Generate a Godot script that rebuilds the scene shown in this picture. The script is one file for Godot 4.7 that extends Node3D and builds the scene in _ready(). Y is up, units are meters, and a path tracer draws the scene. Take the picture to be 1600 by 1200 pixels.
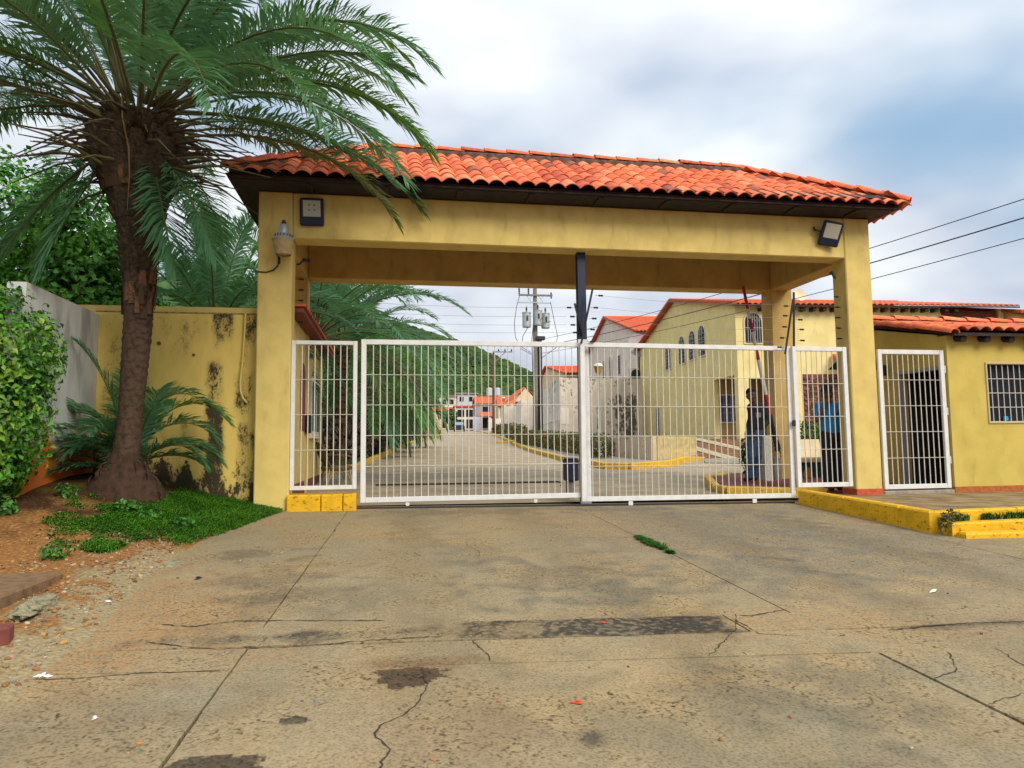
extends Node3D

# World frame: x runs right along the gate's front plane (z = 0), -z leads into the street behind it, y is up.
class MB:
	var v := PackedVector3Array()
	var n := PackedVector3Array()
	var t := PackedVector2Array()
	var t2 := PackedVector2Array()
	var c := PackedColorArray()
	var col := Color.WHITE

	func tri(a: Vector3, b: Vector3, d: Vector3, na: Vector3, nb: Vector3, nd: Vector3, ua := Vector2.ZERO, ub := Vector2.ZERO, ud := Vector2.ZERO) -> void:
		c.append(col); c.append(col); c.append(col)
		if (b - a).cross(d - a).dot(na + nb + nd) > 0.0:
			v.append(a); v.append(d); v.append(b)
			n.append(na); n.append(nd); n.append(nb)
			t.append(ua); t.append(ud); t.append(ub)
		else:
			v.append(a); v.append(b); v.append(d)
			n.append(na); n.append(nb); n.append(nd)
			t.append(ua); t.append(ub); t.append(ud)

	func flat(a: Vector3, b: Vector3, d: Vector3, hint: Vector3) -> void:
		var m := (b - a).cross(d - a).normalized()
		if m.dot(hint) < 0.0:
			m = -m
		tri(a, b, d, m, m, m)

	func quad(a: Vector3, b: Vector3, d: Vector3, e: Vector3, hint: Vector3) -> void:
		flat(a, b, d, hint)
		flat(a, d, e, hint)

	func box(ce: Vector3, s: Vector3, bev := 0.0, bs := Basis.IDENTITY) -> void:
		var h := s * 0.5
		bev = minf(bev, minf(h.x, minf(h.y, h.z)) * 0.8)
		for ax in 3:
			var ay := (ax + 1) % 3
			var az := (ax + 2) % 3
			for sg in [-1.0, 1.0]:
				var p := []
				for k in [[-1, -1], [1, -1], [1, 1], [-1, 1]]:
					var q := Vector3.ZERO
					q[ax] = sg * h[ax]
					q[ay] = k[0] * (h[ay] - bev)
					q[az] = k[1] * (h[az] - bev)
					p.append(ce + bs * q)
				var o := Vector3.ZERO
				o[ax] = sg
				quad(p[0], p[1], p[2], p[3], bs * o)
		if bev <= 0.0:
			return
		for ax in 3:
			var ay := (ax + 1) % 3
			var az := (ax + 2) % 3
			for s1 in [-1.0, 1.0]:
				for s2 in [-1.0, 1.0]:
					var p := []
					for k in [[-1, 0], [1, 0], [1, 1], [-1, 1]]:
						var q := Vector3.ZERO
						q[ax] = k[0] * (h[ax] - bev)
						q[ay] = s1 * (h[ay] - (bev if k[1] else 0.0))
						q[az] = s2 * (h[az] - (0.0 if k[1] else bev))
						p.append(ce + bs * q)
					var o := Vector3.ZERO
					o[ay] = s1
					o[az] = s2
					quad(p[0], p[1], p[2], p[3], bs * o)
		for sx in [-1.0, 1.0]:
			for sy in [-1.0, 1.0]:
				for sz in [-1.0, 1.0]:
					var g := Vector3(sx, sy, sz)
					var a := ce + bs * (g * Vector3(h.x, h.y - bev, h.z - bev))
					var b := ce + bs * (g * Vector3(h.x - bev, h.y, h.z - bev))
					var d := ce + bs * (g * Vector3(h.x - bev, h.y - bev, h.z))
					flat(a, b, d, bs * g)

	# box given by its two corners
	func bx(a: Vector3, b: Vector3, bev := 0.0) -> void:
		box((a + b) * 0.5, (b - a).abs(), bev)

	func bar(a: Vector3, b: Vector3, w: float, d: float, bev := 0.0, up := Vector3(0, 0, 1)) -> void:
		var y := (b - a).normalized()
		var x := y.cross(up).normalized()
		var z := x.cross(y)
		box((a + b) * 0.5, Vector3(w, a.distance_to(b), d), bev, Basis(x, y, z))

	func tube(pts: Array, rr: Variant, sides := 8, caps := true) -> void:
		var k := pts.size()
		var rings := []
		var nr := []
		var x := Vector3.ZERO
		for i in k:
			var tg: Vector3 = (pts[mini(i + 1, k - 1)] - pts[maxi(i - 1, 0)]).normalized()
			if x == Vector3.ZERO:
				x = tg.cross(Vector3(0.31, 0.17, 0.93)).normalized()
			else:
				x = (x - tg * x.dot(tg)).normalized()
			var y := tg.cross(x)
			var r: float = rr[i] if rr is Array else rr
			var ring := []
			var rn := []
			for j in sides:
				var a := TAU * j / sides
				var o := x * cos(a) + y * sin(a)
				ring.append(pts[i] + o * r)
				rn.append(o)
			rings.append(ring)
			nr.append(rn)
		for i in k - 1:
			for j in sides:
				var j2 := (j + 1) % sides
				tri(rings[i][j], rings[i][j2], rings[i + 1][j2], nr[i][j], nr[i][j2], nr[i + 1][j2])
				tri(rings[i][j], rings[i + 1][j2], rings[i + 1][j], nr[i][j], nr[i + 1][j2], nr[i + 1][j])
		if caps:
			for e in [0, k - 1]:
				var o: Vector3 = (pts[e] - pts[1 if e == 0 else k - 2]).normalized()
				for j in sides:
					tri(pts[e], rings[e][j], rings[e][(j + 1) % sides], o, o, o)

	func lathe(prof: Array, sides := 16, xf := Transform3D.IDENTITY, sharp := false) -> void:
		for i in prof.size() - 1:
			var p: Vector2 = prof[i]
			var q: Vector2 = prof[i + 1]
			var e := (q - p).normalized()
			var nn := Vector2(e.y, -e.x)
			var n0 := nn
			var n1 := nn
			if not sharp:
				if i > 0:
					var e0: Vector2 = (p - prof[i - 1]).normalized()
					if e0.dot(e) > 0.5:
						n0 = (nn + Vector2(e0.y, -e0.x)).normalized()
				if i < prof.size() - 2:
					var e1: Vector2 = (prof[i + 2] - q).normalized()
					if e1.dot(e) > 0.5:
						n1 = (nn + Vector2(e1.y, -e1.x)).normalized()
			for j in sides:
				var a := TAU * j / sides
				var b := TAU * (j + 1) / sides
				var u := Vector3(cos(a), 0, sin(a))
				var w := Vector3(cos(b), 0, sin(b))
				var pa := xf * (u * p.x + Vector3.UP * p.y)
				var pb := xf * (w * p.x + Vector3.UP * p.y)
				var qa := xf * (u * q.x + Vector3.UP * q.y)
				var qb := xf * (w * q.x + Vector3.UP * q.y)
				var na := (xf.basis * (u * n0.x + Vector3.UP * n0.y)).normalized()
				var nb := (xf.basis * (w * n0.x + Vector3.UP * n0.y)).normalized()
				var ma := (xf.basis * (u * n1.x + Vector3.UP * n1.y)).normalized()
				var mb := (xf.basis * (w * n1.x + Vector3.UP * n1.y)).normalized()
				if p.x > 0.0001:
					tri(pa, pb, qb, na, nb, mb)
				if q.x > 0.0001:
					tri(pa, qb, qa, na, mb, ma)

	# polygon in xf's xy plane, extruded from z = 0 to z = depth
	func prism(poly: PackedVector2Array, xf: Transform3D, depth: float) -> void:
		var idx := Geometry2D.triangulate_polygon(poly)
		var o := xf.basis.z * signf(depth)
		for i in range(0, idx.size(), 3):
			var p := []
			for k in 3:
				p.append(xf * Vector3(poly[idx[i + k]].x, poly[idx[i + k]].y, 0))
			flat(p[0], p[1], p[2], -o)
			var dz := xf.basis.z * depth
			flat(p[0] + dz, p[1] + dz, p[2] + dz, o)
		var ccw := not Geometry2D.is_polygon_clockwise(poly)
		for i in poly.size():
			var a := poly[i]
			var b := poly[(i + 1) % poly.size()]
			var e := (b - a).normalized()
			var nn := Vector2(e.y, -e.x) if ccw else Vector2(-e.y, e.x)
			var pa := xf * Vector3(a.x, a.y, 0)
			var pb := xf * Vector3(b.x, b.y, 0)
			var dz := xf.basis.z * depth
			quad(pa, pb, pb + dz, pa + dz, xf.basis * Vector3(nn.x, nn.y, 0))

	func mesh(with_color := false) -> ArrayMesh:
		var a := []
		a.resize(Mesh.ARRAY_MAX)
		a[Mesh.ARRAY_VERTEX] = v
		a[Mesh.ARRAY_NORMAL] = n
		a[Mesh.ARRAY_TEX_UV] = t
		if t2.size() == v.size():
			a[Mesh.ARRAY_TEX_UV2] = t2
		if with_color:
			a[Mesh.ARRAY_COLOR] = c
		var m := ArrayMesh.new()
		if v.size():
			m.add_surface_from_arrays(Mesh.PRIMITIVE_TRIANGLES, a)
		return m


var taken := {}
var rng := RandomNumberGenerator.new()
var M := {}

func numbered(called: String) -> String:
	var k: int = taken.get(called, 0)
	taken[called] = k + 1
	return called if k == 0 else "%s_%03d" % [called, k]

func tag(o: Node3D, label: String, category := "", group := "", kind := "") -> Node3D:
	if label: o.set_meta("label", label)
	if category: o.set_meta("category", category)
	if group: o.set_meta("group", group)
	if kind: o.set_meta("kind", kind)
	return o

func thing(called: String, label: String, category: String, at := Vector3.ZERO, turn := 0.0, group := "") -> Node3D:
	var o := Node3D.new()
	o.name = numbered(called)
	add_child(o, true)
	o.position = at
	o.rotation.y = turn
	tag(o, label, category, group)
	return o

func put(called: String, mesh: Mesh, mat: Material, parent: Node = null, at := Transform3D.IDENTITY) -> MeshInstance3D:
	var o := MeshInstance3D.new()
	o.name = numbered(called) if parent == null else called
	o.mesh = mesh
	o.material_override = mat
	o.transform = at
	(self if parent == null else parent).add_child(o, true)
	return o

func struct(called: String, mesh: Mesh, mat: Material) -> MeshInstance3D:
	var o := put(called, mesh, mat)
	o.set_meta("kind", "structure")
	return o

func dup(root: Node3D, at: Transform3D, label: String) -> Node3D:
	var r: Node3D = root.duplicate()
	r.name = numbered(String(root.name).rstrip("0123456789").rstrip("_"))
	add_child(r, true)
	r.transform = at
	r.set_meta("label", label)
	return r

func multi(called: String, mesh: Mesh, mat: Material, xfs: Array, cols: Array, parent: Node = null) -> MultiMeshInstance3D:
	var mm := MultiMesh.new()
	mm.transform_format = MultiMesh.TRANSFORM_3D
	mm.use_colors = cols.size() > 0
	mm.mesh = mesh
	mm.instance_count = xfs.size()
	for i in xfs.size():
		mm.set_instance_transform(i, xfs[i])
		if cols.size():
			mm.set_instance_color(i, cols[i])
	var o := MultiMeshInstance3D.new()
	o.name = numbered(called) if parent == null else called
	o.multimesh = mm
	o.material_override = mat
	o.set_meta("kind", "stuff")
	(self if parent == null else parent).add_child(o, true)
	return o

func rnd(a: float, b: float) -> float:
	return rng.randf_range(a, b)

func lin(r: float, g: float, b: float) -> Color:
	return Color(r, g, b).linear_to_srgb()

# ---------------------------------------------------------------- materials
func ntex(size: int, sd: int, freq: float, ramp: Array, oct := 5, kind := FastNoiseLite.TYPE_SIMPLEX_SMOOTH, ridged := false) -> NoiseTexture2D:
	var f := FastNoiseLite.new()
	f.seed = sd
	f.noise_type = kind
	f.frequency = freq
	f.fractal_type = FastNoiseLite.FRACTAL_RIDGED if ridged else FastNoiseLite.FRACTAL_FBM
	f.fractal_octaves = oct
	var tx := NoiseTexture2D.new()
	tx.width = size
	tx.height = size
	tx.seamless = true
	tx.noise = f
	if ramp.size():
		var g := Gradient.new()
		g.offsets = PackedFloat32Array()
		g.colors = PackedColorArray()
		var of := PackedFloat32Array()
		var cs := PackedColorArray()
		for r in ramp:
			of.append(r[0])
			cs.append(r[1])
		g.offsets = of
		g.colors = cs
		tx.color_ramp = g
	return tx

func mat(c: Color, rough := 0.8, metal := 0.0, spec := 0.4) -> StandardMaterial3D:
	var m := StandardMaterial3D.new()
	m.albedo_color = c
	m.roughness = rough
	m.metallic = metal
	m.metallic_specular = spec
	return m

# colour c mottled by a triplanar noise between lo and hi times c; bump in centimetres
func mott(c: Color, lo: float, hi: float, tile: float, sd: int, rough := 0.85, bump := 0.0, wave := 0.03, world := true) -> StandardMaterial3D:
	var m := mat(Color.WHITE, rough)
	var l := c.srgb_to_linear()
	var a := Color(l.r * lo, l.g * lo, l.b * lo).linear_to_srgb()
	var b := Color(l.r * hi, l.g * hi, l.b * hi).linear_to_srgb()
	m.albedo_texture = ntex(512, sd, 0.008, [[0.0, a], [0.35, a.lerp(b, 0.45)], [0.7, b], [1.0, b]], 6)
	m.uv1_triplanar = true
	m.uv1_world_triplanar = world
	m.uv1_scale = Vector3.ONE / tile
	if bump > 0.0:
		m.heightmap_enabled = true
		m.heightmap_texture = ntex(512, sd + 7, tile / (wave * 512.0), [], 4)
		m.heightmap_scale = bump
	return m

func setup() -> void:
	var cam := Camera3D.new()
	cam.name = "camera"
	add_child(cam)
	cam.position = Vector3(1.8775, 0.8393, 10.4814)
	cam.rotation = Vector3(0.0848, -0.1685, -0.0110)
	cam.fov = 56.44
	cam.near = 0.05
	cam.far = 3000.0
	cam.current = true
	var env := Environment.new()
	env.background_mode = Environment.BG_SKY
	var sky := Sky.new()
	var pm := PanoramaSkyMaterial.new()
	pm.panorama = ImageTexture.create_from_image(sky_image(1024, 512))
	sky.sky_material = pm
	env.sky = sky
	env.background_energy_multiplier = 1.0
	env.tonemap_mode = Environment.TONE_MAPPER_LINEAR
	env.tonemap_exposure = EXPOSURE
	env.sdfgi_enabled = true
	env.ssao_enabled = true
	env.ssil_enabled = true
	var we := WorldEnvironment.new()
	we.name = "environment"
	we.environment = env
	add_child(we)
	var sun := DirectionalLight3D.new()
	sun.name = "sun"
	sun.light_color = Color(1.0, 0.96, 0.88)
	sun.light_energy = 0.5
	sun.light_angular_distance = 28.0
	sun.shadow_enabled = true
	sun.rotation_degrees = Vector3(-38, 30, 0)
	add_child(sun)

const EXPOSURE := 1.95

# overcast sky: pale blue gaps between broad white clouds
func sky_image(w: int, h: int) -> Image:
	var img := Image.create(w, h, false, Image.FORMAT_RGBF)
	var f := FastNoiseLite.new()
	f.seed = 31
	f.noise_type = FastNoiseLite.TYPE_SIMPLEX_SMOOTH
	f.frequency = 1.15
	f.fractal_octaves = 5
	f.fractal_gain = 0.45
	var g := FastNoiseLite.new()
	g.seed = 12
	g.frequency = 0.75
	g.fractal_octaves = 2
	for j in h:
		var el := (0.5 - (j + 0.5) / h) * PI
		var y := maxf(sin(el), -0.02)
		for i in w:
			var az := (i + 0.5) / w * TAU
			var d := Vector3(sin(az) * cos(el), y, -cos(az) * cos(el))
			# project on a cloud layer so that clouds flatten towards the horizon
			var q := Vector3(d.x, 0.0, d.z) / (y + 0.28)
			var p := Vector3(q.x * 0.8, y * 2.0, q.z * 0.8)
			var k := f.get_noise_3dv(p) * 0.9 + g.get_noise_3dv(p + Vector3(3.1, 0, 1.7)) * 0.8
			var cl := smoothstep(-0.6, 0.35, k + 0.40 - 0.55 * smoothstep(0.0, 0.75, d.x) * (1.0 - 0.55 * y))
			var e := f.get_noise_3dv(p * 2.3 + Vector3(9, 4, 2))
			var blue := Vector3(0.32, 0.49, 0.70).lerp(Vector3(0.33, 0.52, 0.72), clampf(1.0 - y * 1.6, 0.0, 1.0))
			var grey := Vector3(0.58, 0.64, 0.77)
			var white := Vector3(1.0, 1.04, 1.06)
			var cc := grey.lerp(white, clampf(0.42 + 0.8 * e + 0.4 * k + 0.9 * (y - 0.18), 0.0, 1.0))
			var c := blue.lerp(cc, cl)
			c *= (1.0 + 0.25 * smoothstep(0.2, 0.9, y)) / EXPOSURE
			img.set_pixel(i, j, Color(c.x, c.y, c.z))
	return img

func materials() -> void:
	# gate house paint
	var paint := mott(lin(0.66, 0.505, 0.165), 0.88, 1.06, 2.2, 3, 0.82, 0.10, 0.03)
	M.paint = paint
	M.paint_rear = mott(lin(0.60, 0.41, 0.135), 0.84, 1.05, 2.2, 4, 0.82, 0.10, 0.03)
	M.paint_right = mott(lin(0.56, 0.43, 0.10), 0.88, 1.05, 2.6, 5, 0.8, 0.08, 0.04)
	M.soffit = mott(lin(0.022, 0.018, 0.026), 0.7, 1.3, 1.0, 6, 0.7)
	M.eave_wood = mott(lin(0.030, 0.016, 0.012), 0.6, 1.3, 0.8, 7, 0.7)
	var tones := [lin(0.82, 0.20, 0.08), lin(0.75, 0.165, 0.06), lin(0.84, 0.27, 0.12), lin(0.56, 0.11, 0.045), lin(0.34, 0.11, 0.07)]
	var k := 0
	for t in tones:
		M["tile%d" % k] = mott(t, 0.62, 1.12, 0.55, 20 + k, 0.75, 0.12, 0.02)
		k += 1
	M.tile_far = mott(lin(0.68, 0.15, 0.06), 0.7, 1.1, 1.6, 29, 0.8)
	M.mortar = mott(lin(0.11, 0.075, 0.06), 0.5, 1.4, 0.5, 30, 0.95, 0.6, 0.04)
	M.white_metal = mott(lin(0.70, 0.70, 0.70), 0.90, 1.03, 0.8, 40, 0.42)
	M.bar_metal = mott(lin(0.66, 0.63, 0.56), 0.8, 1.05, 0.3, 41, 0.45)
	M.navy = mat(lin(0.012, 0.020, 0.055), 0.45)
	M.black = mat(lin(0.012, 0.012, 0.014), 0.5)
	M.dark_grey = mat(lin(0.03, 0.032, 0.038), 0.5)
	M.grey_metal = mat(lin(0.42, 0.46, 0.47), 0.42, 0.3)
	M.wire = mat(lin(0.03, 0.03, 0.035), 0.5)
	M.steel_wire = mat(lin(0.25, 0.25, 0.27), 0.4, 0.6)
	M.kerb = mott(lin(0.74, 0.42, 0.008), 0.80, 1.04, 0.9, 45, 0.6, 0.25, 0.05)
	M.kerb_far = mott(lin(0.70, 0.43, 0.04), 0.72, 1.05, 0.9, 46, 0.7, 0.2, 0.05)
	M.red_base = mott(lin(0.50, 0.09, 0.035), 0.75, 1.1, 0.5, 47, 0.7)
	M.brown_base = mott(lin(0.20, 0.055, 0.045), 0.75, 1.1, 0.5, 48, 0.8)
	M.cement = mott(lin(0.30, 0.27, 0.22), 0.7, 1.15, 0.7, 49, 0.9, 0.4, 0.02)
	M.side_walk = mott(lin(0.25, 0.175, 0.085), 0.55, 1.25, 2.1, 50, 0.9, 0.3, 0.02)
	M.house_yellow = mott(lin(0.80, 0.67, 0.29), 0.9, 1.04, 3.5, 51, 0.85)
	M.house_white = mott(lin(0.76, 0.69, 0.60), 0.88, 1.05, 4.0, 52, 0.85)
	M.house_cream = mott(lin(0.72, 0.60, 0.40), 0.88, 1.05, 3.0, 53, 0.85)
	M.house_grey = mott(lin(0.36, 0.34, 0.34), 0.85, 1.05, 3.0, 54, 0.85)
	M.house_blue = mott(lin(0.52, 0.55, 0.64), 0.88, 1.05, 3.0, 55, 0.85)
	M.inner_wall = mott(lin(0.40, 0.25, 0.10), 0.85, 1.05, 2.0, 56, 0.85)
	M.dark_room = mat(lin(0.010, 0.009, 0.011), 0.6)
	M.pane = mat(lin(0.018, 0.020, 0.026), 0.35, 0.0, 0.25)
	M.grille = mat(lin(0.42, 0.42, 0.43), 0.5)
	M.curtain = mott(lin(0.06, 0.075, 0.17), 0.6, 1.4, 0.25, 57, 0.8)
	M.road_in = mott(lin(0.36, 0.29, 0.20), 0.72, 1.12, 4.5, 58, 0.92, 0.3, 0.03)
	M.grass_soil = mott(lin(0.055, 0.085, 0.014), 0.55, 1.35, 1.3, 59, 0.95)
	M.red_soil = mott(lin(0.17, 0.055, 0.022), 0.6, 1.3, 1.2, 60, 0.95, 1.2, 0.06)
	M.rock = mott(lin(0.26, 0.24, 0.15), 0.45, 1.3, 0.35, 61, 0.9, 1.2, 0.05)
	M.step_block = mott(lin(0.20, 0.12, 0.062), 0.7, 1.2, 0.6, 62, 0.9, 0.4, 0.02)
	M.concrete_pole = mott(lin(0.20, 0.18, 0.17), 0.7, 1.2, 1.2, 63, 0.9)
	M.wood = mott(lin(0.16, 0.07, 0.045), 0.6, 1.3, 0.6, 64, 0.85)
	M.trunk = mott(lin(0.13, 0.075, 0.038), 0.45, 1.5, 0.35, 65, 0.95, 1.2, 0.03)
	M.palm_trunk = mott(lin(0.060, 0.036, 0.023), 0.45, 1.7, 0.35, 74, 0.95, 0.8, 0.02)
	M.trunk_dark = mott(lin(0.06, 0.045, 0.028), 0.4, 1.5, 0.3, 66, 0.95, 1.2, 0.03)
	M.boot = mott(lin(0.15, 0.072, 0.038), 0.5, 1.4, 0.3, 67, 0.9)
	M.root = mott(lin(0.045, 0.023, 0.014), 0.45, 1.6, 0.4, 68, 0.95, 1.2, 0.025)
	M.frond = leaf_mat(lin(0.070, 0.178, 0.088), lin(0.13, 0.31, 0.10))
	M.frond_old = leaf_mat(lin(0.10, 0.16, 0.055), lin(0.2, 0.2, 0.05))
	M.frond_young = leaf_mat(lin(0.085, 0.21, 0.055), lin(0.12, 0.30, 0.03))
	M.frond_dry = leaf_mat(lin(0.17, 0.105, 0.045), lin(0.1, 0.06, 0.02))
	M.rachis = mat(lin(0.11, 0.105, 0.04), 0.6)
	M.rachis_dry = mat(lin(0.075, 0.048, 0.03), 0.8)
	M.leaf = leaf_mat(Color.WHITE, lin(0.12, 0.3, 0.03))
	M.leaf.vertex_color_use_as_albedo = true
	M.blade = leaf_mat(Color.WHITE, lin(0.10, 0.3, 0.03))
	M.blade.vertex_color_use_as_albedo = true
	M.leaf_core = mat(lin(0.012, 0.022, 0.006), 0.95)
	M.stone = mat(Color.WHITE, 0.9)
	M.stone.vertex_color_use_as_albedo = true
	M.wicker = mott(lin(0.22, 0.14, 0.075), 0.6, 1.3, 0.2, 70, 0.7)
	M.cane = mat(lin(0.50, 0.42, 0.28), 0.6)
	M.red_paint = mat(lin(0.42, 0.022, 0.022), 0.45)
	M.hose = mat(lin(0.62, 0.50, 0.16), 0.5)
	M.brick = mott(lin(0.36, 0.12, 0.065), 0.6, 1.3, 0.4, 71, 0.9)
	M.brick_brown = mott(lin(0.26, 0.115, 0.055), 0.6, 1.3, 0.4, 72, 0.9)
	M.brick_dark = mott(lin(0.10, 0.055, 0.035), 0.6, 1.3, 0.4, 73, 0.9)
	M.paper = mat(lin(0.72, 0.72, 0.74), 0.8)
	M.petal = mat(lin(0.62, 0.06, 0.02), 0.7)

	for q in [M.paint, M.paint_rear, M.paint_right, M.house_yellow, M.house_white, M.house_cream]:
		grime(q)
	for q in [M.kerb, M.kerb_far]:
		grime(q, 0.5, 0.9)

# run-off streaks and grime multiplied over a paint, upright in world space
func grime(m: StandardMaterial3D, deep := 0.72, tall := 5.0) -> void:
	if streaks == null:
		streaks = ntex(512, 301, 0.012, [[0.0, lin(0.76, 0.74, 0.71)], [0.20, lin(0.93, 0.925, 0.91)], [0.36, lin(0.985, 0.985, 0.98)], [0.5, lin(1, 1, 1)], [1.0, lin(1, 1, 1)]], 6)
		specks = ntex(512, 302, 0.03, [[0.0, lin(0.35, 0.28, 0.2)], [0.20, lin(0.6, 0.54, 0.46)], [0.30, lin(1, 1, 1)], [1.0, lin(1, 1, 1)]], 6)
	m.detail_enabled = true
	m.detail_blend_mode = BaseMaterial3D.BLEND_MODE_MUL
	m.detail_uv_layer = BaseMaterial3D.DETAIL_UV_2
	m.detail_albedo = streaks if deep > 0.6 else specks
	m.uv2_triplanar = true
	m.uv2_world_triplanar = true
	m.uv2_scale = Vector3(1.0 / 1.7, 1.0 / tall, 1.0 / 1.7)

var streaks: NoiseTexture2D
var specks: NoiseTexture2D

func leaf_mat(c: Color, back: Color) -> StandardMaterial3D:
	var m := mat(c, 0.5, 0.0, 0.45)
	m.backlight_enabled = true
	m.backlight = Color(back.r * 0.9, back.g * 0.9, back.b * 0.9)
	m.cull_mode = BaseMaterial3D.CULL_DISABLED
	return m

# ground height
func gy(x: float, z: float) -> float:
	if z >= 0.0:
		return -0.04 - 0.0115 * clampf(x, -4.0, 14.0) - 0.043 * minf(z, 11.0)
	return -0.04 - 0.0115 * clampf(x, -4.0, 14.0) * clampf(1.0 + z / 5.0, 0.0, 1.0) + 0.0295 * minf(-z, 290.0)

const EDGE := [Vector2(0.42, -0.1), Vector2(0.20, 0.9), Vector2(-0.14, 2.52), Vector2(-0.12, 3.3), Vector2(-0.08, 4.0), Vector2(0.0, 4.76), Vector2(0.07, 5.4), Vector2(0.10, 6.1), Vector2(0.12, 6.6), Vector2(0.12, 10.5)]

func edge_x(z: float) -> float:
	for i in EDGE.size() - 1:
		if z <= EDGE[i + 1].y:
			return lerpf(EDGE[i].x, EDGE[i + 1].x, clampf((z - EDGE[i].y) / (EDGE[i + 1].y - EDGE[i].y), 0.0, 1.0))
	return 0.12

func soil_y(x: float, z: float) -> float:
	var e := edge_x(z)
	var up := 0.5 * smoothstep(0.35, -2.3, x) * smoothstep(4.6, 0.4, z)
	return gy(x, z) + up + 0.035 * smoothstep(e - 0.02, e - 0.35, x) - 0.03 * smoothstep(e - 0.1, e + 0.05, x)

const DX := -4.0
const DZ := -0.6
const DW := 16.0
const DH := 11.0

# worn concrete of the forecourt, seen from above: mottled slabs, crazed surface, wet and rusty patches, the dark patched strip
func concrete_image(w: int, h: int) -> Image:
	var sc := w / DW
	var nb := []
	var sets := [[1, 0.45, 6, false], [2, 2.2, 6, false], [3, 14.0, 3, false], [4, 5.0, 4, true], [5, 1.1, 3, false], [6, 11.0, 3, true]]
	for s in sets:
		var f := FastNoiseLite.new()
		f.seed = 100 + s[0]
		f.noise_type = FastNoiseLite.TYPE_SIMPLEX_SMOOTH
		f.frequency = s[1] / sc
		f.fractal_octaves = s[2]
		f.fractal_type = FastNoiseLite.FRACTAL_RIDGED if s[3] else FastNoiseLite.FRACTAL_FBM
		if s[0] == 4 or s[0] == 6:
			f.domain_warp_enabled = true
			f.domain_warp_amplitude = 0.10 * sc
			f.domain_warp_frequency = 3.0 / sc
		var im := f.get_image(w, h)
		im.convert(Image.FORMAT_L8)
		nb.append(im.get_data())
	var n0: PackedByteArray = nb[0]
	var n1: PackedByteArray = nb[1]
	var n2: PackedByteArray = nb[2]
	var n3: PackedByteArray = nb[3]
	var n4: PackedByteArray = nb[4]
	var n5: PackedByteArray = nb[5]
	# blotches: x, z, rx, rz, red, green, blue, strength, edge raggedness
	var blots := [
		[1.97, 6.63, 0.21, 0.13, 0.100, 0.068, 0.042, 0.95, 0.55], [2.02, 6.42, 0.26, 0.10, 0.19, 0.105, 0.05, 0.8, 0.75],
		[1.20, 7.50, 0.19, 0.12, 0.085, 0.065, 0.045, 0.95, 0.4], [1.45, 7.08, 0.06, 0.04, 0.09, 0.075, 0.055, 0.9, 0.5],
		[0.45, 5.2, 0.75, 1.3, 0.42, 0.22, 0.085, 0.55, 0.9], [0.2, 6.3, 0.5, 0.5, 0.36, 0.21, 0.10, 0.4, 0.9],
		[1.0, 4.3, 0.45, 0.6, 0.11, 0.105, 0.085, 0.5, 1.6], [1.35, 5.0, 0.7, 0.5, 0.13, 0.125, 0.095, 0.4, 1.6], [0.6, 3.2, 0.35, 0.25, 0.09, 0.08, 0.07, 0.6, 1.6],
		[2.9, 0.35, 1.3, 0.35, 0.10, 0.085, 0.07, 0.5, 1.2], [5.0, 0.3, 0.7, 0.3, 0.09, 0.08, 0.07, 0.5, 1.2],
		[3.2, 4.6, 0.45, 0.9, 0.13, 0.125, 0.105, 0.55, 1.7], [3.6, 4.9, 0.5, 0.6, 0.14, 0.135, 0.11, 0.5, 1.7], [2.7, 3.4, 0.35, 0.9, 0.16, 0.15, 0.12, 0.35, 1.5],
		[5.9, 2.6, 1.7, 2.6, 0.205, 0.185, 0.150, 0.75, 0.7], [7.3, 3.4, 1.2, 2.0, 0.21, 0.185, 0.14, 0.6, 0.8], [5.0, 4.5, 0.5, 0.8, 0.14, 0.135, 0.115, 0.45, 1.4],
		[4.35, 1.6, 0.9, 1.1, 0.40, 0.25, 0.13, 0.35, 0.8], [4.75, 6.0, 0.7, 0.35, 0.42, 0.255, 0.12, 0.5, 0.7], [5.7, 6.1, 0.7, 0.3, 0.36, 0.235, 0.12, 0.4, 0.7],
		[3.3, 7.3, 0.9, 0.5, 0.15, 0.14, 0.10, 0.4, 1.7], [3.9, 7.1, 0.5, 0.4, 0.14, 0.13, 0.10, 0.45, 1.7], [2.7, 7.45, 0.05, 0.07, 0.08, 0.07, 0.06, 0.8, 1.0],
		[0.5, 6.95, 0.5, 0.4, 0.16, 0.145, 0.11, 0.45, 1.4], [4.9, 7.0, 0.4, 0.35, 0.27, 0.25, 0.165, 0.5, 0.8], [1.3, 5.85, 0.9, 0.08, 0.06, 0.055, 0.05, 0.75, 1.0], [5.55, 6.22, 0.5, 0.05, 0.10, 0.085, 0.07, 0.6, 1.0],
		[2.0, 7.4, 0.45, 0.3, 0.37, 0.24, 0.15, 0.35, 0.9], [6.6, 0.9, 1.2, 0.5, 0.20, 0.19, 0.17, 0.4, 1.2]]
	var out := PackedByteArray()
	out.resize(w * h * 3)
	var lut := PackedByteArray()
	lut.resize(1025)
	for i in 1025:
		lut[i] = int(clampf(Color(i / 1024.0, 0, 0).linear_to_srgb().r, 0, 1) * 255.0)
	# paint blots into three coarse fields first, a quarter of the size
	var bw := w / 2
	var bh := h / 2
	var fa := PackedFloat32Array()
	fa.resize(bw * bh * 4)
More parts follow.
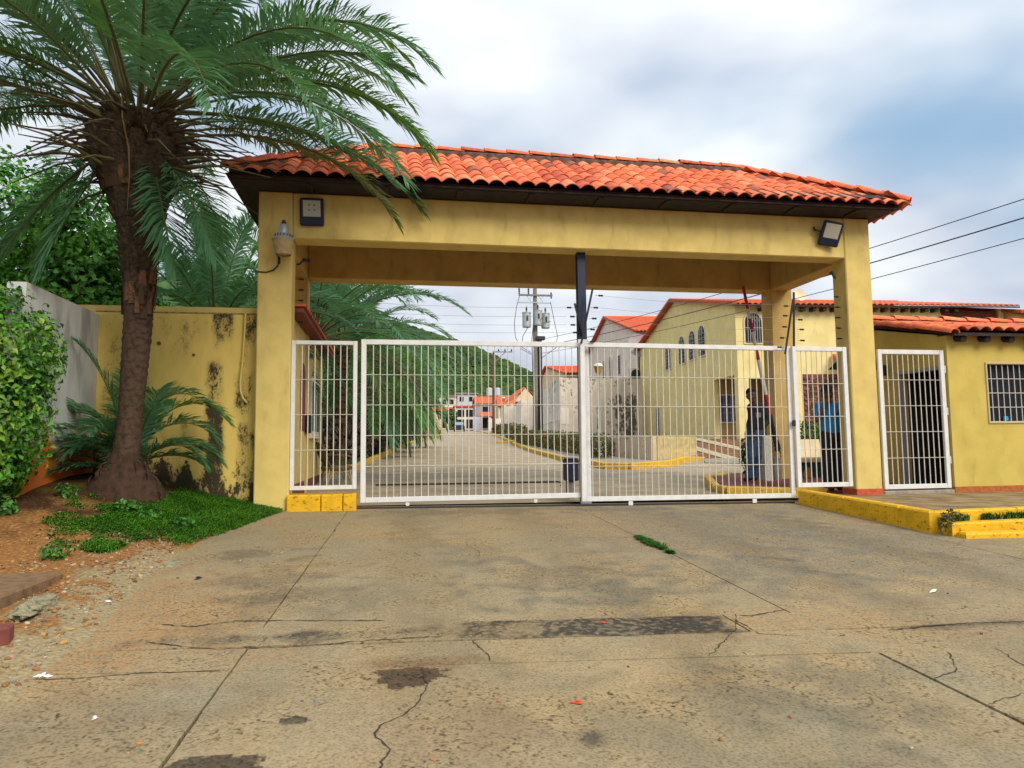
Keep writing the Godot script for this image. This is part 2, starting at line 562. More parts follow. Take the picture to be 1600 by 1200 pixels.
	for b in blots:
		var x0 := maxi(0, int((b[0] - b[2] * 2.2 - DX) * sc / 2))
		var x1 := mini(bw - 1, int((b[0] + b[2] * 2.2 - DX) * sc / 2))
		var z0 := maxi(0, int((b[1] - b[3] * 2.2 - DZ) * sc / 2))
		var z1 := mini(bh - 1, int((b[1] + b[3] * 2.2 - DZ) * sc / 2))
		var sharp: bool = b[8] < 0.6
		for j in range(z0, z1 + 1):
			var dz: float = ((j * 2) / sc + DZ - b[1]) / b[3]
			for i in range(x0, x1 + 1):
				var dx: float = ((i * 2) / sc + DX - b[0]) / b[2]
				var s := (j * 2) * w + i * 2
				var r = sqrt(dx * dx + dz * dz) + (n1[s] - 128) / 128.0 * b[8] + (n3[s] - 128) / 128.0 * 0.25
				var a: float = b[7] * (clampf((1.12 - r) * 9.0, 0.0, 1.0) if sharp else clampf(1.45 - r, 0.0, 1.0))
				if a > 0.0:
					var o := (j * bw + i) * 4
					var keep := 1.0 - a
					fa[o] = fa[o] * keep + b[4] * a
					fa[o + 1] = fa[o + 1] * keep + b[5] * a
					fa[o + 2] = fa[o + 2] * keep + b[6] * a
					fa[o + 3] = 1.0 - (1.0 - fa[o + 3]) * keep
	for j in h:
		var z := j / sc + DZ
		for i in w:
			var x := i / sc + DX
			var s := j * w + i
			var a := n0[s] / 255.0
			var b := n1[s] / 255.0
			var d := n2[s] / 255.0
			var g := a * 0.6 + b * 0.4
			var cr := 0.268 + 0.115 * g
			var cg := 0.207 + 0.092 * g
			var cb := 0.124 + 0.05 * g
			var hue := (n4[s] / 255.0 - 0.5) * 0.6 + (a - 0.5) * 0.5
			cr += 0.075 * hue
			cb -= 0.045 * hue
			var o := (mini(j / 2, bh - 1) * bw + mini(i / 2, bw - 1)) * 4
			# worn stains are made of dark grain and scales; only wet ones cover fully
			var fw := fa[o + 3]
			var tt := 1.0 if fw > 0.86 else clampf(0.42 + (d - 0.40) * 1.3 + (n3[s] - 120) / 255.0 * 0.8, 0.15, 1.15)
			var k := 1.0 - minf(fw * tt, 1.0)
			cr = cr * k + fa[o] * tt
			cg = cg * k + fa[o + 1] * tt
			cb = cb * k + fa[o + 2] * tt
			# crazing: thin dark lines where the coarse field is high
			var area := 0.04 + clampf((n4[s] + n1[s]) / 255.0 - 1.02, 0.0, 1.0) * 4.0 + clampf(fa[o + 3] * 1.6 - 0.25, 0.0, 1.0)
			var ln := clampf((n5[s] - 196) / 26.0, 0.0, 1.0) * minf(area, 1.0) * (0.35 + 0.55 * b)
			var l2 := clampf((n3[s] - 228) / 20.0, 0.0, 1.0) * 0.16
			var dk := 1.0 - maxf(ln, l2)
			# old tar strip across the forecourt
			if z > 5.5 and z < 6.2:
				var u0 := 5.58 + 0.045 * x
				var inz := smoothstep(u0, u0 + 0.03, z + (b - 0.5) * 0.06) * (1.0 - smoothstep(u0 + 0.36, u0 + 0.42, z + (b - 0.5) * 0.12))
				var inx := smoothstep(2.15, 2.9, x + (b - 0.5) * 1.4) * (1.0 - smoothstep(3.95, 4.12, x + (b - 0.5) * 0.3))
				var tar := inz * inx * clampf(0.70 + (d - 0.45) * 2.0 + (b - 0.5) * 0.9 + 0.25 * (x - 3.0) - 0.5 * clampf((n3[s] - 185) / 40.0, 0.0, 1.0), 0.2, 0.96)
				cr = lerpf(cr, 0.055, tar); cg = lerpf(cg, 0.050, tar); cb = lerpf(cb, 0.044, tar)
			# tyre-darkened wheel tracks towards the gate
			var tk := 0.0
			for q in [2.15, 3.65, 5.55, 7.0]:
				tk = maxf(tk, 1.0 - smoothstep(0.10, 0.42, absf(x + (b - 0.5) * 0.5 - q)))
			var m := (0.84 + 0.32 * d) * dk * (1.0 - 0.20 * tk * clampf(a * 1.6 - 0.2, 0.0, 1.0))
			out[s * 3] = lut[int(clampf(cr * m, 0, 1) * 1024)]
			out[s * 3 + 1] = lut[int(clampf(cg * m, 0, 1) * 1024)]
			out[s * 3 + 2] = lut[int(clampf(cb * m, 0, 1) * 1024)]
	return Image.create_from_data(w, h, false, Image.FORMAT_RGB8, out)

func soil_image(w: int, h: int) -> Image:
	var f := FastNoiseLite.new()
	f.seed = 55
	f.frequency = 0.014
	f.fractal_octaves = 5
	var g := FastNoiseLite.new()
	g.seed = 56
	g.frequency = 0.19
	g.fractal_octaves = 3
	var img := Image.create(w, h, false, Image.FORMAT_RGB8)
	for j in h:
		var z := -0.8 + 10.0 * j / h
		for i in w:
			var x := -5.0 + 6.0 * i / w
			var a := f.get_noise_2d(i, j)
			var b := g.get_noise_2d(i, j)
			var c := Vector3(0.27, 0.125, 0.042)
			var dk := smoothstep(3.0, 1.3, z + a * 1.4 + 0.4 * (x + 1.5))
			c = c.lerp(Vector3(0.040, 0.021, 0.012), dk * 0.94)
			c = c.lerp(Vector3(0.26, 0.195, 0.10), smoothstep(-0.75, -0.35, x + a * 0.7 - 0.06 * (z - 4.0)) * smoothstep(2.6, 3.6, z))
			c = c.lerp(Vector3(0.36, 0.22, 0.09), clampf(b * 2.0 - 0.5, 0.0, 0.8) * (1.0 - 0.85 * dk))
			c = c.lerp(Vector3(0.31, 0.25, 0.145), smoothstep(-0.42, -0.28, x - edge_x(z) + a * 0.35) * smoothstep(2.6, 3.2, z) * 0.9)
			c = c.lerp(Vector3(0.05, 0.07, 0.012), smoothstep(0.1, 0.5, a) * smoothstep(2.2, 1.0, z) * 0.5)
			c *= 1.0 + 0.5 * b
			img.set_pixel(i, j, Color(maxf(c.x, 0.0), maxf(c.y, 0.0), maxf(c.z, 0.0)).linear_to_srgb())
	return img

func slab_top(mb: MB, poly: PackedVector2Array, gap: float, sd: int, thick := 0.05) -> void:
	var r := RandomNumberGenerator.new()
	r.seed = sd
	var pts := PackedVector2Array()
	for i in poly.size():
		var a := poly[i]
		var b := poly[(i + 1) % poly.size()]
		var k := maxi(1, int(a.distance_to(b) / 0.11))
		for q in k:
			pts.append(a.lerp(b, float(q) / k))
	var ins := Geometry2D.offset_polygon(pts, -gap)
	if ins.is_empty():
		return
	var p: PackedVector2Array = ins[0]
	var ctr := Vector2.ZERO
	for q in p: ctr += q
	ctr /= p.size()
	for i in p.size():
		p[i] += (ctr - p[i]).normalized() * maxf(0.0, r.randf_range(-0.006, 0.007)) * (3.0 if r.randf() < 0.06 else 1.0)
	var idx := Geometry2D.triangulate_polygon(p)
	var tilt := Vector2(r.randf_range(-0.0012, 0.0012), r.randf_range(-0.0012, 0.0012))
	for i in range(0, idx.size(), 3):
		var q := []
		var uv := []
		for k in 3:
			var s := p[idx[i + k]]
			q.append(Vector3(s.x, gy(s.x, s.y) + tilt.dot(s - ctr), s.y))
			uv.append(Vector2((s.x - DX) / DW, (s.y - DZ) / DH))
		var nn := Vector3(0.0115, 1, 0.043).normalized()
		mb.tri(q[0], q[1], q[2], nn, nn, nn, uv[0], uv[1], uv[2])
	for i in p.size():
		var a := p[i]
		var b := p[(i + 1) % p.size()]
		var pa := Vector3(a.x, gy(a.x, a.y) + tilt.dot(a - ctr), a.y)
		var pb := Vector3(b.x, gy(b.x, b.y) + tilt.dot(b - ctr), b.y)
		var nn := Vector3(a.x + b.x - 2 * ctr.x, 0, a.y + b.y - 2 * ctr.y).normalized()
		var s := mb.v.size()
		mb.quad(pa, pb, pb - Vector3(0, thick, 0), pa - Vector3(0, thick, 0), nn)
		for k in range(s, mb.v.size()):
			mb.t[k] = Vector2((mb.v[k].x - DX) / DW, (mb.v[k].z - DZ) / DH)

func crack(pts: Array, w: float, sd: int, parent: Node) -> void:
	var r := RandomNumberGenerator.new()
	r.seed = sd
	var fine := []
	for i in pts.size() - 1:
		var a: Vector2 = pts[i]
		var b: Vector2 = pts[i + 1]
		var k := maxi(2, int(a.distance_to(b) / 0.03))
		for q in k:
			fine.append(a.lerp(b, float(q) / k) + Vector2(r.randf_range(-1, 1), r.randf_range(-1, 1)) * 0.009)
	fine.append(pts[-1])
	var mb := MB.new()
	var last := []
	for i in fine.size():
		var tg: Vector2 = (fine[mini(i + 1, fine.size() - 1)] - fine[maxi(i - 1, 0)]).normalized()
		var s := Vector2(-tg.y, tg.x) * w * r.randf_range(0.12, 0.55) * (0.3 if i == 0 or i == fine.size() - 1 else 1.0)
		var cur := []
		for q in [fine[i] + s, fine[i] - s]:
			cur.append(Vector3(q.x, gy(q.x, q.y) + 0.0035, q.y))
		if i > 0:
			mb.quad(last[0], last[1], cur[1], cur[0], Vector3.UP)
		last = cur
	put("crack", mb.mesh(), M.crack, parent)

func ground() -> void:
	M.crack = mat(lin(0.045, 0.038, 0.03), 0.95)
	# one broad sheet under everything, out to the horizon
	var mb := MB.new()
	var xs := [-900.0, -300.0, -120.0, -50.0, -20.0, -8.0, -4.0, 0.0, 5.0, 10.0, 14.0, 24.0, 60.0, 140.0, 320.0, 900.0]
	var zs := [900.0, 200.0, 60.0, 20.0, 11.0, 6.0, 3.0, 0.0, -2.5, -5.0, -12.0, -30.0, -60.0, -120.0, -200.0, -290.0, -420.0, -900.0]
	for i in xs.size() - 1:
		for j in zs.size() - 1:
			var p := []
			for k in [[0, 0], [1, 0], [1, 1], [0, 1]]:
				var x: float = xs[i + k[0]]
				var z: float = zs[j + k[1]]
				p.append(Vector3(x, gy(x, z) - 0.10, z))
			mb.quad(p[0], p[1], p[2], p[3], Vector3.UP)
	struct("ground", mb.mesh(), M.red_soil)

	# forecourt: a dark bed with every slab laid on it
	var cm := mat(Color.WHITE, 0.93, 0.0, 0.25)
	cm.albedo_texture = ImageTexture.create_from_image(concrete_image(1920, 1320))
	cm.heightmap_enabled = true
	cm.heightmap_texture = cm.albedo_texture
	cm.heightmap_scale = 0.22
	cm.detail_enabled = true
	cm.detail_blend_mode = BaseMaterial3D.BLEND_MODE_MUL
	cm.detail_uv_layer = BaseMaterial3D.DETAIL_UV_2
	cm.detail_albedo = ntex(1024, 91, 0.075, [[0.0, lin(0.45, 0.43, 0.4)], [0.36, lin(0.84, 0.83, 0.81)], [0.55, lin(1, 1, 1)], [1.0, lin(1, 1, 1)]], 6)
	cm.uv2_scale = Vector3(9.1, 6.3, 1)
	M.concrete = cm
	var bed := MB.new()
	for i in 12:
		for j in 11:
			var p := []
			for k in [[0, 0], [1, 0], [1, 1], [0, 1]]:
				var z := lerpf(-0.55, 10.6, (j + k[1]) / 11.0)
				var e := edge_x(z) + 0.03
				var x := lerpf(e, 12.0, (i + k[0]) / 12.0)
				p.append(Vector3(x, gy(x, z) - 0.03, z))
			bed.quad(p[0], p[1], p[2], p[3], Vector3.UP)
	var drive := struct("driveway", bed.mesh(), mott(lin(0.075, 0.06, 0.038), 0.5, 1.3, 0.6, 92, 0.95))
	var l1 := func(x: float) -> float: return 2.33 + 0.075 * x
	var l2 := func(x: float) -> float: return 5.58 + 0.045 * x
	var l3 := func(x: float) -> float: return 5.97 + 0.045 * x
	var l4 := func(x: float) -> float: return 6.33 + 0.065 * x
	var j1 := func(z: float) -> float: return 1.30 - 0.038 * z
	var j3 := func(z: float) -> float: return 7.98 - 0.015 * z
	var top := func(_x: float) -> float: return -0.42
	var low := func(x: float) -> float: return 8.9 + 0.05 * x
	var low2 := func(x: float) -> float: return 10.5
	var rows := [[top, l1], [l1, l2], [l2, l3], [l3, l4], [l4, low], [low, low2]]
	var n := 0
	for r in rows.size():
		var ra: Callable = rows[r][0]
		var rb: Callable = rows[r][1]
		var cuts := [-1.0, 1.3, 4.62, 7.98, 12.0]
		if r == 2:
			cuts = [-1.0, 4.12, 12.0]
		elif r == 3:
			cuts = [-1.0, 1.3, 4.62, 12.0]
		elif r >= 4:
			cuts = [-1.0, 1.3, 4.66, 8.2, 12.0]
		for c in cuts.size() - 1:
			var poly := PackedVector2Array()
			var side := func(cut: float, z: float) -> float:
				return edge_x(z) if cut == -1.0 else j1.call(z) if cut == 1.3 else j3.call(z) if cut == 7.98 else cut
			var xa: float = cuts[c]
			var xb: float = cuts[c + 1]
			var za: float = ra.call(maxf(xa, 0.0))
			var zb: float = rb.call(maxf(xa, 0.0))
			for k in 5:
				var z := lerpf(za, zb, k / 4.0)
				poly.append(Vector2(side.call(xa, z), z))
			za = rb.call(xb)
			zb = ra.call(xb)
			for k in 5:
				var z := lerpf(za, zb, k / 4.0)
				poly.append(Vector2(side.call(xb, z), z))
			var m := MB.new()
			slab_top(m, poly, [0.004, 0.004, 0.006, 0.004, 0.0055, 0.005][r], 300 + n)
			for q in m.t.size():
				m.t2.append(m.t[q])
			put("concrete_slab", m.mesh(), cm, drive)
			n += 1
	var cs := [
		[[Vector2(2.05, 6.5), Vector2(2.06, 6.76), Vector2(2.01, 6.99), Vector2(1.96, 7.09), Vector2(1.83, 7.21), Vector2(1.81, 7.3), Vector2(1.89, 7.44), Vector2(1.85, 7.53), Vector2(1.84, 7.8)], 0.011],
		[[Vector2(2.36, 6.08), Vector2(2.39, 6.25), Vector2(2.42, 6.34), Vector2(2.42, 6.47)], 0.009],
		[[Vector2(5.06, 6.7), Vector2(4.97, 6.85), Vector2(4.88, 6.97), Vector2(4.72, 7.04), Vector2(4.66, 7.07)], 0.009],
		[[Vector2(5.41, 6.66), Vector2(5.37, 6.79), Vector2(5.3, 6.97)], 0.009],
		[[Vector2(4.95, 7.31), Vector2(4.81, 7.35), Vector2(4.67, 7.4)], 0.008],
		[[Vector2(4.21, 5.78), Vector2(4.18, 5.85), Vector2(4.04, 6.12), Vector2(3.81, 6.38), Vector2(3.66, 6.56)], 0.010],
		[[Vector2(4.14, 5.89), Vector2(4.16, 6.07), Vector2(4.15, 6.21), Vector2(4.4, 6.3)], 0.009],
		[[Vector2(5.02, 6.26), Vector2(5.34, 6.21), Vector2(5.68, 6.2), Vector2(6.05, 6.22), Vector2(6.8, 6.2)], 0.02],
		[[Vector2(0.44, 5.49), Vector2(0.64, 5.57), Vector2(0.89, 5.47), Vector2(1.34, 5.53), Vector2(1.84, 5.6)], 0.014],
		[[Vector2(0.45, 5.85), Vector2(0.87, 6.04), Vector2(1.37, 6.06), Vector2(1.69, 6.01), Vector2(2.19, 5.99)], 0.013],
		[[Vector2(2.7, 2.6), Vector2(2.66, 3.0), Vector2(2.75, 3.3), Vector2(2.7, 3.7)], 0.005],
		[[Vector2(4.62, 5.72), Vector2(4.45, 5.78), Vector2(4.3, 5.84), Vector2(4.22, 5.8)], 0.018],
		[[Vector2(6.0, 3.6), Vector2(6.3, 3.9), Vector2(6.7, 3.95)], 0.006],
		[[Vector2(0.05, 6.4), Vector2(0.3, 6.42), Vector2(0.6, 6.39), Vector2(1.0, 6.41)], 0.012]]
	for c in cs:
		crack(c[0], c[1], 700 + n, drive)
		n += 1

	# red earth bank on the left
	var sm := mat(Color.WHITE, 0.95, 0.0, 0.2)
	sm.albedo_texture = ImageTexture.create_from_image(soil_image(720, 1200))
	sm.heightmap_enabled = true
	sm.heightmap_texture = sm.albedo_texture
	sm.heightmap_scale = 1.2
	var b := MB.new()
	var fn := FastNoiseLite.new()
	fn.seed = 8
	fn.frequency = 2.2
	var nx := 46
	var nz := 74
	var hh := []
	for j in nz + 1:
		var row := []
		var z := -0.8 + 10.0 * j / nz
		for i in nx + 1:
			var x := lerpf(-5.0, edge_x(z) + 0.06, float(i) / nx)
			row.append(Vector3(x, soil_y(x, z) + 0.022 * fn.get_noise_2d(x, z) * smoothstep(0.0, 0.3, edge_x(z) - x), z))
		hh.append(row)
	for j in nz:
		for i in nx:
			var p := [hh[j][i], hh[j][i + 1], hh[j + 1][i + 1], hh[j + 1][i]]
			var nn := []
			for q in [[j, i], [j, i + 1], [j + 1, i + 1], [j + 1, i]]:
				var gx: Vector3 = hh[q[0]][mini(q[1] + 1, nx)] - hh[q[0]][maxi(q[1] - 1, 0)]
				var gz: Vector3 = hh[mini(q[0] + 1, nz)][q[1]] - hh[maxi(q[0] - 1, 0)][q[1]]
				nn.append(gz.cross(gx).normalized())
			var uv := []
			for q in p:
				uv.append(Vector2((q.x + 5.0) / 6.0, (q.z + 0.8) / 10.0))
			b.tri(p[0], p[1], p[2], nn[0], nn[1], nn[2], uv[0], uv[1], uv[2])
			b.tri(p[0], p[2], p[3], nn[0], nn[2], nn[3], uv[0], uv[2], uv[3])
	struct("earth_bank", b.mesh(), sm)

	# inner street and pavements
	var road := MB.new()
	var zz := [-0.42, -3.0, -6.0, -9.0, -12.0, -18.0, -26.0, -36.0, -48.0, -61.0, -80.0, -104.0, -130.0, -160.0, -200.0]
	for i in zz.size() - 1:
		var a := street(zz[i])
		var c2 := street(zz[i + 1])
		var pl := Vector3(a.x, gy(a.x, zz[i]), zz[i])
		var pr := Vector3(a.y, gy(a.y, zz[i]), zz[i])
		var ql := Vector3(c2.x, gy(c2.x, zz[i + 1]), zz[i + 1])
		var qr := Vector3(c2.y, gy(c2.y, zz[i + 1]), zz[i + 1])
		road.quad(pl, pr, qr, ql, Vector3.UP)
	var rd := struct("street", road.mesh(), M.road_in)
	var lm := mat(lin(0.62, 0.40, 0.06), 0.8)
	for s in [[2.3, -17.2, 1.1], [1.9, -7.3, 0.28], [2.8, -7.15, 0.28]]:
		var m := MB.new()
		var y := gy(s[0], s[1]) + 0.004
		m.quad(Vector3(s[0], y, s[1]), Vector3(s[0] + s[2], y, s[1]), Vector3(s[0] + s[2], y + 0.004, s[1] - 0.14), Vector3(s[0], y + 0.004, s[1] - 0.14), Vector3.UP)
		put("road_marking", m.mesh(), lm if s[2] > 1.0 else M.paper, rd)

	# rail that the gate rollers run on
	var rail := MB.new()
	rail.bar(Vector3(1.3, gy(1.3, -0.12) + 0.008, -0.12), Vector3(8.22, gy(8.2, -0.12) + 0.008, -0.12), 0.05, 0.03, 0.004, Vector3.UP)
	tag(put("gate_rail", rail.mesh(), M.dark_grey), "dark steel rail set in the concrete beneath the sliding gates", "rail")

# left and right edge of the street at depth z
func street(z: float) -> Vector2:
	var t := -z
	var l := 1.2
	var r := 16.0
	var le := [[0.0, -2.0], [6.5, -2.0], [7.5, 0.9], [9.1, 1.04], [16.4, 1.64], [32.8, 3.0], [61.0, 6.9], [105.0, 10.2], [150.0, 13.4], [200.0, 18.0]]
	var ri := [[0.0, 22.0], [12.0, 22.0], [12.01, 7.3], [18.6, 7.6], [32.0, 8.9], [61.0, 12.3], [83.0, 14.3], [105.0, 15.6], [150.0, 17.2], [200.0, 20.0]]
	for i in le.size() - 1:
		if t >= le[i][0] and t <= le[i + 1][0]:
			l = lerpf(le[i][1], le[i + 1][1], (t - le[i][0]) / (le[i + 1][0] - le[i][0]))
	for i in ri.size() - 1:
		if t >= ri[i][0] and t <= ri[i + 1][0]:
			r = lerpf(ri[i][1], ri[i + 1][1], (t - ri[i][0]) / (ri[i + 1][0] - ri[i][0]))
	return Vector2(l, r)

# kerb of stones of about a metre along a line of points (x, z); each stone is a part
func kerb(label: String, pts: Array, w: float, hgt: Callable, m: Material, step := 1.0, group := "") -> Node3D:
	var t := thing("kerb", label, "kerb", Vector3.ZERO, 0.0, group)
	for i in pts.size() - 1:
		var a: Vector2 = pts[i]
		var b: Vector2 = pts[i + 1]
		var k := maxi(1, roundi(a.distance_to(b) / step))
		for q in k:
			var p := a.lerp(b, float(q) / k)
			var e := a.lerp(b, float(q + 1) / k)
			var d := (e - p).normalized()
			p += d * 0.004
			e -= d * 0.004
			var s := Vector2(-d.y, d.x) * w * 0.5
			var mb := MB.new()
			var c := []
			for u in [p - s, e - s, e + s, p + s]:
				c.append(Vector3(u.x, gy(u.x, u.y) - 0.12, u.y))
			var tp := []
			var bev := 0.018
			for u in [p - s * 0.78 + d * bev, e - s * 0.78 - d * bev, e + s * 0.78 - d * bev, p + s * 0.78 + d * bev]:
				tp.append(Vector3(u.x, hgt.call(u), u.y))
			var md := []
			for u in [p - s, e - s, e + s, p + s]:
				md.append(Vector3(u.x, hgt.call(u) - 0.02, u.y))
			var mid: Vector3 = (c[0] + c[2]) * 0.5
			mb.quad(tp[0], tp[1], tp[2], tp[3], Vector3.UP)
			for f in 4:
				var g := (f + 1) % 4
				var o: Vector3 = (c[f] + c[g]) * 0.5 - mid
				mb.quad(c[f], c[g], md[g], md[f], o)
				mb.quad(md[f], md[g], tp[g], tp[f], o + Vector3.UP * 0.3)
			put("kerb_stone", mb.mesh(), m, t)
	return t

func pavement(called: String, poly: PackedVector2Array, hgt: Callable, m: Material) -> void:
	var idx := Geometry2D.triangulate_polygon(poly)
	var mb := MB.new()
	for i in range(0, idx.size(), 3):
		var p := []
		for k in 3:
			var u := poly[idx[i + k]]
			p.append(Vector3(u.x, hgt.call(u), u.y))
		mb.flat(p[0], p[1], p[2], Vector3.UP)
	for i in poly.size():
		var u := poly[i]
		var w := poly[(i + 1) % poly.size()]
		var a := Vector3(u.x, hgt.call(u), u.y)
		var b := Vector3(w.x, hgt.call(w), w.y)
		mb.quad(a, b, b - Vector3(0, 0.3, 0), a - Vector3(0, 0.3, 0), Vector3(w.y - u.y, 0, u.x - w.x))
	struct(called, mb.mesh(), m)

func kerbs() -> void:
	# forecourt pavement on the right, in front of the guard house
	var hp := func(u: Vector2) -> float: return lerpf(0.075, -0.03, clampf(u.y / 2.8, 0.0, 1.0))
	pavement("pavement", PackedVector2Array([Vector2(8.40, -0.30), Vector2(8.37, 2.70), Vector2(16, 2.70), Vector2(16, -0.3)]), func(u: Vector2) -> float: return -0.02 if u.y < 0.5 else -0.035, M.side_walk)
	kerb("yellow painted kerb climbing from the right gate to the pavement corner", [Vector2(8.29, 0.02), Vector2(8.29, 1.15), Vector2(8.27, 2.3), Vector2(8.25, 2.86)], 0.17, func(u: Vector2) -> float: return lerpf(0.085, 0.0, clampf(u.y / 2.8, 0.0, 1.0)), M.kerb, 1.3)
	kerb("upper yellow kerb along the front of the pavement by the guard house", [Vector2(8.33, 2.78), Vector2(12.5, 2.78)], 0.14, func(u: Vector2) -> float: return 0.0 + 0.012 * (u.x - 8.3), M.kerb, 0.95)
	kerb("lower yellow kerb in front of the weed strip on the right", [Vector2(8.25, 3.02), Vector2(12.5, 3.0)], 0.15, func(u: Vector2) -> float: return -0.115 + 0.012 * (u.x - 8.3), M.kerb, 1.4)
	kerb("low yellow gutter lip at the foot of the lower right kerb", [Vector2(8.28, 3.19), Vector2(12.5, 3.14)], 0.14, func(u: Vector2) -> float: return gy(u.x, u.y) + 0.065, M.kerb, 1.8)
	pavement("weed_strip", PackedVector2Array([Vector2(8.3, 2.84), Vector2(8.3, 2.96), Vector2(12.5, 2.94), Vector2(12.5, 2.84)]), func(u: Vector2) -> float: return -0.125, M.cement)
	# block under the left side gate
	var t := thing("kerb", "yellow painted block under the left side gate, chipped at its foot", "kerb", Vector3(0.94, -0.05, 0))
	for s in [[-0.49, -0.03], [-0.022, 0.27], [0.278, 0.46]]:
		var mb := MB.new()
		mb.bx(Vector3(s[0], -0.1, -0.34), Vector3(s[1], 0.225, 0.075), 0.018)
		put("kerb_stone", mb.mesh(), M.kerb, t)
	# inside the gates
	var plus := func(h: float) -> Callable: return func(u: Vector2) -> float: return gy(u.x, u.y) + h
	kerb("long yellow kerb along the left side of the inner street", [Vector2(0.3, -7.4), Vector2(0.95, -9.0), Vector2(1.55, -16.4), Vector2(2.9, -32.8), Vector2(6.8, -61), Vector2(10.1, -105)], 0.16, plus.call(0.15), M.kerb_far, 3.0)
	kerb("yellow kerb along the trimmed hedge on the right of the street", [Vector2(7.32, -11.6), Vector2(7.7, -18.6), Vector2(8.9, -30.5)], 0.16, plus.call(0.15), M.kerb_far, 2.5)
	kerb("far yellow kerb bending beside the second hedge up the street", [Vector2(8.3, -33.0), Vector2(9.3, -33.2), Vector2(12.3, -61), Vector2(14.3, -83), Vector2(15.5, -105)], 0.16, plus.call(0.15), M.kerb_far, 4.0)
	kerb("bright yellow kerb round the street corner below the low garden wall", [Vector2(7.32, -11.4), Vector2(7.40, -7.6), Vector2(7.9, -7.25), Vector2(9.35, -8.15), Vector2(10.7, -10.2), Vector2(12.1, -11.9)], 0.17, func(u: Vector2) -> float: return gy(u.x, u.y) + (0.17 if u.x < 10.8 else 0.06), M.kerb, 1.6)
	pavement("side_pavement", PackedVector2Array([Vector2(7.45, -7.65), Vector2(7.9, -7.4), Vector2(9.2, -8.25), Vector2(10.6, -10.25), Vector2(11.9, -11.9), Vector2(12.2, -13.5), Vector2(10.6, -26), Vector2(18.0, -105), Vector2(15.6, -105), Vector2(14.4, -83), Vector2(12.4, -61), Vector2(9.0, -30.5), Vector2(7.78, -18.6), Vector2(7.4, -11.6)]), plus.call(0.13), M.cement)
	pavement("front_yard", PackedVector2Array([Vector2(11.0, -9.4), Vector2(12.0, -11.8), Vector2(13.0, -17.0), Vector2(30, -16.0), Vector2(30, -7.0), Vector2(14.0, -7.0)]), plus.call(0.03), M.cement)
	# island on which the barrier stands
	kerb("yellow kerb round the raised island behind the right gate leaf", [Vector2(9.3, -0.62), Vector2(8.55, -0.74), Vector2(7.55, -1.1), Vector2(7.5, -1.35), Vector2(8.1, -3.0), Vector2(8.9, -3.75)], 0.14, plus.call(0.17), M.kerb_far, 0.9)
	pavement("island", PackedVector2Array([Vector2(9.3, -0.5), Vector2(8.55, -0.8), Vector2(7.6, -1.18), Vector2(8.15, -2.95), Vector2(9.0, -3.8), Vector2(13, -4.2), Vector2(13, -0.5)]), plus.call(0.14), M.brown_base)
	pavement("verge", PackedVector2Array([Vector2(0.25, -7.5), Vector2(0.88, -9.0), Vector2(1.47, -16.4), Vector2(2.8, -32.8), Vector2(6.7, -61), Vector2(3.5, -61), Vector2(-1.5, -32), Vector2(-3.5, -16.0), Vector2(-3.0, -7.0)]), plus.call(0.10), M.grass_soil)

# one clay tile: x across, z down the slope (front at +z), y up; a shell with a thick front rim
func tile_mesh(w: float, l: float, rise: float, sd: int) -> ArrayMesh:
	var r := RandomNumberGenerator.new()
	r.seed = sd
	var mb := MB.new()
	var k := 9
	var th := 0.013
	var up := []
	var dn := []
	for e in 2:
		var z := -l * 0.5 if e == 0 else l * 0.5
		var taper := 0.96 if e == 0 else 1.0
		var u := []
		var d := []
		for i in k + 1:
			var s := float(i) / k
			var x := (s - 0.5) * w * 1.06 * taper
			var y := rise * pow(absf(sin(PI * clampf((s - 0.04) / 0.92, 0.0, 1.0))), 0.72) + (0.018 if e == 1 else 0.0)
			y += r.randf_range(-0.0012, 0.0012)
			u.append(Vector3(x, y + th, z))
			d.append(Vector3(x, y, z))
		up.append(u)
		dn.append(d)
	for i in k:
		var nn := []
		for q in [i, i + 1]:
			var a: Vector3 = up[1][maxi(q - 1, 0)]
			var b: Vector3 = up[1][mini(q + 1, k)]
			nn.append(Vector3(-(b.y - a.y), b.x - a.x, 0).normalized())
		mb.tri(up[0][i], up[0][i + 1], up[1][i + 1], nn[0], nn[1], nn[1])
		mb.tri(up[0][i], up[1][i + 1], up[1][i], nn[0], nn[1], nn[0])
		mb.quad(dn[0][i], dn[0][i + 1], dn[1][i + 1], dn[1][i], Vector3.DOWN)
		mb.quad(up[1][i], up[1][i + 1], dn[1][i + 1], dn[1][i], Vector3.BACK)
	return mb.mesh()

# half-round ridge or hip cap, long axis z
func cap_mesh(r0: float, r1: float, l: float) -> ArrayMesh:
	var mb := MB.new()
	var k := 7
	for i in k:
		var a := PI * i / k
		var b := PI * (i + 1) / k
		var p := func(ang: float, r: float, z: float) -> Vector3: return Vector3(cos(ang) * r, sin(ang) * r * 0.8, z)
		var na := Vector3(cos(a), sin(a), 0)
		var nb := Vector3(cos(b), sin(b), 0)
		mb.tri(p.call(a, r0, -l / 2), p.call(b, r0, -l / 2), p.call(b, r1, l / 2), na, nb, nb)
		mb.tri(p.call(a, r0, -l / 2), p.call(b, r1, l / 2), p.call(a, r1, l / 2), na, nb, na)
		mb.quad(p.call(a, r1, l / 2), p.call(b, r1, l / 2), p.call(b, r1 - 0.014, l / 2), p.call(a, r1 - 0.014, l / 2), Vector3.BACK)
		mb.quad(p.call(a, r0, -l / 2), p.call(b, r0, -l / 2), p.call(b, r0 - 0.014, -l / 2), p.call(a, r0 - 0.014, -l / 2), Vector3.FORWARD)
	return mb.mesh()

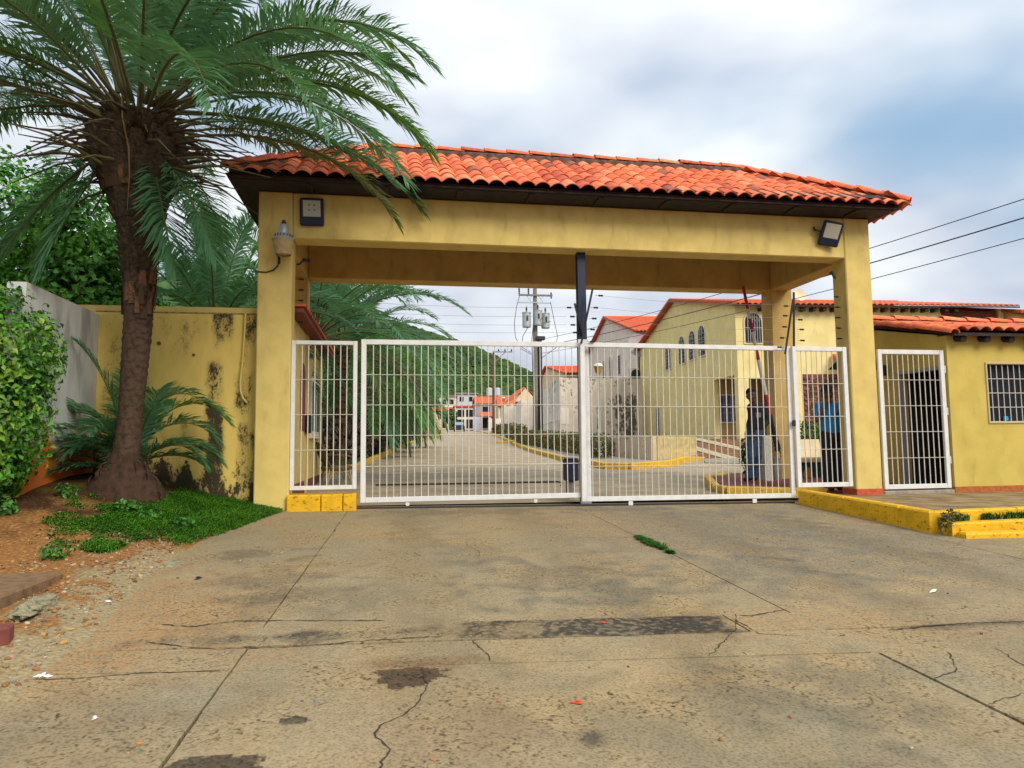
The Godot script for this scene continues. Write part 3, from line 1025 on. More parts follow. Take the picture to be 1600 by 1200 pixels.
# tiles on a sloping rectangle: o = left end of the eave line, ex along the eave, ey up the slope; keep(u, v) says where tiles lie
func tile_roof(parent: Node, o: Vector3, ex: Vector3, ey: Vector3, wid: float, rise_len: float, w: float, l: float, hump: float, keep: Callable, sd: int, first_only := false) -> void:
	var r := RandomNumberGenerator.new()
	r.seed = sd
	var ms := []
	for i in 4:
		ms.append(tile_mesh(w, l * 1.18, hump, sd + i))
	var up := ex.cross(ey).normalized()
	if up.y < 0: up = -up
	var rows := int(round(rise_len / l))
	var cols := int(round(wid / w))
	for j in (1 if first_only else rows):
		for i in cols:
			var u := (i + 0.5) * w
			var v := (j + 0.5) * l
			if not keep.call(u, v):
				continue
			var bs := Basis(ex, up, -ey)
			if bs.determinant() < 0: bs = Basis(-ex, up, -ey)
			bs = bs * Basis.from_euler(Vector3(r.randf_range(-0.012, 0.012), r.randf_range(-0.03, 0.03), r.randf_range(-0.03, 0.03)))
			var p := o + ex * (u + r.randf_range(-0.005, 0.005)) + ey * (v + r.randf_range(-0.012, 0.012)) + up * (0.012 + r.randf_range(0, 0.006))
			var q := r.randf()
			var tn := 0 if q < 0.42 else 1 if q < 0.66 else 2 if q < 0.84 else 3 if q < 0.95 else 4
			put("roof_tile", ms[r.randi() % 4], M["tile%d" % tn], parent, Transform3D(bs, p))

func caps(parent: Node, a: Vector3, b: Vector3, l: float, sd: int) -> void:
	var r := RandomNumberGenerator.new()
	r.seed = sd
	var m := cap_mesh(0.095, 0.115, l * 1.12)
	var d := (b - a).normalized()
	var x := d.cross(Vector3.UP).normalized()
	var up := x.cross(d).normalized()
	var k := int(round(a.distance_to(b) / l))
	for i in k:
		var p := a.lerp(b, (i + 0.5) / k) + up * r.randf_range(-0.006, 0.008)
		var bs := Basis(x, up, -d) * Basis.from_euler(Vector3(-0.035 + r.randf_range(-0.015, 0.015), r.randf_range(-0.03, 0.03), 0))
		put("ridge_cap", m, M["tile%d" % [0, 1, 2, 0, 3][r.randi() % 5]], parent, Transform3D(bs, p))

# a corrugated, stepped sheet of small tiles for roofs farther away
func tile_sheet(o: Vector3, ex: Vector3, ey: Vector3, wid: float, rise_len: float, w: float, l: float, hump: float) -> ArrayMesh:
	var mb := MB.new()
	var up := ex.cross(ey).normalized()
	if up.y < 0: up = -up
	var rows := int(ceil(rise_len / l))
	var cols := int(ceil(wid / w))
	var k := 4
	for j in rows:
		for i in cols * k:
			var q := []
			for c in [[0, 0], [1, 0], [1, 1], [0, 1]]:
				var s := float(i + c[0]) / k
				var y := hump * pow(absf(sin(PI * s)), 0.8) + (0.03 if c[1] == 0 else 0.0)
				q.append(o + ex * minf(s * w, wid) + ey * minf((j + c[1]) * l, rise_len) + up * y)
			mb.quad(q[0], q[1], q[2], q[3], up)
			mb.quad(q[0], q[1], q[1] - up * 0.035, q[0] - up * 0.035, -ey)
	return mb.mesh()

func portal() -> void:
	var t := thing("entrance_portal", "yellow gateway portal with four columns under a red clay tile hip roof", "gateway", Vector3(4.86, 0, -1.43))
	var o := Vector3(-4.86, 0, 1.43)
	var piece := func(called: String, a: Vector3, b: Vector3, m: Material, bev := 0.015) -> MeshInstance3D:
		var mb := MB.new()
		mb.bx(a + o, b + o, bev)
		return put(called, mb.mesh(), m, t)
	var H := 4.52
	piece.call("column", Vector3(0, -0.25, -0.37), Vector3(0.4745, H, 0), M.paint)
	var rc: MeshInstance3D = piece.call("column", Vector3(9.247, -0.25, -0.37), Vector3(9.71, H, 0), M.paint)
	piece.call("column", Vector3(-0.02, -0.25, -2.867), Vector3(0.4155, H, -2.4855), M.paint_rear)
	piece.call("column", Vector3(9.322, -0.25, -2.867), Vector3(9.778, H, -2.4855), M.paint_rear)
	# the beams stand a few millimetres back from the column faces
	piece.call("front_beam", Vector3(0.4765, 3.8412, -0.368), Vector3(9.245, H - 0.002, -0.006), M.paint)
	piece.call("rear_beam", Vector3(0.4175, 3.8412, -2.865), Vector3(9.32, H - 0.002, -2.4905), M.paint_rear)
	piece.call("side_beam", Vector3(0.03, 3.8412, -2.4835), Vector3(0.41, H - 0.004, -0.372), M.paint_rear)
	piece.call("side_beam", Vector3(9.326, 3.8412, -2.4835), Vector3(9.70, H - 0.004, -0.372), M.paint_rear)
	var sk := MB.new()
	sk.bx(Vector3(9.24, -0.25, -0.376) + o, Vector3(9.718, 0.075, 0.008) + o, 0.006)
	put("skirting", sk.mesh(), M.red_base, rc)
	# ceiling and boxed eaves
	var ce := MB.new()
	ce.bx(Vector3(-0.30, H + 0.002, -3.30) + o, Vector3(9.86, H + 0.04, 0.44) + o)
	put("soffit", ce.mesh(), M.soffit, t)
	var fb := MB.new()
	fb.bx(Vector3(-0.33, H + 0.012, 0.44) + o, Vector3(9.92, H + 0.075, 0.465) + o, 0.004)
	fb.bx(Vector3(9.862, H + 0.012, -3.3) + o, Vector3(9.887, H + 0.11, 0.438) + o, 0.004)
	fb.bx(Vector3(-0.327, H + 0.012, -3.3) + o, Vector3(-0.302, H + 0.075, 0.438) + o, 0.004)
	put("eave_board", fb.mesh(), M.eave_wood, t)
	for i in 9:
		var nb := MB.new()
		nb.bx(Vector3(0.7 + i * 1.06, H - 0.022, 0.08) + o, Vector3(0.78 + i * 1.06, H, 0.42) + o, 0.005)
		put("rafter_end", nb.mesh(), M.eave_wood, t)
	# hip roof body under the tiles
	var ey := H + 0.055
	var c0 := Vector3(-0.36, ey, 0.50)
	var c1 := Vector3(10.08, ey, 0.50)
	var c2 := Vector3(10.08, ey, -3.36)
	var c3 := Vector3(-0.36, ey, -3.36)
	var ra := Vector3(1.50, 5.74, -1.43)
	var rb := Vector3(8.22, 5.74, -1.43)
	var deck := MB.new()
	var in_ := Vector3(-0.20, 0.125, 0)
	for q in [[c0, c1 + in_, rb, ra], [c2 + in_, c3, ra, rb]]:
		deck.quad(q[0] + o, q[1] + o, q[2] + o, q[3] + o, Vector3.UP)
	deck.flat(c1 + in_ + o, c2 + in_ + o, rb + o, Vector3.UP)
	deck.flat(c3 + o, c0 + o, ra + o, Vector3.UP)
	deck.quad(c0 + o, c1 + Vector3(-0.2, 0, 0) + o, c2 + Vector3(-0.2, 0, 0) + o, c3 + o, Vector3.DOWN)
	put("roof_deck", deck.mesh(), M.eave_wood, t)
	var run := 1.93
	var rise := ra.y - ey
	var sl := sqrt(run * run + rise * rise)
	var up_front := Vector3(0, rise, -run).normalized()
	var W := 10.44
	tile_roof(t, c0 + o, Vector3.RIGHT, up_front, W, sl, 0.2265, 0.375, 0.062, func(u: float, v: float) -> bool:
		var x := 1.86 * v / sl
		return u > x - 0.05 and u < W - x + 0.05, 500)
	var up_right := Vector3(-1.86, rise, 0).normalized()
	tile_roof(t, c1 + o, Vector3(0, 0, -1), up_right, 3.86, sl, 0.2265, 0.375, 0.062, func(_u: float, _v: float) -> bool: return true, 510, true)
	# the slopes that hardly show: one joined field of tiles each
	var side := MB.new()
	for j in range(1, 6):
		var v := (j + 0.5) * 0.375
		var m := tile_sheet(c1 + o + Vector3(0, 0, -run * j * 0.375 / sl) + up_right * j * 0.375, Vector3(0, 0, -1), up_right, 3.86 - 2.0 * run * v / sl, 0.375, 0.2265, 0.375, 0.06)
		side.v.append_array(m.surface_get_arrays(0)[Mesh.ARRAY_VERTEX])
		side.n.append_array(m.surface_get_arrays(0)[Mesh.ARRAY_NORMAL])
		side.t.append_array(m.surface_get_arrays(0)[Mesh.ARRAY_TEX_UV])
	var up_left := Vector3(1.86, rise, 0).normalized()
	for j in 6:
		var v := (j + 0.5) * 0.375
		var m := tile_sheet(c3 + o + Vector3(0, 0, run * j * 0.375 / sl) + up_left * j * 0.375, Vector3(0, 0, 1), up_left, 3.86 - 2.0 * run * v / sl, 0.375, 0.2265, 0.375, 0.06)
		side.v.append_array(m.surface_get_arrays(0)[Mesh.ARRAY_VERTEX])
		side.n.append_array(m.surface_get_arrays(0)[Mesh.ARRAY_NORMAL])
		side.t.append_array(m.surface_get_arrays(0)[Mesh.ARRAY_TEX_UV])
	var sd := put("side_tiles", side.mesh(), M.tile_far, t)
	sd.set_meta("kind", "stuff")
	# mortar bed and caps
	var mo := MB.new()
	var lift := Vector3(0, 0.03, 0)
	mo.bar(ra + o + lift, rb + o + lift, 0.22, 0.17, 0.03, Vector3(0, 1, 0))
	for q in [[c1, rb], [c0, ra], [c2, rb], [c3, ra]]:
		mo.bar(q[0].lerp(q[1], 0.04) + o + lift * 0.4, q[1] + o + lift * 0.6, 0.18, 0.13, 0.03, Vector3(0, 1, 0))
	put("mortar_bed", mo.mesh(), M.mortar, t)
	caps(t, ra + o + Vector3(0, 0.12, 0), rb + o + Vector3(0, 0.12, 0), 0.40, 520)
	caps(t, rb + o + Vector3(0, 0.10, 0), c1 + o + Vector3(0, 0.10, 0), 0.40, 521)
	caps(t, ra + o + Vector3(0, 0.10, 0), c0 + o + Vector3(0, 0.10, 0), 0.40, 522)

func bar_gate(called: String, label: String, x0: float, x1: float, y0: float, y1: float, z: float, nb: int, nr: int, fw := 0.062) -> Node3D:
	var t := thing(called, label, "gate", Vector3((x0 + x1) / 2, y0, z))
	var w := (x1 - x0) / 2
	var h := y1 - y0
	for s in [-1.0, 1.0]:
		var mb := MB.new()
		mb.box(Vector3(s * (w - fw / 2), h / 2, 0), Vector3(fw, h, 0.05), 0.005)
		put("stile", mb.mesh(), M.white_metal, t)
		var m2 := MB.new()
		m2.box(Vector3(0, h - fw / 2 if s > 0 else fw / 2, 0), Vector3(2 * w - 2 * fw - 0.002, fw, 0.046), 0.005)
		put("top_rail" if s > 0 else "bottom_rail", m2.mesh(), M.white_metal, t)
	var bm := MB.new()
	bm.tube([Vector3(0, fw * 0.9, 0), Vector3(0, h - fw * 0.9, 0)], 0.0078, 6, false)
	var me := bm.mesh()
	for i in nb:
		put("bar", me, M.bar_metal, t, Transform3D(Basis.IDENTITY, Vector3(-w + fw + (2 * w - 2 * fw) * (i + 1.0) / (nb + 1), 0, 0)))
	var rm := MB.new()
	rm.tube([Vector3(-w + fw * 0.9, 0, 0.013), Vector3(w - fw * 0.9, 0, 0.013)], 0.0048, 6, false)
	me = rm.mesh()
	for i in nr:
		put("cross_rod", me, M.bar_metal, t, Transform3D(Basis.IDENTITY, Vector3(0, fw + (h - 2 * fw) * (i + 1.0) / (nr + 1), 0)))
	return t

func insulator(parent: Node, p: Vector3, dir: float) -> void:
	var mb := MB.new()
	mb.lathe([Vector2(0, -0.035), Vector2(0.012, -0.035), Vector2(0.016, -0.012), Vector2(0.010, 0.0), Vector2(0.016, 0.012), Vector2(0.013, 0.035), Vector2(0, 0.035)], 8, Transform3D(Basis(Vector3(0, 0, 1), -PI / 2), p), true)
	mb.tube([p + Vector3(-0.085 * dir, 0, 0), p + Vector3(-0.03 * dir, 0, 0)], 0.003, 5)
	put("insulator", mb.mesh(), M.black, parent)

func gates() -> void:
	var g := bar_gate("side_gate", "narrow white barred gate on the yellow block beside the left column", 0.479, 1.40, 0.235, 2.362, -0.05, 8, 3, 0.058)
	g = bar_gate("sliding_gate", "wide white barred gate leaf left of the dark blue post", 1.45, 4.80, 0.03, 2.405, -0.15, 31, 4, 0.075)
	for x in [-1.0, 0.9]:
		var mb := MB.new()
		mb.lathe([Vector2(0, -0.012), Vector2(0.03, -0.012), Vector2(0.026, 0), Vector2(0.03, 0.012), Vector2(0, 0.012)], 12, Transform3D(Basis(Vector3.RIGHT, PI / 2), Vector3(x, -0.03, 0)), true)
		put("roller", mb.mesh(), M.white_metal, g)
	g = bar_gate("sliding_gate", "wide white barred gate leaf right of the dark blue post, sagging to the right", 4.72, 8.215, -0.035, 2.385, -0.08, 31, 4, 0.072)
	g.rotation.z = -0.006
	for x in [-0.98, 1.05]:
		var mb := MB.new()
		mb.bx(Vector3(x - 0.035, -0.07, -0.01), Vector3(x + 0.035, 0.0, 0.012), 0.004)
		put("roller_bracket", mb.mesh(), M.white_metal, g)
	g = bar_gate("side_gate", "narrow white barred gate in front of the guard in the blue shirt", 8.225, 9.185, 0.115, 2.365, -0.02, 8, 3, 0.072)
	var lk := MB.new()
	lk.box(Vector3(-0.50, 1.02, 0.015), Vector3(0.05, 0.10, 0.05), 0.012)
	put("lock", lk.mesh(), M.dark_grey, g)
	g = bar_gate("door_gate", "white barred gate between the right column and the guard house wall", 9.755, 10.975, 0.055, 2.335, -0.03, 10, 4, 0.075)
	var hn := MB.new()
	for y in [0.4, 1.2, 1.9]:
		hn.tube([Vector3(0.625, y, 0.01), Vector3(0.625, y + 0.12, 0.01)], 0.013, 8)
	put("hinge", hn.mesh(), M.white_metal, g)
	var th := MB.new()
	th.bx(Vector3(9.72, -0.06, -0.12), Vector3(11.0, 0.03, 0.03), 0.01)
	put("threshold", th.mesh(), M.cement, g, Transform3D(Basis.IDENTITY, -g.position))

	# dark post in the middle, with its slanted fence arms
	var p := thing("gate_post", "dark blue steel post between the two gate leaves, rising to the beam", "post", Vector3(4.82, -0.1, -0.26))
	var mb := MB.new()
	mb.bx(Vector3(-0.068, 0, -0.06), Vector3(0.068, 3.939, 0.06), 0.006)
	put("shaft", mb.mesh(), M.navy, p)
	mb = MB.new()
	mb.bx(Vector3(-0.085, 0, 0.062), Vector3(0.085, 2.56, 0.075), 0.004)
	put("cover_plate", mb.mesh(), M.white_metal, p)
	var a1 := MB.new()
	a1.bar(Vector3(-0.075, 2.47, 0.23), Vector3(0.125, 3.33, 0.23), 0.03, 0.02, 0.004)
	put("fence_arm", a1.mesh(), M.black, p)
	var a2 := MB.new()
	a2.bar(Vector3(-0.01, 2.62, 0.09), Vector3(-0.13, 3.12, 0.09), 0.03, 0.02, 0.004)
	put("fence_arm", a2.mesh(), M.black, p)
	for i in 4:
		insulator(p, Vector3([-0.22, -0.17, -0.165, -0.13][i], [3.05, 2.91, 2.78, 2.66][i], 0.09), -1.0)
	for i in 5:
		insulator(p, Vector3([0.25, 0.17, 0.14, 0.11, 0.10][i], [3.22, 3.03, 2.86, 2.69, 2.50][i], 0.23), 1.0)
	# fence wires
	var wl := MB.new()
	for i in 4:
		var y: float = [2.95, 2.81, 2.68, 2.56][i]
		var pts := []
		for k in 9:
			var s := k / 8.0
			pts.append(Vector3(lerpf(1.40, 4.55, s), y - 0.10 * s * 0.0 - 0.03 * sin(PI * s) + (0.0), lerpf(-0.10, -0.17, s)))
		wl.tube(pts, 0.0022, 4, false)
	tag(put("fence_wire", wl.mesh(), M.steel_wire), "four thin electric fence wires above the left gate leaf", "wire")
	wl = MB.new()
	for i in 4:
		var y: float = [3.12, 2.93, 2.76, 2.59][i]
		var pts := []
		for k in 9:
			var s := k / 8.0
			pts.append(Vector3(lerpf(5.07, 8.05, s), y - (0.06 + 0.03 * i) * s - 0.05 * sin(PI * s), lerpf(-0.03, -0.06, s)))
		wl.tube(pts, 0.0022, 4, false)
	tag(put("fence_wire", wl.mesh(), M.steel_wire), "four thin electric fence wires above the right gate leaf", "wire")
	# right fence arms beside the narrow gate
	p = thing("fence_bracket", "pair of black fence arms with insulators over the right side gate", "bracket", Vector3(8.2, 2.34, -0.05))
	a1 = MB.new()
	a1.bar(Vector3(-0.10, -0.10, 0.05), Vector3(0.08, 0.78, 0.05), 0.03, 0.02, 0.004)
	put("fence_arm", a1.mesh(), M.black, p)
	a2 = MB.new()
	a2.bar(Vector3(0.09, 0.02, 0.0), Vector3(0.13, 0.92, 0.0), 0.034, 0.02, 0.004)
	put("fence_arm", a2.mesh(), M.black, p)
	for i in 5:
		insulator(p, Vector3([-0.05, -0.07, -0.09, -0.14, -0.19][i], [0.68, 0.52, 0.34, 0.16, 0.01][i], 0.05), -1.0)
	for i in 4:
		insulator(p, Vector3([0.23, 0.225, 0.24, 0.245][i], [0.63, 0.47, 0.31, 0.13][i], 0.0), 1.0)
	# insulators on the column faces
	for s in [[9.225, -0.17, 1.0, "row of black insulators on the inner face of the right column"], [0.49, -1.05, -1.0, "row of black insulators on the inner face of the left column"]]:
		p = thing("insulator_row", s[3], "insulator", Vector3(s[0], 0, s[1]))
		for i in 5:
			if s[2] > 0:
				insulator(p, Vector3(-0.06 + 0.004 * i, 3.23 - 0.175 * i, 0), -1.0)
			else:
				insulator(p, Vector3(0.05, 3.37 - 0.163 * i, 0.5), 1.0)

func lights() -> void:
	for s in [["square black flood light with four diodes on the left of the beam", Vector3(0.745, 4.225, 0.05), Vector3(0.12, 0.06, 0.03)], ["black flood light tilted on its bracket at the right end of the beam", Vector3(8.92, 4.20, 0.13), Vector3(0.38, -0.22, -0.20)]]:
		var t := thing("flood_light", s[0], "flood light", s[1])
		t.rotation = s[2]
		var mb := MB.new()
		mb.box(Vector3.ZERO, Vector3(0.335, 0.40, 0.05), 0.02)
		put("housing", mb.mesh(), M.navy, t)
		mb = MB.new()
		mb.box(Vector3(0, 0.045, 0.026), Vector3(0.245, 0.235, 0.012), 0.008)
		put("lens", mb.mesh(), mat(lin(0.44, 0.43, 0.34), 0.22), t)
		if s[1].x < 4:
			for k in [[-1, -1], [1, -1], [1, 1], [-1, 1]]:
				mb = MB.new()
				mb.box(Vector3(k[0] * 0.037, 0.058 + k[1] * 0.035, 0.034), Vector3(0.026, 0.026, 0.006), 0.003)
				put("diode", mb.mesh(), mat(lin(0.22, 0.16, 0.05), 0.5), t)
		mb = MB.new()
		if s[1].x < 4:
			mb.box(Vector3(0, 0, -0.04), Vector3(0.2, 0.06, 0.05), 0.004)
		else:
			mb.bar(Vector3(0.0, -0.02, -0.02), Vector3(-0.26, 0.02, -0.02), 0.03, 0.02, 0.004)
			mb.bar(Vector3(-0.25, 0.0, -0.02), Vector3(-0.25, 0.06, -0.16), 0.03, 0.02, 0.004)
		put("bracket", mb.mesh(), M.dark_grey, t)
	var t := thing("yard_lamp", "grey yard lamp with a cloudy shade hanging at the left column", "lamp", Vector3(0.385, 3.53, 0.235))
	var mb := MB.new()
	mb.lathe([Vector2(0.105, 0.0), Vector2(0.112, 0.02), Vector2(0.152, 0.215), Vector2(0.146, 0.218), Vector2(0.10, 0.02), Vector2(0.0, 0.012)], 20)
	put("shade", mb.mesh(), mott(lin(0.46, 0.34, 0.17), 0.7, 1.15, 0.3, 81, 0.35, 0.0, 0.03, false), t)
	mb = MB.new()
	mb.lathe([Vector2(0.158, 0.212), Vector2(0.16, 0.222), Vector2(0.128, 0.25), Vector2(0.118, 0.285), Vector2(0.078, 0.30), Vector2(0.072, 0.42), Vector2(0.055, 0.435), Vector2(0, 0.437)], 20)
	put("hood", mb.mesh(), M.grey_metal, t)
	mb = MB.new()
	for i in 18:
		var a := TAU * i / 18
		mb.box(Vector3(cos(a) * 0.126, 0.262, sin(a) * 0.126), Vector3(0.006, 0.045, 0.012), 0.0, Basis(Vector3.UP, -a))
	put("cooling_fin", mb.mesh(), mat(lin(0.05, 0.07, 0.13), 0.5), t)
	mb = MB.new()
	mb.lathe([Vector2(0.036, 0.436), Vector2(0.034, 0.47), Vector2(0, 0.472)], 14)
	mb.box(Vector3(0, 0.485, 0), Vector3(0.045, 0.03, 0.03), 0.004)
	put("photo_cell", mb.mesh(), M.dark_grey, t)
	mb = MB.new()
	mb.bar(Vector3(-0.09, 0.02, -0.22), Vector3(-0.09, 0.02, -0.02), 0.02, 0.02, 0.0, Vector3.UP)
	mb.tube([Vector3(-0.09, 0.02, -0.22), Vector3(-0.09, -0.03, -0.225), Vector3(-0.09, -0.07, -0.222)], 0.018, 8)
	put("mount", mb.mesh(), M.dark_grey, t)
	mb = MB.new()
	mb.tube([Vector3(-0.09, -0.05, -0.222), Vector3(-0.11, -0.11, -0.22), Vector3(-0.17, -0.17, -0.222), Vector3(-0.26, -0.20, -0.225), Vector3(-0.38, -0.195, -0.23), Vector3(-0.40, -0.18, -0.4)], 0.010, 7)
	put("cable", mb.mesh(), M.wire, t)
	for s in [[Vector3(0.50, 3.60, -0.52), 0.6, "small dark camera on the inner face of the left column"], [Vector3(9.22, 3.585, -0.30), -1.9, "small dark camera on the inner face of the right column"]]:
		t = thing("security_camera", s[2], "camera", s[0], s[1])
		mb = MB.new()
		mb.tube([Vector3(0, 0, -0.05), Vector3(0.02, 0.0, 0.0), Vector3(0.05, 0.05, 0.03)], 0.014, 7)
		put("arm", mb.mesh(), M.dark_grey, t)
		mb = MB.new()
		mb.box(Vector3(0.10, 0.06, 0.05), Vector3(0.12, 0.05, 0.05), 0.01)
		put("body", mb.mesh(), M.dark_grey, t)

# mould-streaked face of the perimeter wall, u along x, v down
func wall_image(w: int, h: int) -> Image:
	var f := FastNoiseLite.new()
	f.seed = 5
	f.frequency = 0.02
	f.fractal_octaves = 5
	var g := FastNoiseLite.new()
	g.seed = 6
	g.frequency = 0.055
	g.fractal_octaves = 5
	# streaks: centre x (m from the left end), half width, top, bottom (m below the top), strength
	var st := [[1.62, 0.12, 1.35, 2.7, 1.5], [1.62, 0.10, 0.72, 1.2, 0.75], [1.72, 0.14, -0.1, 0.28, 0.95], [2.02, 0.12, 0.85, 1.35, 0.7], [2.02, 0.10, 1.6, 2.6, 0.6], [2.10, 0.14, -0.1, 0.3, 0.7], [2.03, 0.05, 0.2, 0.8, 0.4], [2.22, 0.10, 1.7, 2.7, 0.75], [2.30, 0.07, 0.1, 2.0, 0.55],
		[1.1, 0.10, 1.9, 2.6, 0.5], [0.92, 0.08, 1.7, 2.6, 0.35], [1.28, 0.1, 1.5, 2.5, 0.35], [1.15, 0.16, 0.05, 0.6, 0.35], [0.85, 0.15, 0.0, 0.3, 0.3], [1.4, 0.12, 0.0, 0.3, 0.45], [0.5, 0.2, 1.2, 2.6, 0.4], [0.25, 0.15, 0.0, 2.0, 0.3]]
	var img := Image.create(w, h, false, Image.FORMAT_RGB8)
	for j in h:
		var y := 3.1 * j / h
		for i in w:
			var x := 2.4 * i / w
			var a := f.get_noise_2d(i, j * 0.35)
			var b := g.get_noise_2d(i, j * 0.6) * 0.6 + g.get_noise_2d(i * 3.0 + 77, j * 2.0) * 0.6
			var mo := 0.0
			for s in st:
				var dx: float = (x + 0.05 * a - s[0]) / s[1]
				if absf(dx) < 1.6:
					var k: float = (1.0 - smoothstep(0.35, 1.5, absf(dx))) * smoothstep(s[2] - 0.12, s[2] + 0.08, y) * (1.0 - smoothstep(s[3] - 0.1, s[3] + 0.3, y))
					mo = maxf(mo, k * s[4])
			var gl := 2.5 + 0.34 * (x - 1.3)
			mo = maxf(mo, smoothstep(gl - 0.45, gl - 0.10, y + 0.25 * a + 0.12 * b) * 1.3)
			var dark := clampf((mo * 0.85 + b * 1.0 + a * 0.7 - 0.40) * 1.7, 0.0, 1.0) * clampf(mo * 1.5, 0.0, 0.95)
			var c := Vector3(0.80, 0.59, 0.16) * (0.95 + 0.14 * a)
			c = c.lerp(Vector3(0.30, 0.21, 0.075), clampf(mo * 0.65 + a * 0.35, 0.0, 0.8))
			c = c.lerp(Vector3(0.036, 0.030, 0.022), dark)
			img.set_pixel(i, j, Color(c.x, c.y, c.z).linear_to_srgb())
	return img

func side_wall_image(w: int, h: int) -> Image:
	var f := FastNoiseLite.new()
	f.seed = 15
	f.frequency = 0.018
	f.fractal_octaves = 5
	var img := Image.create(w, h, false, Image.FORMAT_RGB8)
	for j in h:
		var y := 3.2 * j / h
		for i in w:
			var a := f.get_noise_2d(i * 1.6, j * 0.4)
			var b := f.get_noise_2d(i + 400, j)
			var c := Vector3(0.66, 0.66, 0.66) * (1.0 + 0.3 * a)
			c = c.lerp(Vector3(0.17, 0.17, 0.16), clampf((0.30 - y * 0.35 + a * 1.2), 0.0, 0.7))
			c = c.lerp(Vector3(0.40, 0.26, 0.16), smoothstep(1.6, 2.0, y + b * 0.3) * 0.6)
			c = c.lerp(Vector3(0.56, 0.14, 0.018), smoothstep(1.55, 1.95, y + b * 0.45))
			img.set_pixel(i, j, Color(c.x, c.y, c.z).linear_to_srgb())
	return img

func walls() -> void:
	var m := mat(Color.WHITE, 0.9)
	m.albedo_texture = ImageTexture.create_from_image(wall_image(460, 600))
	m.heightmap_enabled = true
	m.heightmap_texture = m.albedo_texture
	m.heightmap_scale = 0.6
	var t := thing("perimeter_wall", "yellow plastered wall streaked with black mould left of the portal", "wall", Vector3(-1.1, 0, -0.4))
	var mb := MB.new()
	var a := Vector3(-1.12, -0.3, 0.11)
	mb.bx(Vector3(-1.12, -0.3, -0.09), Vector3(1.10, 2.765, 0.108), 0.0)
	var s := mb.v.size()
	for i in s:
		mb.t[i] = Vector2((mb.v[i].x + 1.12) / 2.4, (2.77 - mb.v[i].y) / 3.1)
	put("plaster", mb.mesh(), m, t)
	mb = MB.new()
	mb.bx(Vector3(-1.12, 2.767, -0.10), Vector3(1.10, 2.79, 0.112), 0.006)
	put("coping", mb.mesh(), mott(lin(0.34, 0.25, 0.08), 0.35, 1.3, 0.4, 83, 0.9), t)
	for p in [[Vector3(-0.27, 2.33, 0.11), 0.028], [Vector3(0.20, 2.17, 0.11), 0.02]]:
		mb = MB.new()
		mb.lathe([Vector2(0, -0.01), Vector2(p[1], -0.01), Vector2(p[1], 0.012), Vector2(p[1] * 0.5, 0.014), Vector2(0, 0.004)], 10, Transform3D(Basis(Vector3.RIGHT, PI / 2), p[0]))
		put("pipe_end", mb.mesh(), M.brown_base, t)
	t = thing("hose", "pale yellow hose hanging down the mouldy wall beside the column", "hose", Vector3(-0.2, 2.75, -0.26))
	mb = MB.new()
	mb.tube([Vector3(0.0, 0.03, -0.04), Vector3(0.0, 0.03, 0.0), Vector3(0.0, -0.05, 0.01), Vector3(-0.012, -0.4, 0.012), Vector3(-0.022, -0.65, 0.012), Vector3(-0.05, -0.95, 0.013), Vector3(-0.045, -1.10, 0.013), Vector3(-0.01, -1.2, 0.015), Vector3(0.05, -1.27, 0.02)], 0.016, 8)
	put("tube", mb.mesh(), M.hose, t)
	mb = MB.new()
	mb.box(Vector3(-0.023, -0.67, 0.012), Vector3(0.055, 0.04, 0.03), 0.006)
	put("clip", mb.mesh(), M.hose, t)
	var sm := mat(Color.WHITE, 0.9)
	sm.albedo_texture = ImageTexture.create_from_image(side_wall_image(300, 300))
	t = thing("side_wall", "grey weathered wall stained orange at its foot behind the hedge", "wall", Vector3(-2.27, 0, 1.0))
	mb = MB.new()
	mb.bx(Vector3(-0.1, -0.3, -1.29), Vector3(0.1, 2.73, 0.75), 0.0)
	for i in mb.v.size():
		mb.t[i] = Vector2((mb.v[i].z + 1.29) / 4.0, (2.73 - mb.v[i].y) / 3.2)
	put("plaster", mb.mesh(), sm, t)

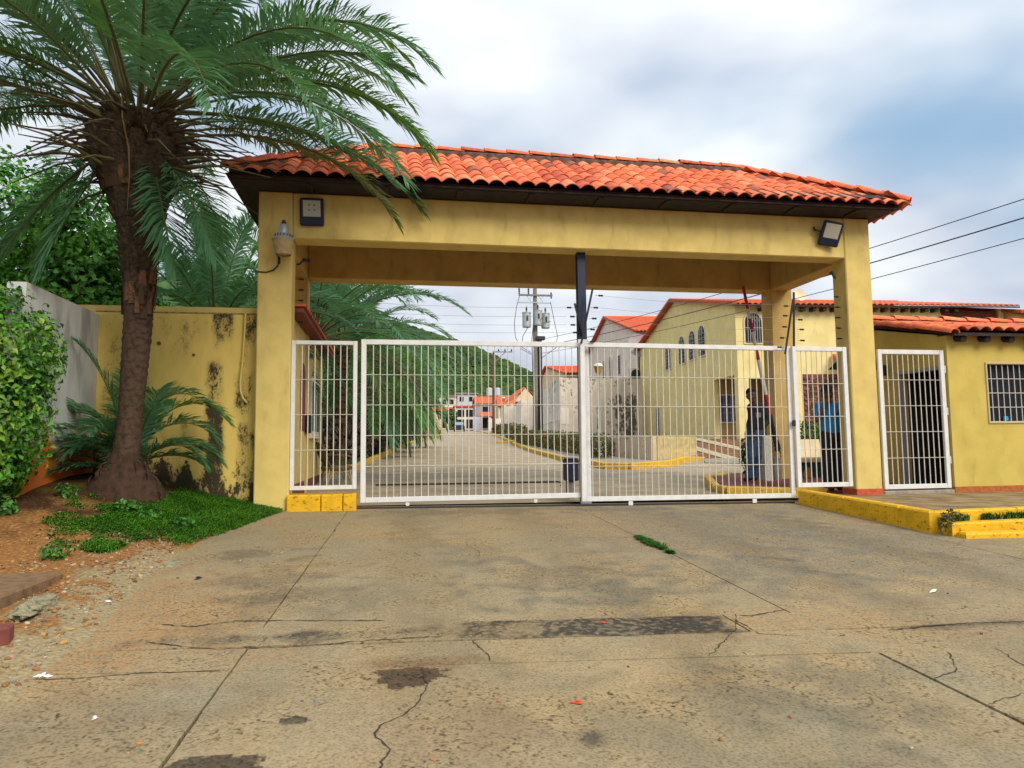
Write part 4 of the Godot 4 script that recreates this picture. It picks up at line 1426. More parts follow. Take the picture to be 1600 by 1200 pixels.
func guard_house() -> void:
	var t := thing("guard_house", "yellow guard house with barred window and clay tile roof at the right", "building", Vector3(13.0, 0, -1.2))
	var o := Vector3(-13.0, 0, 1.2)
	# front wall in pieces round the window; left wall in pieces round the door
	var wm := MB.new()
	var T := 2.585
	wm.bx(Vector3(11.03, -0.3, -0.2) + o, Vector3(11.755, T, 0.0) + o)
	wm.bx(Vector3(11.755, -0.3, -0.2) + o, Vector3(13.20, 1.14, 0.0) + o)
	wm.bx(Vector3(11.755, 2.12, -0.2) + o, Vector3(13.20, T, 0.0) + o)
	wm.bx(Vector3(13.20, -0.3, -0.2) + o, Vector3(16.0, T, 0.0) + o)
	put("front_wall", wm.mesh(), M.paint_right, t)
	wm = MB.new()
	# polygon x runs back along -z; the top follows the roof
	wm.prism(PackedVector2Array([Vector2(0.202, 2.09), Vector2(1.18, 2.09), Vector2(1.18, -0.3), Vector2(2.6, -0.3), Vector2(2.6, 2.6), Vector2(1.75, 2.95), Vector2(0.202, 2.62)]), Transform3D(Basis(Vector3(0, 0, -1), Vector3.UP, Vector3(1, 0, 0)), Vector3(11.03, 0, 0) + o), 0.17)
	put("left_wall", wm.mesh(), M.paint_right, t)
	wm = MB.new()
	wm.bx(Vector3(11.2, -0.3, -2.6) + o, Vector3(16.0, 2.6, -2.45) + o)
	wm.bx(Vector3(11.2, -0.05, -2.44) + o, Vector3(15.9, 0.0, -0.21) + o)
	wm.bx(Vector3(12.3, 0.0, -2.44) + o, Vector3(12.4, 2.6, -0.21) + o)
	put("inner_wall", wm.mesh(), M.dark_grey, t)
	wm = MB.new()
	wm.bx(Vector3(11.022, 0.0, -1.22) + o, Vector3(11.16, 2.09, -1.165) + o, 0.004)
	wm.bx(Vector3(11.022, 2.035, -1.163) + o, Vector3(11.16, 2.088, -0.205) + o, 0.004)
	put("door_frame", wm.mesh(), M.house_grey, t)
	wm = MB.new()
	wm.bx(Vector3(11.205, 0.01, -1.21) + o, Vector3(11.86, 2.04, -1.17) + o, 0.004)
	put("door", wm.mesh(), M.dark_grey, t)
	var sk := MB.new()
	sk.bx(Vector3(11.022, -0.3, -0.05) + o, Vector3(16.0, 0.075, 0.012) + o, 0.005)
	put("skirting", sk.mesh(), mott(lin(0.40, 0.115, 0.03), 0.7, 1.1, 0.4, 86, 0.8), t)
	# window: sill, frame, glass, bars
	var w := MB.new()
	w.bx(Vector3(11.735, 1.105, -0.1) + o, Vector3(13.22, 1.145, 0.02) + o, 0.006)
	w.bx(Vector3(11.735, 2.105, -0.1) + o, Vector3(13.22, 2.14, 0.02) + o, 0.006)
	w.bx(Vector3(11.735, 1.147, -0.1) + o, Vector3(11.77, 2.103, 0.02) + o, 0.006)
	w.bx(Vector3(13.185, 1.147, -0.1) + o, Vector3(13.22, 2.103, 0.02) + o, 0.006)
	var win := put("window", w.mesh(), M.cane, t)
	w = MB.new()
	w.bx(Vector3(11.77, 1.145, -0.12) + o, Vector3(13.185, 2.105, -0.11) + o)
	put("pane", w.mesh(), M.pane, win)
	for i in 12:
		w = MB.new()
		var x := 11.87 + i * 0.112
		w.tube([Vector3(x, 1.14, -0.03) + o, Vector3(x, 2.11, -0.03) + o], 0.0075, 6, false)
		put("bar", w.mesh(), M.bar_metal, win)
	for i in 3:
		w = MB.new()
		w.tube([Vector3(11.76, 1.38 + i * 0.24, -0.02) + o, Vector3(13.19, 1.38 + i * 0.24, -0.02) + o], 0.006, 6, false)
		put("cross_rod", w.mesh(), M.bar_metal, win)
	w = MB.new()
	w.box(Vector3(12.14, 1.19, -0.07) + o, Vector3(0.09, 0.08, 0.05), 0.015)
	put("blue_packet", w.mesh(), mat(lin(0.03, 0.28, 0.55), 0.5), win)
	# roof
	var ev := Vector3(11.0, 2.60, 0.22)
	var ri := Vector3(11.0, 3.05, -1.75)
	var run := ev.z - ri.z
	var rise := ri.y - ev.y
	var sl := sqrt(run * run + rise * rise)
	var up := Vector3(0, rise, -run).normalized()
	var dk := MB.new()
	dk.quad(ev + o, ev + o + Vector3(5, 0, 0), ri + o + Vector3(5, 0, 0), ri + o, Vector3.UP)
	dk.quad(ev + o - Vector3(0, 0.05, 0), ev + o + Vector3(5, -0.05, 0), ri + o + Vector3(5, -0.05, 0), ri + o - Vector3(0, 0.05, 0), Vector3.DOWN)
	dk.quad(ev + o, ev + o + Vector3(5, 0, 0), ev + o + Vector3(5, -0.05, 0), ev + o - Vector3(0, 0.05, 0), Vector3.BACK)
	dk.quad(ev + o, ri + o, ri + o - Vector3(0, 0.05, 0), ev + o - Vector3(0, 0.05, 0), Vector3.LEFT)
	dk.quad(ri + o, ri + o + Vector3(5, 0, 0), ri + o + Vector3(5, -0.7, -1.5), ri + o + Vector3(0, -0.7, -1.5), Vector3.UP)
	put("roof_deck", dk.mesh(), M.eave_wood, t)
	tile_roof(t, ev + o + Vector3(0.0, 0.01, 0), Vector3.RIGHT, up, 4.4, sl, 0.2265, 0.375, 0.062, func(_u: float, _v: float) -> bool: return true, 540)
	# barrel tiles down the left verge, then the ridge
	var va := ri + o + Vector3(-0.02, 0.02, 0)
	var vb := ev + o + Vector3(-0.02, 0.0, 0.02)
	caps(t, va, vb, 0.40, 541)
	caps(t, ri + o + Vector3(-0.1, 0.10, 0), ri + o + Vector3(4.6, 0.10, 0), 0.5, 542)
	for i in 5:
		var b := MB.new()
		b.tube([Vector3(11.22 + i * 0.46, 2.505, 0.17) + o, Vector3(11.22 + i * 0.46, 2.54, -0.01) + o], 0.058, 10)
		put("rafter_end", b.mesh(), M.soffit, t)
	var l := thing("wall_lamp", "black wall lamp seen through the top of the door gate", "lamp", Vector3(10.98, 2.15, -1.5))
	var lb := MB.new()
	lb.box(Vector3(0.0, 0.0, 0), Vector3(0.04, 0.2, 0.1), 0.006)
	put("back_plate", lb.mesh(), M.black, l)
	lb = MB.new()
	lb.tube([Vector3(-0.02, -0.05, 0), Vector3(-0.12, -0.02, 0), Vector3(-0.15, 0.07, 0)], 0.012, 7)
	put("arm", lb.mesh(), M.black, l)
	lb = MB.new()
	lb.lathe([Vector2(0.03, -0.05), Vector2(0.06, 0.08), Vector2(0.02, 0.11), Vector2(0, 0.12)], 10, Transform3D(Basis.IDENTITY, Vector3(-0.15, 0.07, 0)))
	put("shade", lb.mesh(), M.black, l)

func two(a: MB, ma: Material, b: MB, mb: Material) -> ArrayMesh:
	var m := a.mesh()
	if b.v.size():
		var s := []
		s.resize(Mesh.ARRAY_MAX)
		s[Mesh.ARRAY_VERTEX] = b.v
		s[Mesh.ARRAY_NORMAL] = b.n
		s[Mesh.ARRAY_TEX_UV] = b.t
		m.add_surface_from_arrays(Mesh.PRIMITIVE_TRIANGLES, s)
		m.surface_set_material(1, mb)
	m.surface_set_material(0, ma)
	return m

# a feather-shaped palm frond from the origin along dir, bending under its weight
func frond(dir: Vector3, L: float, droop: float, leaf: float, pairs: int, r: RandomNumberGenerator, m: Material, mr: Material, first := 0.2, lw := 0.026, vee := 0.35, stem := 0.022, wide := 1.05) -> ArrayMesh:
	var st := MB.new()
	var lf := MB.new()
	var n := 14
	var pts := []
	var rad := []
	var d := dir.normalized()
	var p := Vector3.ZERO
	var side0 := d.cross(Vector3.UP)
	if side0.length() < 0.05:
		side0 = Vector3.RIGHT
	side0 = side0.normalized()
	var bend := side0 * r.randf_range(-0.25, 0.25)
	var tans := []
	for i in n + 1:
		var s := float(i) / n
		pts.append(p)
		tans.append(d)
		rad.append(stem * (1.0 - 0.86 * s) * (1.5 if i == 0 else 1.0))
		d = (d + Vector3.DOWN * droop * (0.35 + 1.6 * s) / n + bend * s / n).normalized()
		p += d * L / n
	st.tube(pts, rad, 5, false)
	for i in pairs:
		var s := lerpf(first, 0.985, float(i) / (pairs - 1))
		var f := s * n
		var k := mini(int(f), n - 1)
		var o: Vector3 = (pts[k] as Vector3).lerp(pts[k + 1], f - k)
		var tg: Vector3 = (tans[k] as Vector3).lerp(tans[k + 1], f - k).normalized()
		var sd := tg.cross(Vector3.UP)
		sd = side0 if sd.length() < 0.15 else sd.normalized()
		if sd.dot(side0) < 0.0: sd = -sd
		var up := sd.cross(tg).normalized()
		if up.dot(Vector3.UP) < 0.0: up = -up
		var ll := leaf * (0.35 + 0.65 * sin(PI * clampf(0.12 + 0.86 * (s - first) / (1.0 - first), 0.0, 1.0)))
		for e in [-1.0, 1.0]:
			if r.randf() < 0.03:
				continue
			var an := lerpf(wide, 0.5, s * s) + r.randf_range(-0.14, 0.14)
			var v := vee + r.randf_range(-0.22, 0.22)
			var q = (tg * cos(an) + sd * e * sin(an) * cos(v) + up * sin(v) * sin(an)).normalized()
			var w = q.cross(up).normalized() * lw * 0.5
			w = w.rotated(q, r.randf_range(-0.5, 0.5) + e * 0.4)
			var l2 := ll * r.randf_range(0.85, 1.1)
			var sag := Vector3.DOWN * l2 * r.randf_range(0.10, 0.26)
			var a := o
			var b = o + q * l2 * 0.5
			var c = o + q * l2 + sag
			var nn = q.cross(w).normalized()
			if nn.dot(up) < 0: nn = -nn
			lf.tri(a - w * 0.35, a + w * 0.35, b + w, nn, nn, nn)
			lf.tri(a - w * 0.35, b + w, b - w, nn, nn, nn)
			lf.tri(b - w, b + w, c, nn, nn, nn)
	return two(lf, m, st, mr)

# a palm: trunk path with radii, then fronds from the crown; extra = [azimuth, elevation, length, droop, material key]
func palm(label: String, base: Vector3, path: Array, radii: Array, count: int, L: float, leaf: float, sd: int, extra: Array, opt := {}) -> Node3D:
	var r := RandomNumberGenerator.new()
	r.seed = sd
	var t := thing("palm_tree", label, "palm tree", base)
	var mb := MB.new()
	var fine := []
	var fr := []
	for i in path.size() - 1:
		var k := int(opt.get("rings", 8))
		for q in k:
			fine.append((path[i] as Vector3).lerp(path[i + 1], q / float(k)))
			fr.append(lerpf(radii[i], radii[i + 1], smoothstep(0.0, 1.0, q / float(k))) * (1.0 + (0.04 if q % 2 else -0.025) * r.randf_range(0.4, 1.5)))
	fine.append(path[-1])
	fr.append(radii[-1])
	mb.tube(fine, fr, 14)
	put("trunk", mb.mesh(), opt.get("trunk", M.trunk), t)
	# old leaf bases wrapped round the upper trunk
	var crown: Vector3 = path[-1]
	var sc := MB.new()
	var y0: float = opt.get("boots", 0.6)
	var rows := int(opt.get("rows", 16))
	for j in rows:
		var s := lerpf(y0, 1.0, j / float(rows))
		var f := s * (fine.size() - 1)
		var k := mini(int(f), fine.size() - 2)
		var c: Vector3 = (fine[k] as Vector3).lerp(fine[k + 1], f - k)
		var rr: float = lerpf(fr[k], fr[k + 1], f - k)
		for i in 13:
			var a := TAU * (i + 0.5 * (j % 2)) / 13.0 + r.randf_range(-0.1, 0.1)
			var o := Vector3(cos(a), 0, sin(a))
			var tn := Vector3(-sin(a), 0, cos(a))
			var h := rr * r.randf_range(0.30, 0.5)
			var w := rr * 0.21
			var b0 := c + o * rr * 0.94 - Vector3.UP * h * 0.5
			var tip := c + o * rr * r.randf_range(1.08, 1.26) + Vector3.UP * h * 0.6
			var in_ := c + o * rr * 0.9 + Vector3.UP * h * 0.5
			sc.quad(b0 - tn * w, b0 + tn * w, tip + tn * w * 0.55, tip - tn * w * 0.55, o)
			sc.quad(tip + tn * w * 0.55, tip - tn * w * 0.55, in_ - tn * w, in_ + tn * w, Vector3.UP)
			sc.quad(b0 + tn * w, tip + tn * w * 0.55, in_ + tn * w, b0 + tn * w, tn)
			sc.quad(b0 - tn * w, tip - tn * w * 0.55, in_ - tn * w, b0 - tn * w, -tn)
	if rows > 0:
		put("leaf_base", sc.mesh(), opt.get("boot", M.trunk_dark), t).set_meta("kind", "stuff")
	var lo: float = opt.get("low", -0.35)
	var hi: float = opt.get("high", 1.45)
	for i in count:
		var s := (i + 0.5) / count
		var el := lerpf(lo, hi, pow(s, 1.05)) + r.randf_range(-0.08, 0.08)
		var az := i * 2.39996 + r.randf_range(-0.2, 0.2)
		var d := Vector3(cos(az) * cos(el), sin(el), sin(az) * cos(el))
		var ln := L * lerpf(0.82, 1.0, sin(PI * s)) * r.randf_range(0.9, 1.08)
		var m: Material = M.frond
		var q := r.randf()
		if s < 0.14: m = opt.get("old", M.frond_old) if q < 0.6 else M.frond
		elif s > 0.85 and q < 0.5: m = M.frond_young
		elif q < float(opt.get("young", 0.12)): m = M.frond_young
		var o = crown + Vector3(cos(az), 0, sin(az)) * radii[-1] * 0.7 + Vector3.UP * (s - 0.4) * radii[-1] * 1.6
		var me := frond(d, ln, float(opt.get("droop", 1.15)) * r.randf_range(0.8, 1.2), leaf, int(opt.get("pairs", 70)), r, m, M.rachis, 0.2, opt.get("lw", 0.026), 0.32, 0.022, 1.12)
		put("frond", me, null, t, Transform3D(Basis.IDENTITY, o))
	for e in extra:
		var az: float = e[0]
		var el: float = e[1]
		var d := Vector3(cos(az) * cos(el), sin(el), sin(az) * cos(el))
		var o = crown + Vector3(cos(az), 0, sin(az)) * radii[-1] * 0.7 + (Vector3(0, e[5], 0) if e.size() > 5 else Vector3.ZERO)
		put("frond", frond(d, e[2], e[3], leaf, int(opt.get("pairs", 70)), r, M[e[4]], M.rachis, 0.2, opt.get("lw", 0.026), 0.30, 0.022, 1.15), null, t, Transform3D(Basis.IDENTITY, o))
	return t

func main_palm() -> void:
	var b := Vector3(-1.34, 0.0, 1.0)
	var path := [Vector3(0.02, -0.1, 0), Vector3(0, 0.22, 0), Vector3(0.0, 0.5, 0), Vector3(0.02, 0.78, 0), Vector3(0.06, 1.32, 0), Vector3(0.11, 2.44, 0), Vector3(0.10, 2.95, 0), Vector3(0.08, 3.5, 0), Vector3(0.06, 4.02, 0), Vector3(0.05, 4.3, 0), Vector3(0.04, 4.65, 0), Vector3(0.04, 5.0, 0)]
	var rad := [0.36, 0.33, 0.26, 0.155, 0.142, 0.165, 0.180, 0.22, 0.33, 0.46, 0.50, 0.36]
	var ex := []
	# fronds read from the photograph: azimuth (0 = right, along the wall), elevation, length, droop
	for e in [[0.05, 0.85, 3.7, 1.75], [0.0, 0.55, 3.9, 1.55], [0.22, 0.38, 3.9, 1.35], [0.42, 0.15, 4.0, 1.3], [-0.25, 0.22, 3.8, 1.1], [0.12, 0.0, 3.3, 0.75], [-0.45, 0.6, 3.9, 1.5], [0.6, 0.5, 4.1, 1.6], [-0.12, 1.0, 4.0, 1.8], [0.75, 0.2, 3.9, 1.4], [-0.7, 0.25, 3.8, 1.2], [0.3, 0.72, 4.1, 1.6], [-0.3, 0.85, 4.0, 1.6], [0.5, 0.95, 4.0, 1.6], [0.0, 1.2, 4.0, 1.6], [0.85, 0.75, 4.0, 1.7],
		[3.1, 0.62, 3.7, 1.4], [3.0, 0.3, 3.5, 1.1], [3.4, 0.8, 3.8, 1.5], [2.7, 0.5, 3.8, 1.5], [3.6, 0.4, 3.6, 1.3], [2.4, 0.9, 3.8, 1.5], [2.9, 0.95, 3.8, 1.6], [3.3, 0.15, 3.3, 0.9], [2.5, 0.3, 3.6, 1.3], [3.15, 1.15, 3.9, 1.4], [1.2, 0.95, 4.0, 1.5], [1.9, 0.95, 4.0, 1.5], [1.57, 0.7, 3.8, 1.7], [1.0, 0.6, 3.9, 1.7], [2.15, 0.6, 3.9, 1.7], [4.2, 1.0, 3.8, 1.3], [5.2, 0.95, 3.8, 1.3], [4.7, 0.7, 3.8, 1.3]]:
		ex.append([e[0], e[1], e[2], e[3], "frond" if rng.randf() < 0.85 else "frond_young", 0.15])
	for e in [[2.9, -0.75, 2.0, 0.7], [2.6, -1.1, 1.9, 0.4], [0.75, -1.2, 1.8, 0.4], [0.5, -0.85, 1.9, 0.5]]:
		ex.append([e[0], e[1], e[2], e[3], "frond", -0.35])
	var t := palm("tall date palm in front of the yellow wall, crown of blue green fronds", b, path, rad, 32, 3.8, 0.56, 77, ex, {"trunk": M.palm_trunk, "rings": 22, "boots": 0.56, "rows": 40, "boot": M.trunk_dark, "low": 0.30, "high": 1.5, "pairs": 104, "droop": 1.35, "lw": 0.031})
	# bare old stalks round the crown
	var r := RandomNumberGenerator.new()
	r.seed = 5
	for i in 110:
		var az := i * 2.39996
		var el := r.randf_range(-0.35, 0.42)
		var d := Vector3(cos(az) * cos(el), sin(el), sin(az) * cos(el))
		var l := r.randf_range(0.5, 1.35)
		var o := Vector3(0.05, r.randf_range(4.2, 5.0), 0) + Vector3(cos(az), 0, sin(az)) * 0.40
		var mb := MB.new()
		mb.tube([o, o + d * l * 0.5, o + d * l + Vector3.DOWN * 0.14 * l], [0.030, 0.013, 0.006], 5)
		put("old_stalk", mb.mesh(), M.rachis_dry if r.randf() < 0.6 else M.rachis, t)
	# broad pale leaf bases just under the crown, and peeling ones on the neck of the trunk
	for i in 60:
		var neck := i >= 14
		var a := r.randf() * TAU
		var y := r.randf_range(2.42, 2.92) if neck else r.randf_range(4.0, 4.15)
		var rr := 0.186 if neck else 0.39
		var o := Vector3(cos(a), 0, sin(a))
		var tn := Vector3(-sin(a), 0, cos(a))
		var c := Vector3(0.105 if neck else 0.055, y, 0)
		var mb := MB.new()
		var w := rr * r.randf_range(0.16, 0.30)
		var h := (0.20 if neck else 0.25) * r.randf_range(0.6, 1.3)
		var out := r.randf_range(1.06, 1.16) if neck else 1.22
		var sk := tn * w * r.randf_range(-0.5, 0.5)
		mb.quad(c + o * rr * 0.99 - tn * w, c + o * rr * 0.99 + tn * w, c + o * rr * out + tn * w * 0.5 + sk + Vector3.UP * h, c + o * rr * out - tn * w * 0.5 + sk + Vector3.UP * h, o)
		mb.quad(c + o * rr * 0.9 - tn * w, c + o * rr * 0.9 + tn * w, c + o * rr * (out - 0.05) + tn * w * 0.5 + sk + Vector3.UP * h, c + o * rr * (out - 0.05) - tn * w * 0.5 + sk + Vector3.UP * h, -o)
		put("leaf_sheath", mb.mesh(), [M.boot, M.trunk, M.rachis_dry][r.randi() % 3], t)
	var dry := MB.new()
	dry.tube([Vector3(0.0, 5.1, 0.5), Vector3(0.05, 4.8, 0.6), Vector3(0.13, 4.4, 0.58), Vector3(0.12, 4.1, 0.5), Vector3(0.08, 3.7, 0.42)], [0.007, 0.011, 0.012, 0.008, 0.003], 6)
	put("dry_stalk", dry.mesh(), mat(lin(0.17, 0.10, 0.05), 0.85), t)
	# swollen mass of roots at the foot
	var rb := MB.new()
	var k := 20
	var prev := []
	for j in 8:
		var s := j / 7.0
		var ring := []
		for i in k:
			var a := TAU * i / k
			var rr = [0.47, 0.47, 0.46, 0.43, 0.38, 0.30, 0.215, 0.165][j] * (1.0 + 0.05 * sin(a * 3.0 + j * 0.7) + r.randf_range(-0.035, 0.035))
			ring.append(Vector3(cos(a) * rr * 1.02 + 0.0, lerpf(-0.1, 0.80, s), sin(a) * rr * 0.9))
		if j > 0:
			for i in k:
				var i2 := (i + 1) % k
				var n0: Vector3 = Vector3(ring[i].x, 0.25, ring[i].z).normalized()
				var n1: Vector3 = Vector3(ring[i2].x, 0.25, ring[i2].z).normalized()
				rb.tri(prev[i], prev[i2], ring[i2], n0, n1, n1)
				rb.tri(prev[i], ring[i2], ring[i], n0, n1, n0)
		prev = ring
	put("root_mass", rb.mesh(), M.root, t)
	for i in 26:
		var a := r.randf() * TAU
		var mb := MB.new()
		var o := Vector3(cos(a), 0, sin(a))
		var y := r.randf_range(0.15, 0.7)
		var rr := lerpf(0.47, 0.26, smoothstep(0.25, 0.7, y))
		mb.tube([o * rr * 0.95 + Vector3.UP * (y + 0.04), o * rr * 1.03 + Vector3.UP * y, o * rr * 1.02 + Vector3.UP * (y - 0.10)], [0.010, 0.016, 0.008], 5)
		put("root", mb.mesh(), M.root, t)

	# young clumping palm at its foot
	var c := thing("clump_palm", "small bushy palm with arching fronds behind the date palm trunk", "palm tree", Vector3(-1.5, 0.28, 0.35))
	var stems := MB.new()
	for q in 7:
		var sa := q * 0.9
		stems.tube([Vector3(cos(sa) * 0.08, -0.1, sin(sa) * 0.08), Vector3(cos(sa) * 0.13, 0.38, sin(sa) * 0.12)], [0.035, 0.025], 6)
	put("stem", stems.mesh(), M.rachis, c)
	var rr2 := RandomNumberGenerator.new()
	rr2.seed = 9
	var specs := [[0.05, 1.22, 1.75, 2.5], [0.0, 1.05, 1.55, 2.3], [0.1, 0.85, 1.25, 2.0], [-0.1, 0.4, 0.95, 1.0], [3.05, 1.05, 1.5, 1.5], [3.2, 0.8, 1.3, 1.4], [3.0, 0.5, 1.2, 1.2], [3.3, 0.25, 1.0, 0.8], [2.6, 0.9, 1.3, 1.4], [1.6, 0.9, 1.2, 1.5], [2.2, 0.6, 1.1, 1.3], [1.0, 1.1, 1.5, 1.4], [4.4, 1.3, 1.7, 0.9], [5.0, 1.2, 1.8, 1.0], [2.9, 1.35, 1.9, 1.1], [1.4, 0.4, 0.9, 1.0], [2.4, 0.2, 0.9, 0.6], [0.0, 1.3, 1.7, 2.6], [2.8, 0.7, 1.3, 1.5], [3.4, 0.55, 1.2, 1.3], [3.0, 1.2, 1.5, 2.2], [2.5, 0.45, 1.1, 1.0], [-0.15, 0.65, 1.2, 1.6]]
	for e in specs:
		var d := Vector3(cos(e[0]) * cos(e[1]), sin(e[1]), sin(e[0]) * cos(e[1]))
		put("frond", frond(d, e[2] * 0.98, e[3], 0.40, 60, rr2, M.frond if rr2.randf() < 0.7 else M.frond_young, M.rachis, 0.2, 0.026, 0.3, 0.012), null, c, Transform3D(Basis.IDENTITY, Vector3(rr2.randf_range(-0.12, 0.12), rr2.randf_range(0.25, 0.42), rr2.randf_range(-0.1, 0.1))))

func other_palms() -> void:
	var specs := [
		["date palm behind the mouldy wall, its fronds reaching out behind the column", Vector3(-0.1, 0.2, -8.4), 3.5, 50, 4.1, 0.56, 1.25, -0.02],
		["date palm with bluish arching fronds rising behind the inner booth", Vector3(0.35, 0.4, -11.6), 3.4, 42, 4.0, 0.56, 1.35, -0.1],
		["short palm with pale criss-crossed trunk in the purple hedge", Vector3(1.02, 0.5, -16.0), 2.5, 44, 3.2, 0.56, 1.7, -0.55],
		["yellowish drooping palm beside the bend of the left kerb", Vector3(1.75, 0.7, -20.5), 2.7, 48, 3.2, 0.6, 1.9, -0.65],
		["bushy drooping palm, farthest of the row along the left kerb", Vector3(2.2, 0.9, -26.5), 2.4, 48, 3.2, 0.6, 1.9, -0.7],
		["green palm behind the perimeter wall, left of the column", Vector3(-1.6, 0.2, -4.6), 2.9, 42, 3.0, 0.5, 1.3, -0.35]]
	var k := 0
	for s in specs:
		var h: float = s[2]
		var opt := {"trunk": M.concrete_pole if k in [2, 3, 4] else M.trunk, "boots": 0.35, "rows": 12 if k != 2 else 10, "boot": M.boot if k in [2, 3] else M.trunk_dark, "low": s[7], "pairs": 76, "droop": s[6], "lw": 0.042, "young": 0.7 if k in [2, 3, 4] else 0.1, "old": M.frond_old}
		palm(s[0], s[1], [Vector3(0, -0.4, 0), Vector3(0.03, h * 0.3, 0), Vector3(0.02, h * 0.7, 0), Vector3(0, h, 0)], [0.24, 0.19, 0.2, 0.27], s[3], s[4], s[5], 200 + k, [], opt)
		k += 1

func leaf_mesh(l: float, w: float) -> ArrayMesh:
	var mb := MB.new()
	var up := Vector3.UP
	var a := Vector3(0, 0, 0)
	var b := Vector3(0, 0.10 * l, 0.5 * l)
	var c := Vector3(0, -0.08 * l, l)
	for s in [-1.0, 1.0]:
		var e := Vector3(s * w * 0.5, 0.16 * w + 0.06 * l, 0.40 * l)
		var n := Vector3(-s * 0.35, 1, 0).normalized()
		mb.tri(a, e, b, n, n, n)
		mb.tri(b, e, c, n, n, n)
	return mb.mesh(true)

# leaves through the volume of some ellipsoids: [centre, radii]; clumped, mostly near the surface
func leaf_places(shapes: Array, count: int, sd: int, gap: float, cols: Array, smin := 0.8, smax := 1.3, inner := 0.55) -> Array:
	var r := RandomNumberGenerator.new()
	r.seed = sd
	var f := FastNoiseLite.new()
	f.seed = sd
	f.frequency = 1.6 / (shapes[0][1] as Vector3).length() * 1.6
	f.fractal_octaves = 2
	var vol := []
	var tot := 0.0
	for s in shapes:
		var q: Vector3 = s[1]
		tot += pow(q.x * q.y * q.z, 0.66)
		vol.append(tot)
	var xf := []
	var cl := []
	var tries := 0
	while xf.size() < count and tries < count * 6:
		tries += 1
		var z := r.randf() * tot
		var k := 0
		while vol[k] < z: k += 1
		var d := Vector3(r.randfn(), r.randfn(), r.randfn()).normalized()
		var rad := pow(r.randf_range(pow(inner, 3.0), 1.0), 0.333) * r.randf_range(0.95, 1.06)
		var p: Vector3 = shapes[k][0] + d * rad * (shapes[k][1] as Vector3)
		var n := f.get_noise_3dv(p)
		if n < gap + r.randf_range(-0.1, 0.1):
			continue
		var out := (d + Vector3(0, 0.35, 0) + Vector3(r.randfn(), r.randfn(), r.randfn()) * 0.55).normalized()
		var x := out.cross(Vector3(r.randfn(), r.randfn(), r.randfn())).normalized()
		var bs := Basis(x, out, x.cross(out)).scaled(Vector3.ONE * r.randf_range(smin, smax))
		xf.append(Transform3D(bs, p))
		var a := clampf(0.5 + n * 0.9 + r.randf_range(-0.4, 0.4), 0.0, 0.999) * (cols.size() - 1)
		var c: Color = cols[int(a)].lerp(cols[int(a) + 1], a - int(a))
		cl.append(c * r.randf_range(0.8, 1.2))
	return [xf, cl]

func branchy(parent: Node, root: Vector3, tips: Array, r0: float, m: Material) -> void:
	for tp in tips:
		var mb := MB.new()
		var mid: Vector3 = root.lerp(tp, 0.5) + Vector3(rnd(-0.1, 0.1), rnd(0.0, 0.2), rnd(-0.1, 0.1)) * root.distance_to(tp) * 0.5
		mb.tube([root, mid, tp], [r0, r0 * 0.6, r0 * 0.2], 6)
		put("branch", mb.mesh(), m, parent)

func bush(called: String, label: String, cat: String, base: Vector3, shapes: Array, count: int, sd: int, leaf: float, cols: Array, gap := -0.22, singles := 0, inner := 0.5, group := "") -> Node3D:
	var t := thing(called, label, cat, base, 0.0, group)
	var lp := leaf_places(shapes, count, sd, gap, cols, 0.75, 1.3, inner)
	var lm := leaf_mesh(leaf, leaf * 0.62)
	if singles > 0:
		# the leaves nearest the camera stand as parts of their own
		var eye := Vector3(1.88, 0.84, 10.48) - base
		var order := []
		for i in lp[0].size():
			order.append([(lp[0][i] as Transform3D).origin.distance_to(eye), i])
		order.sort_custom(func(a, b): return a[0] < b[0])
		var xs := []
		var cs := []
		var mats := []
		for i in 6:
			var c: Color = cols[0].lerp(cols[-1], i / 5.0)
			mats.append(leaf_mat(c.linear_to_srgb(), lin(0.12, 0.3, 0.03)))
		for i in order.size():
			var j: int = order[i][1]
			if i < singles:
				put("leaf", lm, mats[sd * i % 6], t, lp[0][j])
			else:
				xs.append(lp[0][j])
				cs.append(lp[1][j])
		multi("foliage", lm, M.leaf, xs, cs, t)
	else:
		multi("foliage", lm, M.leaf, lp[0], lp[1], t)
	return t

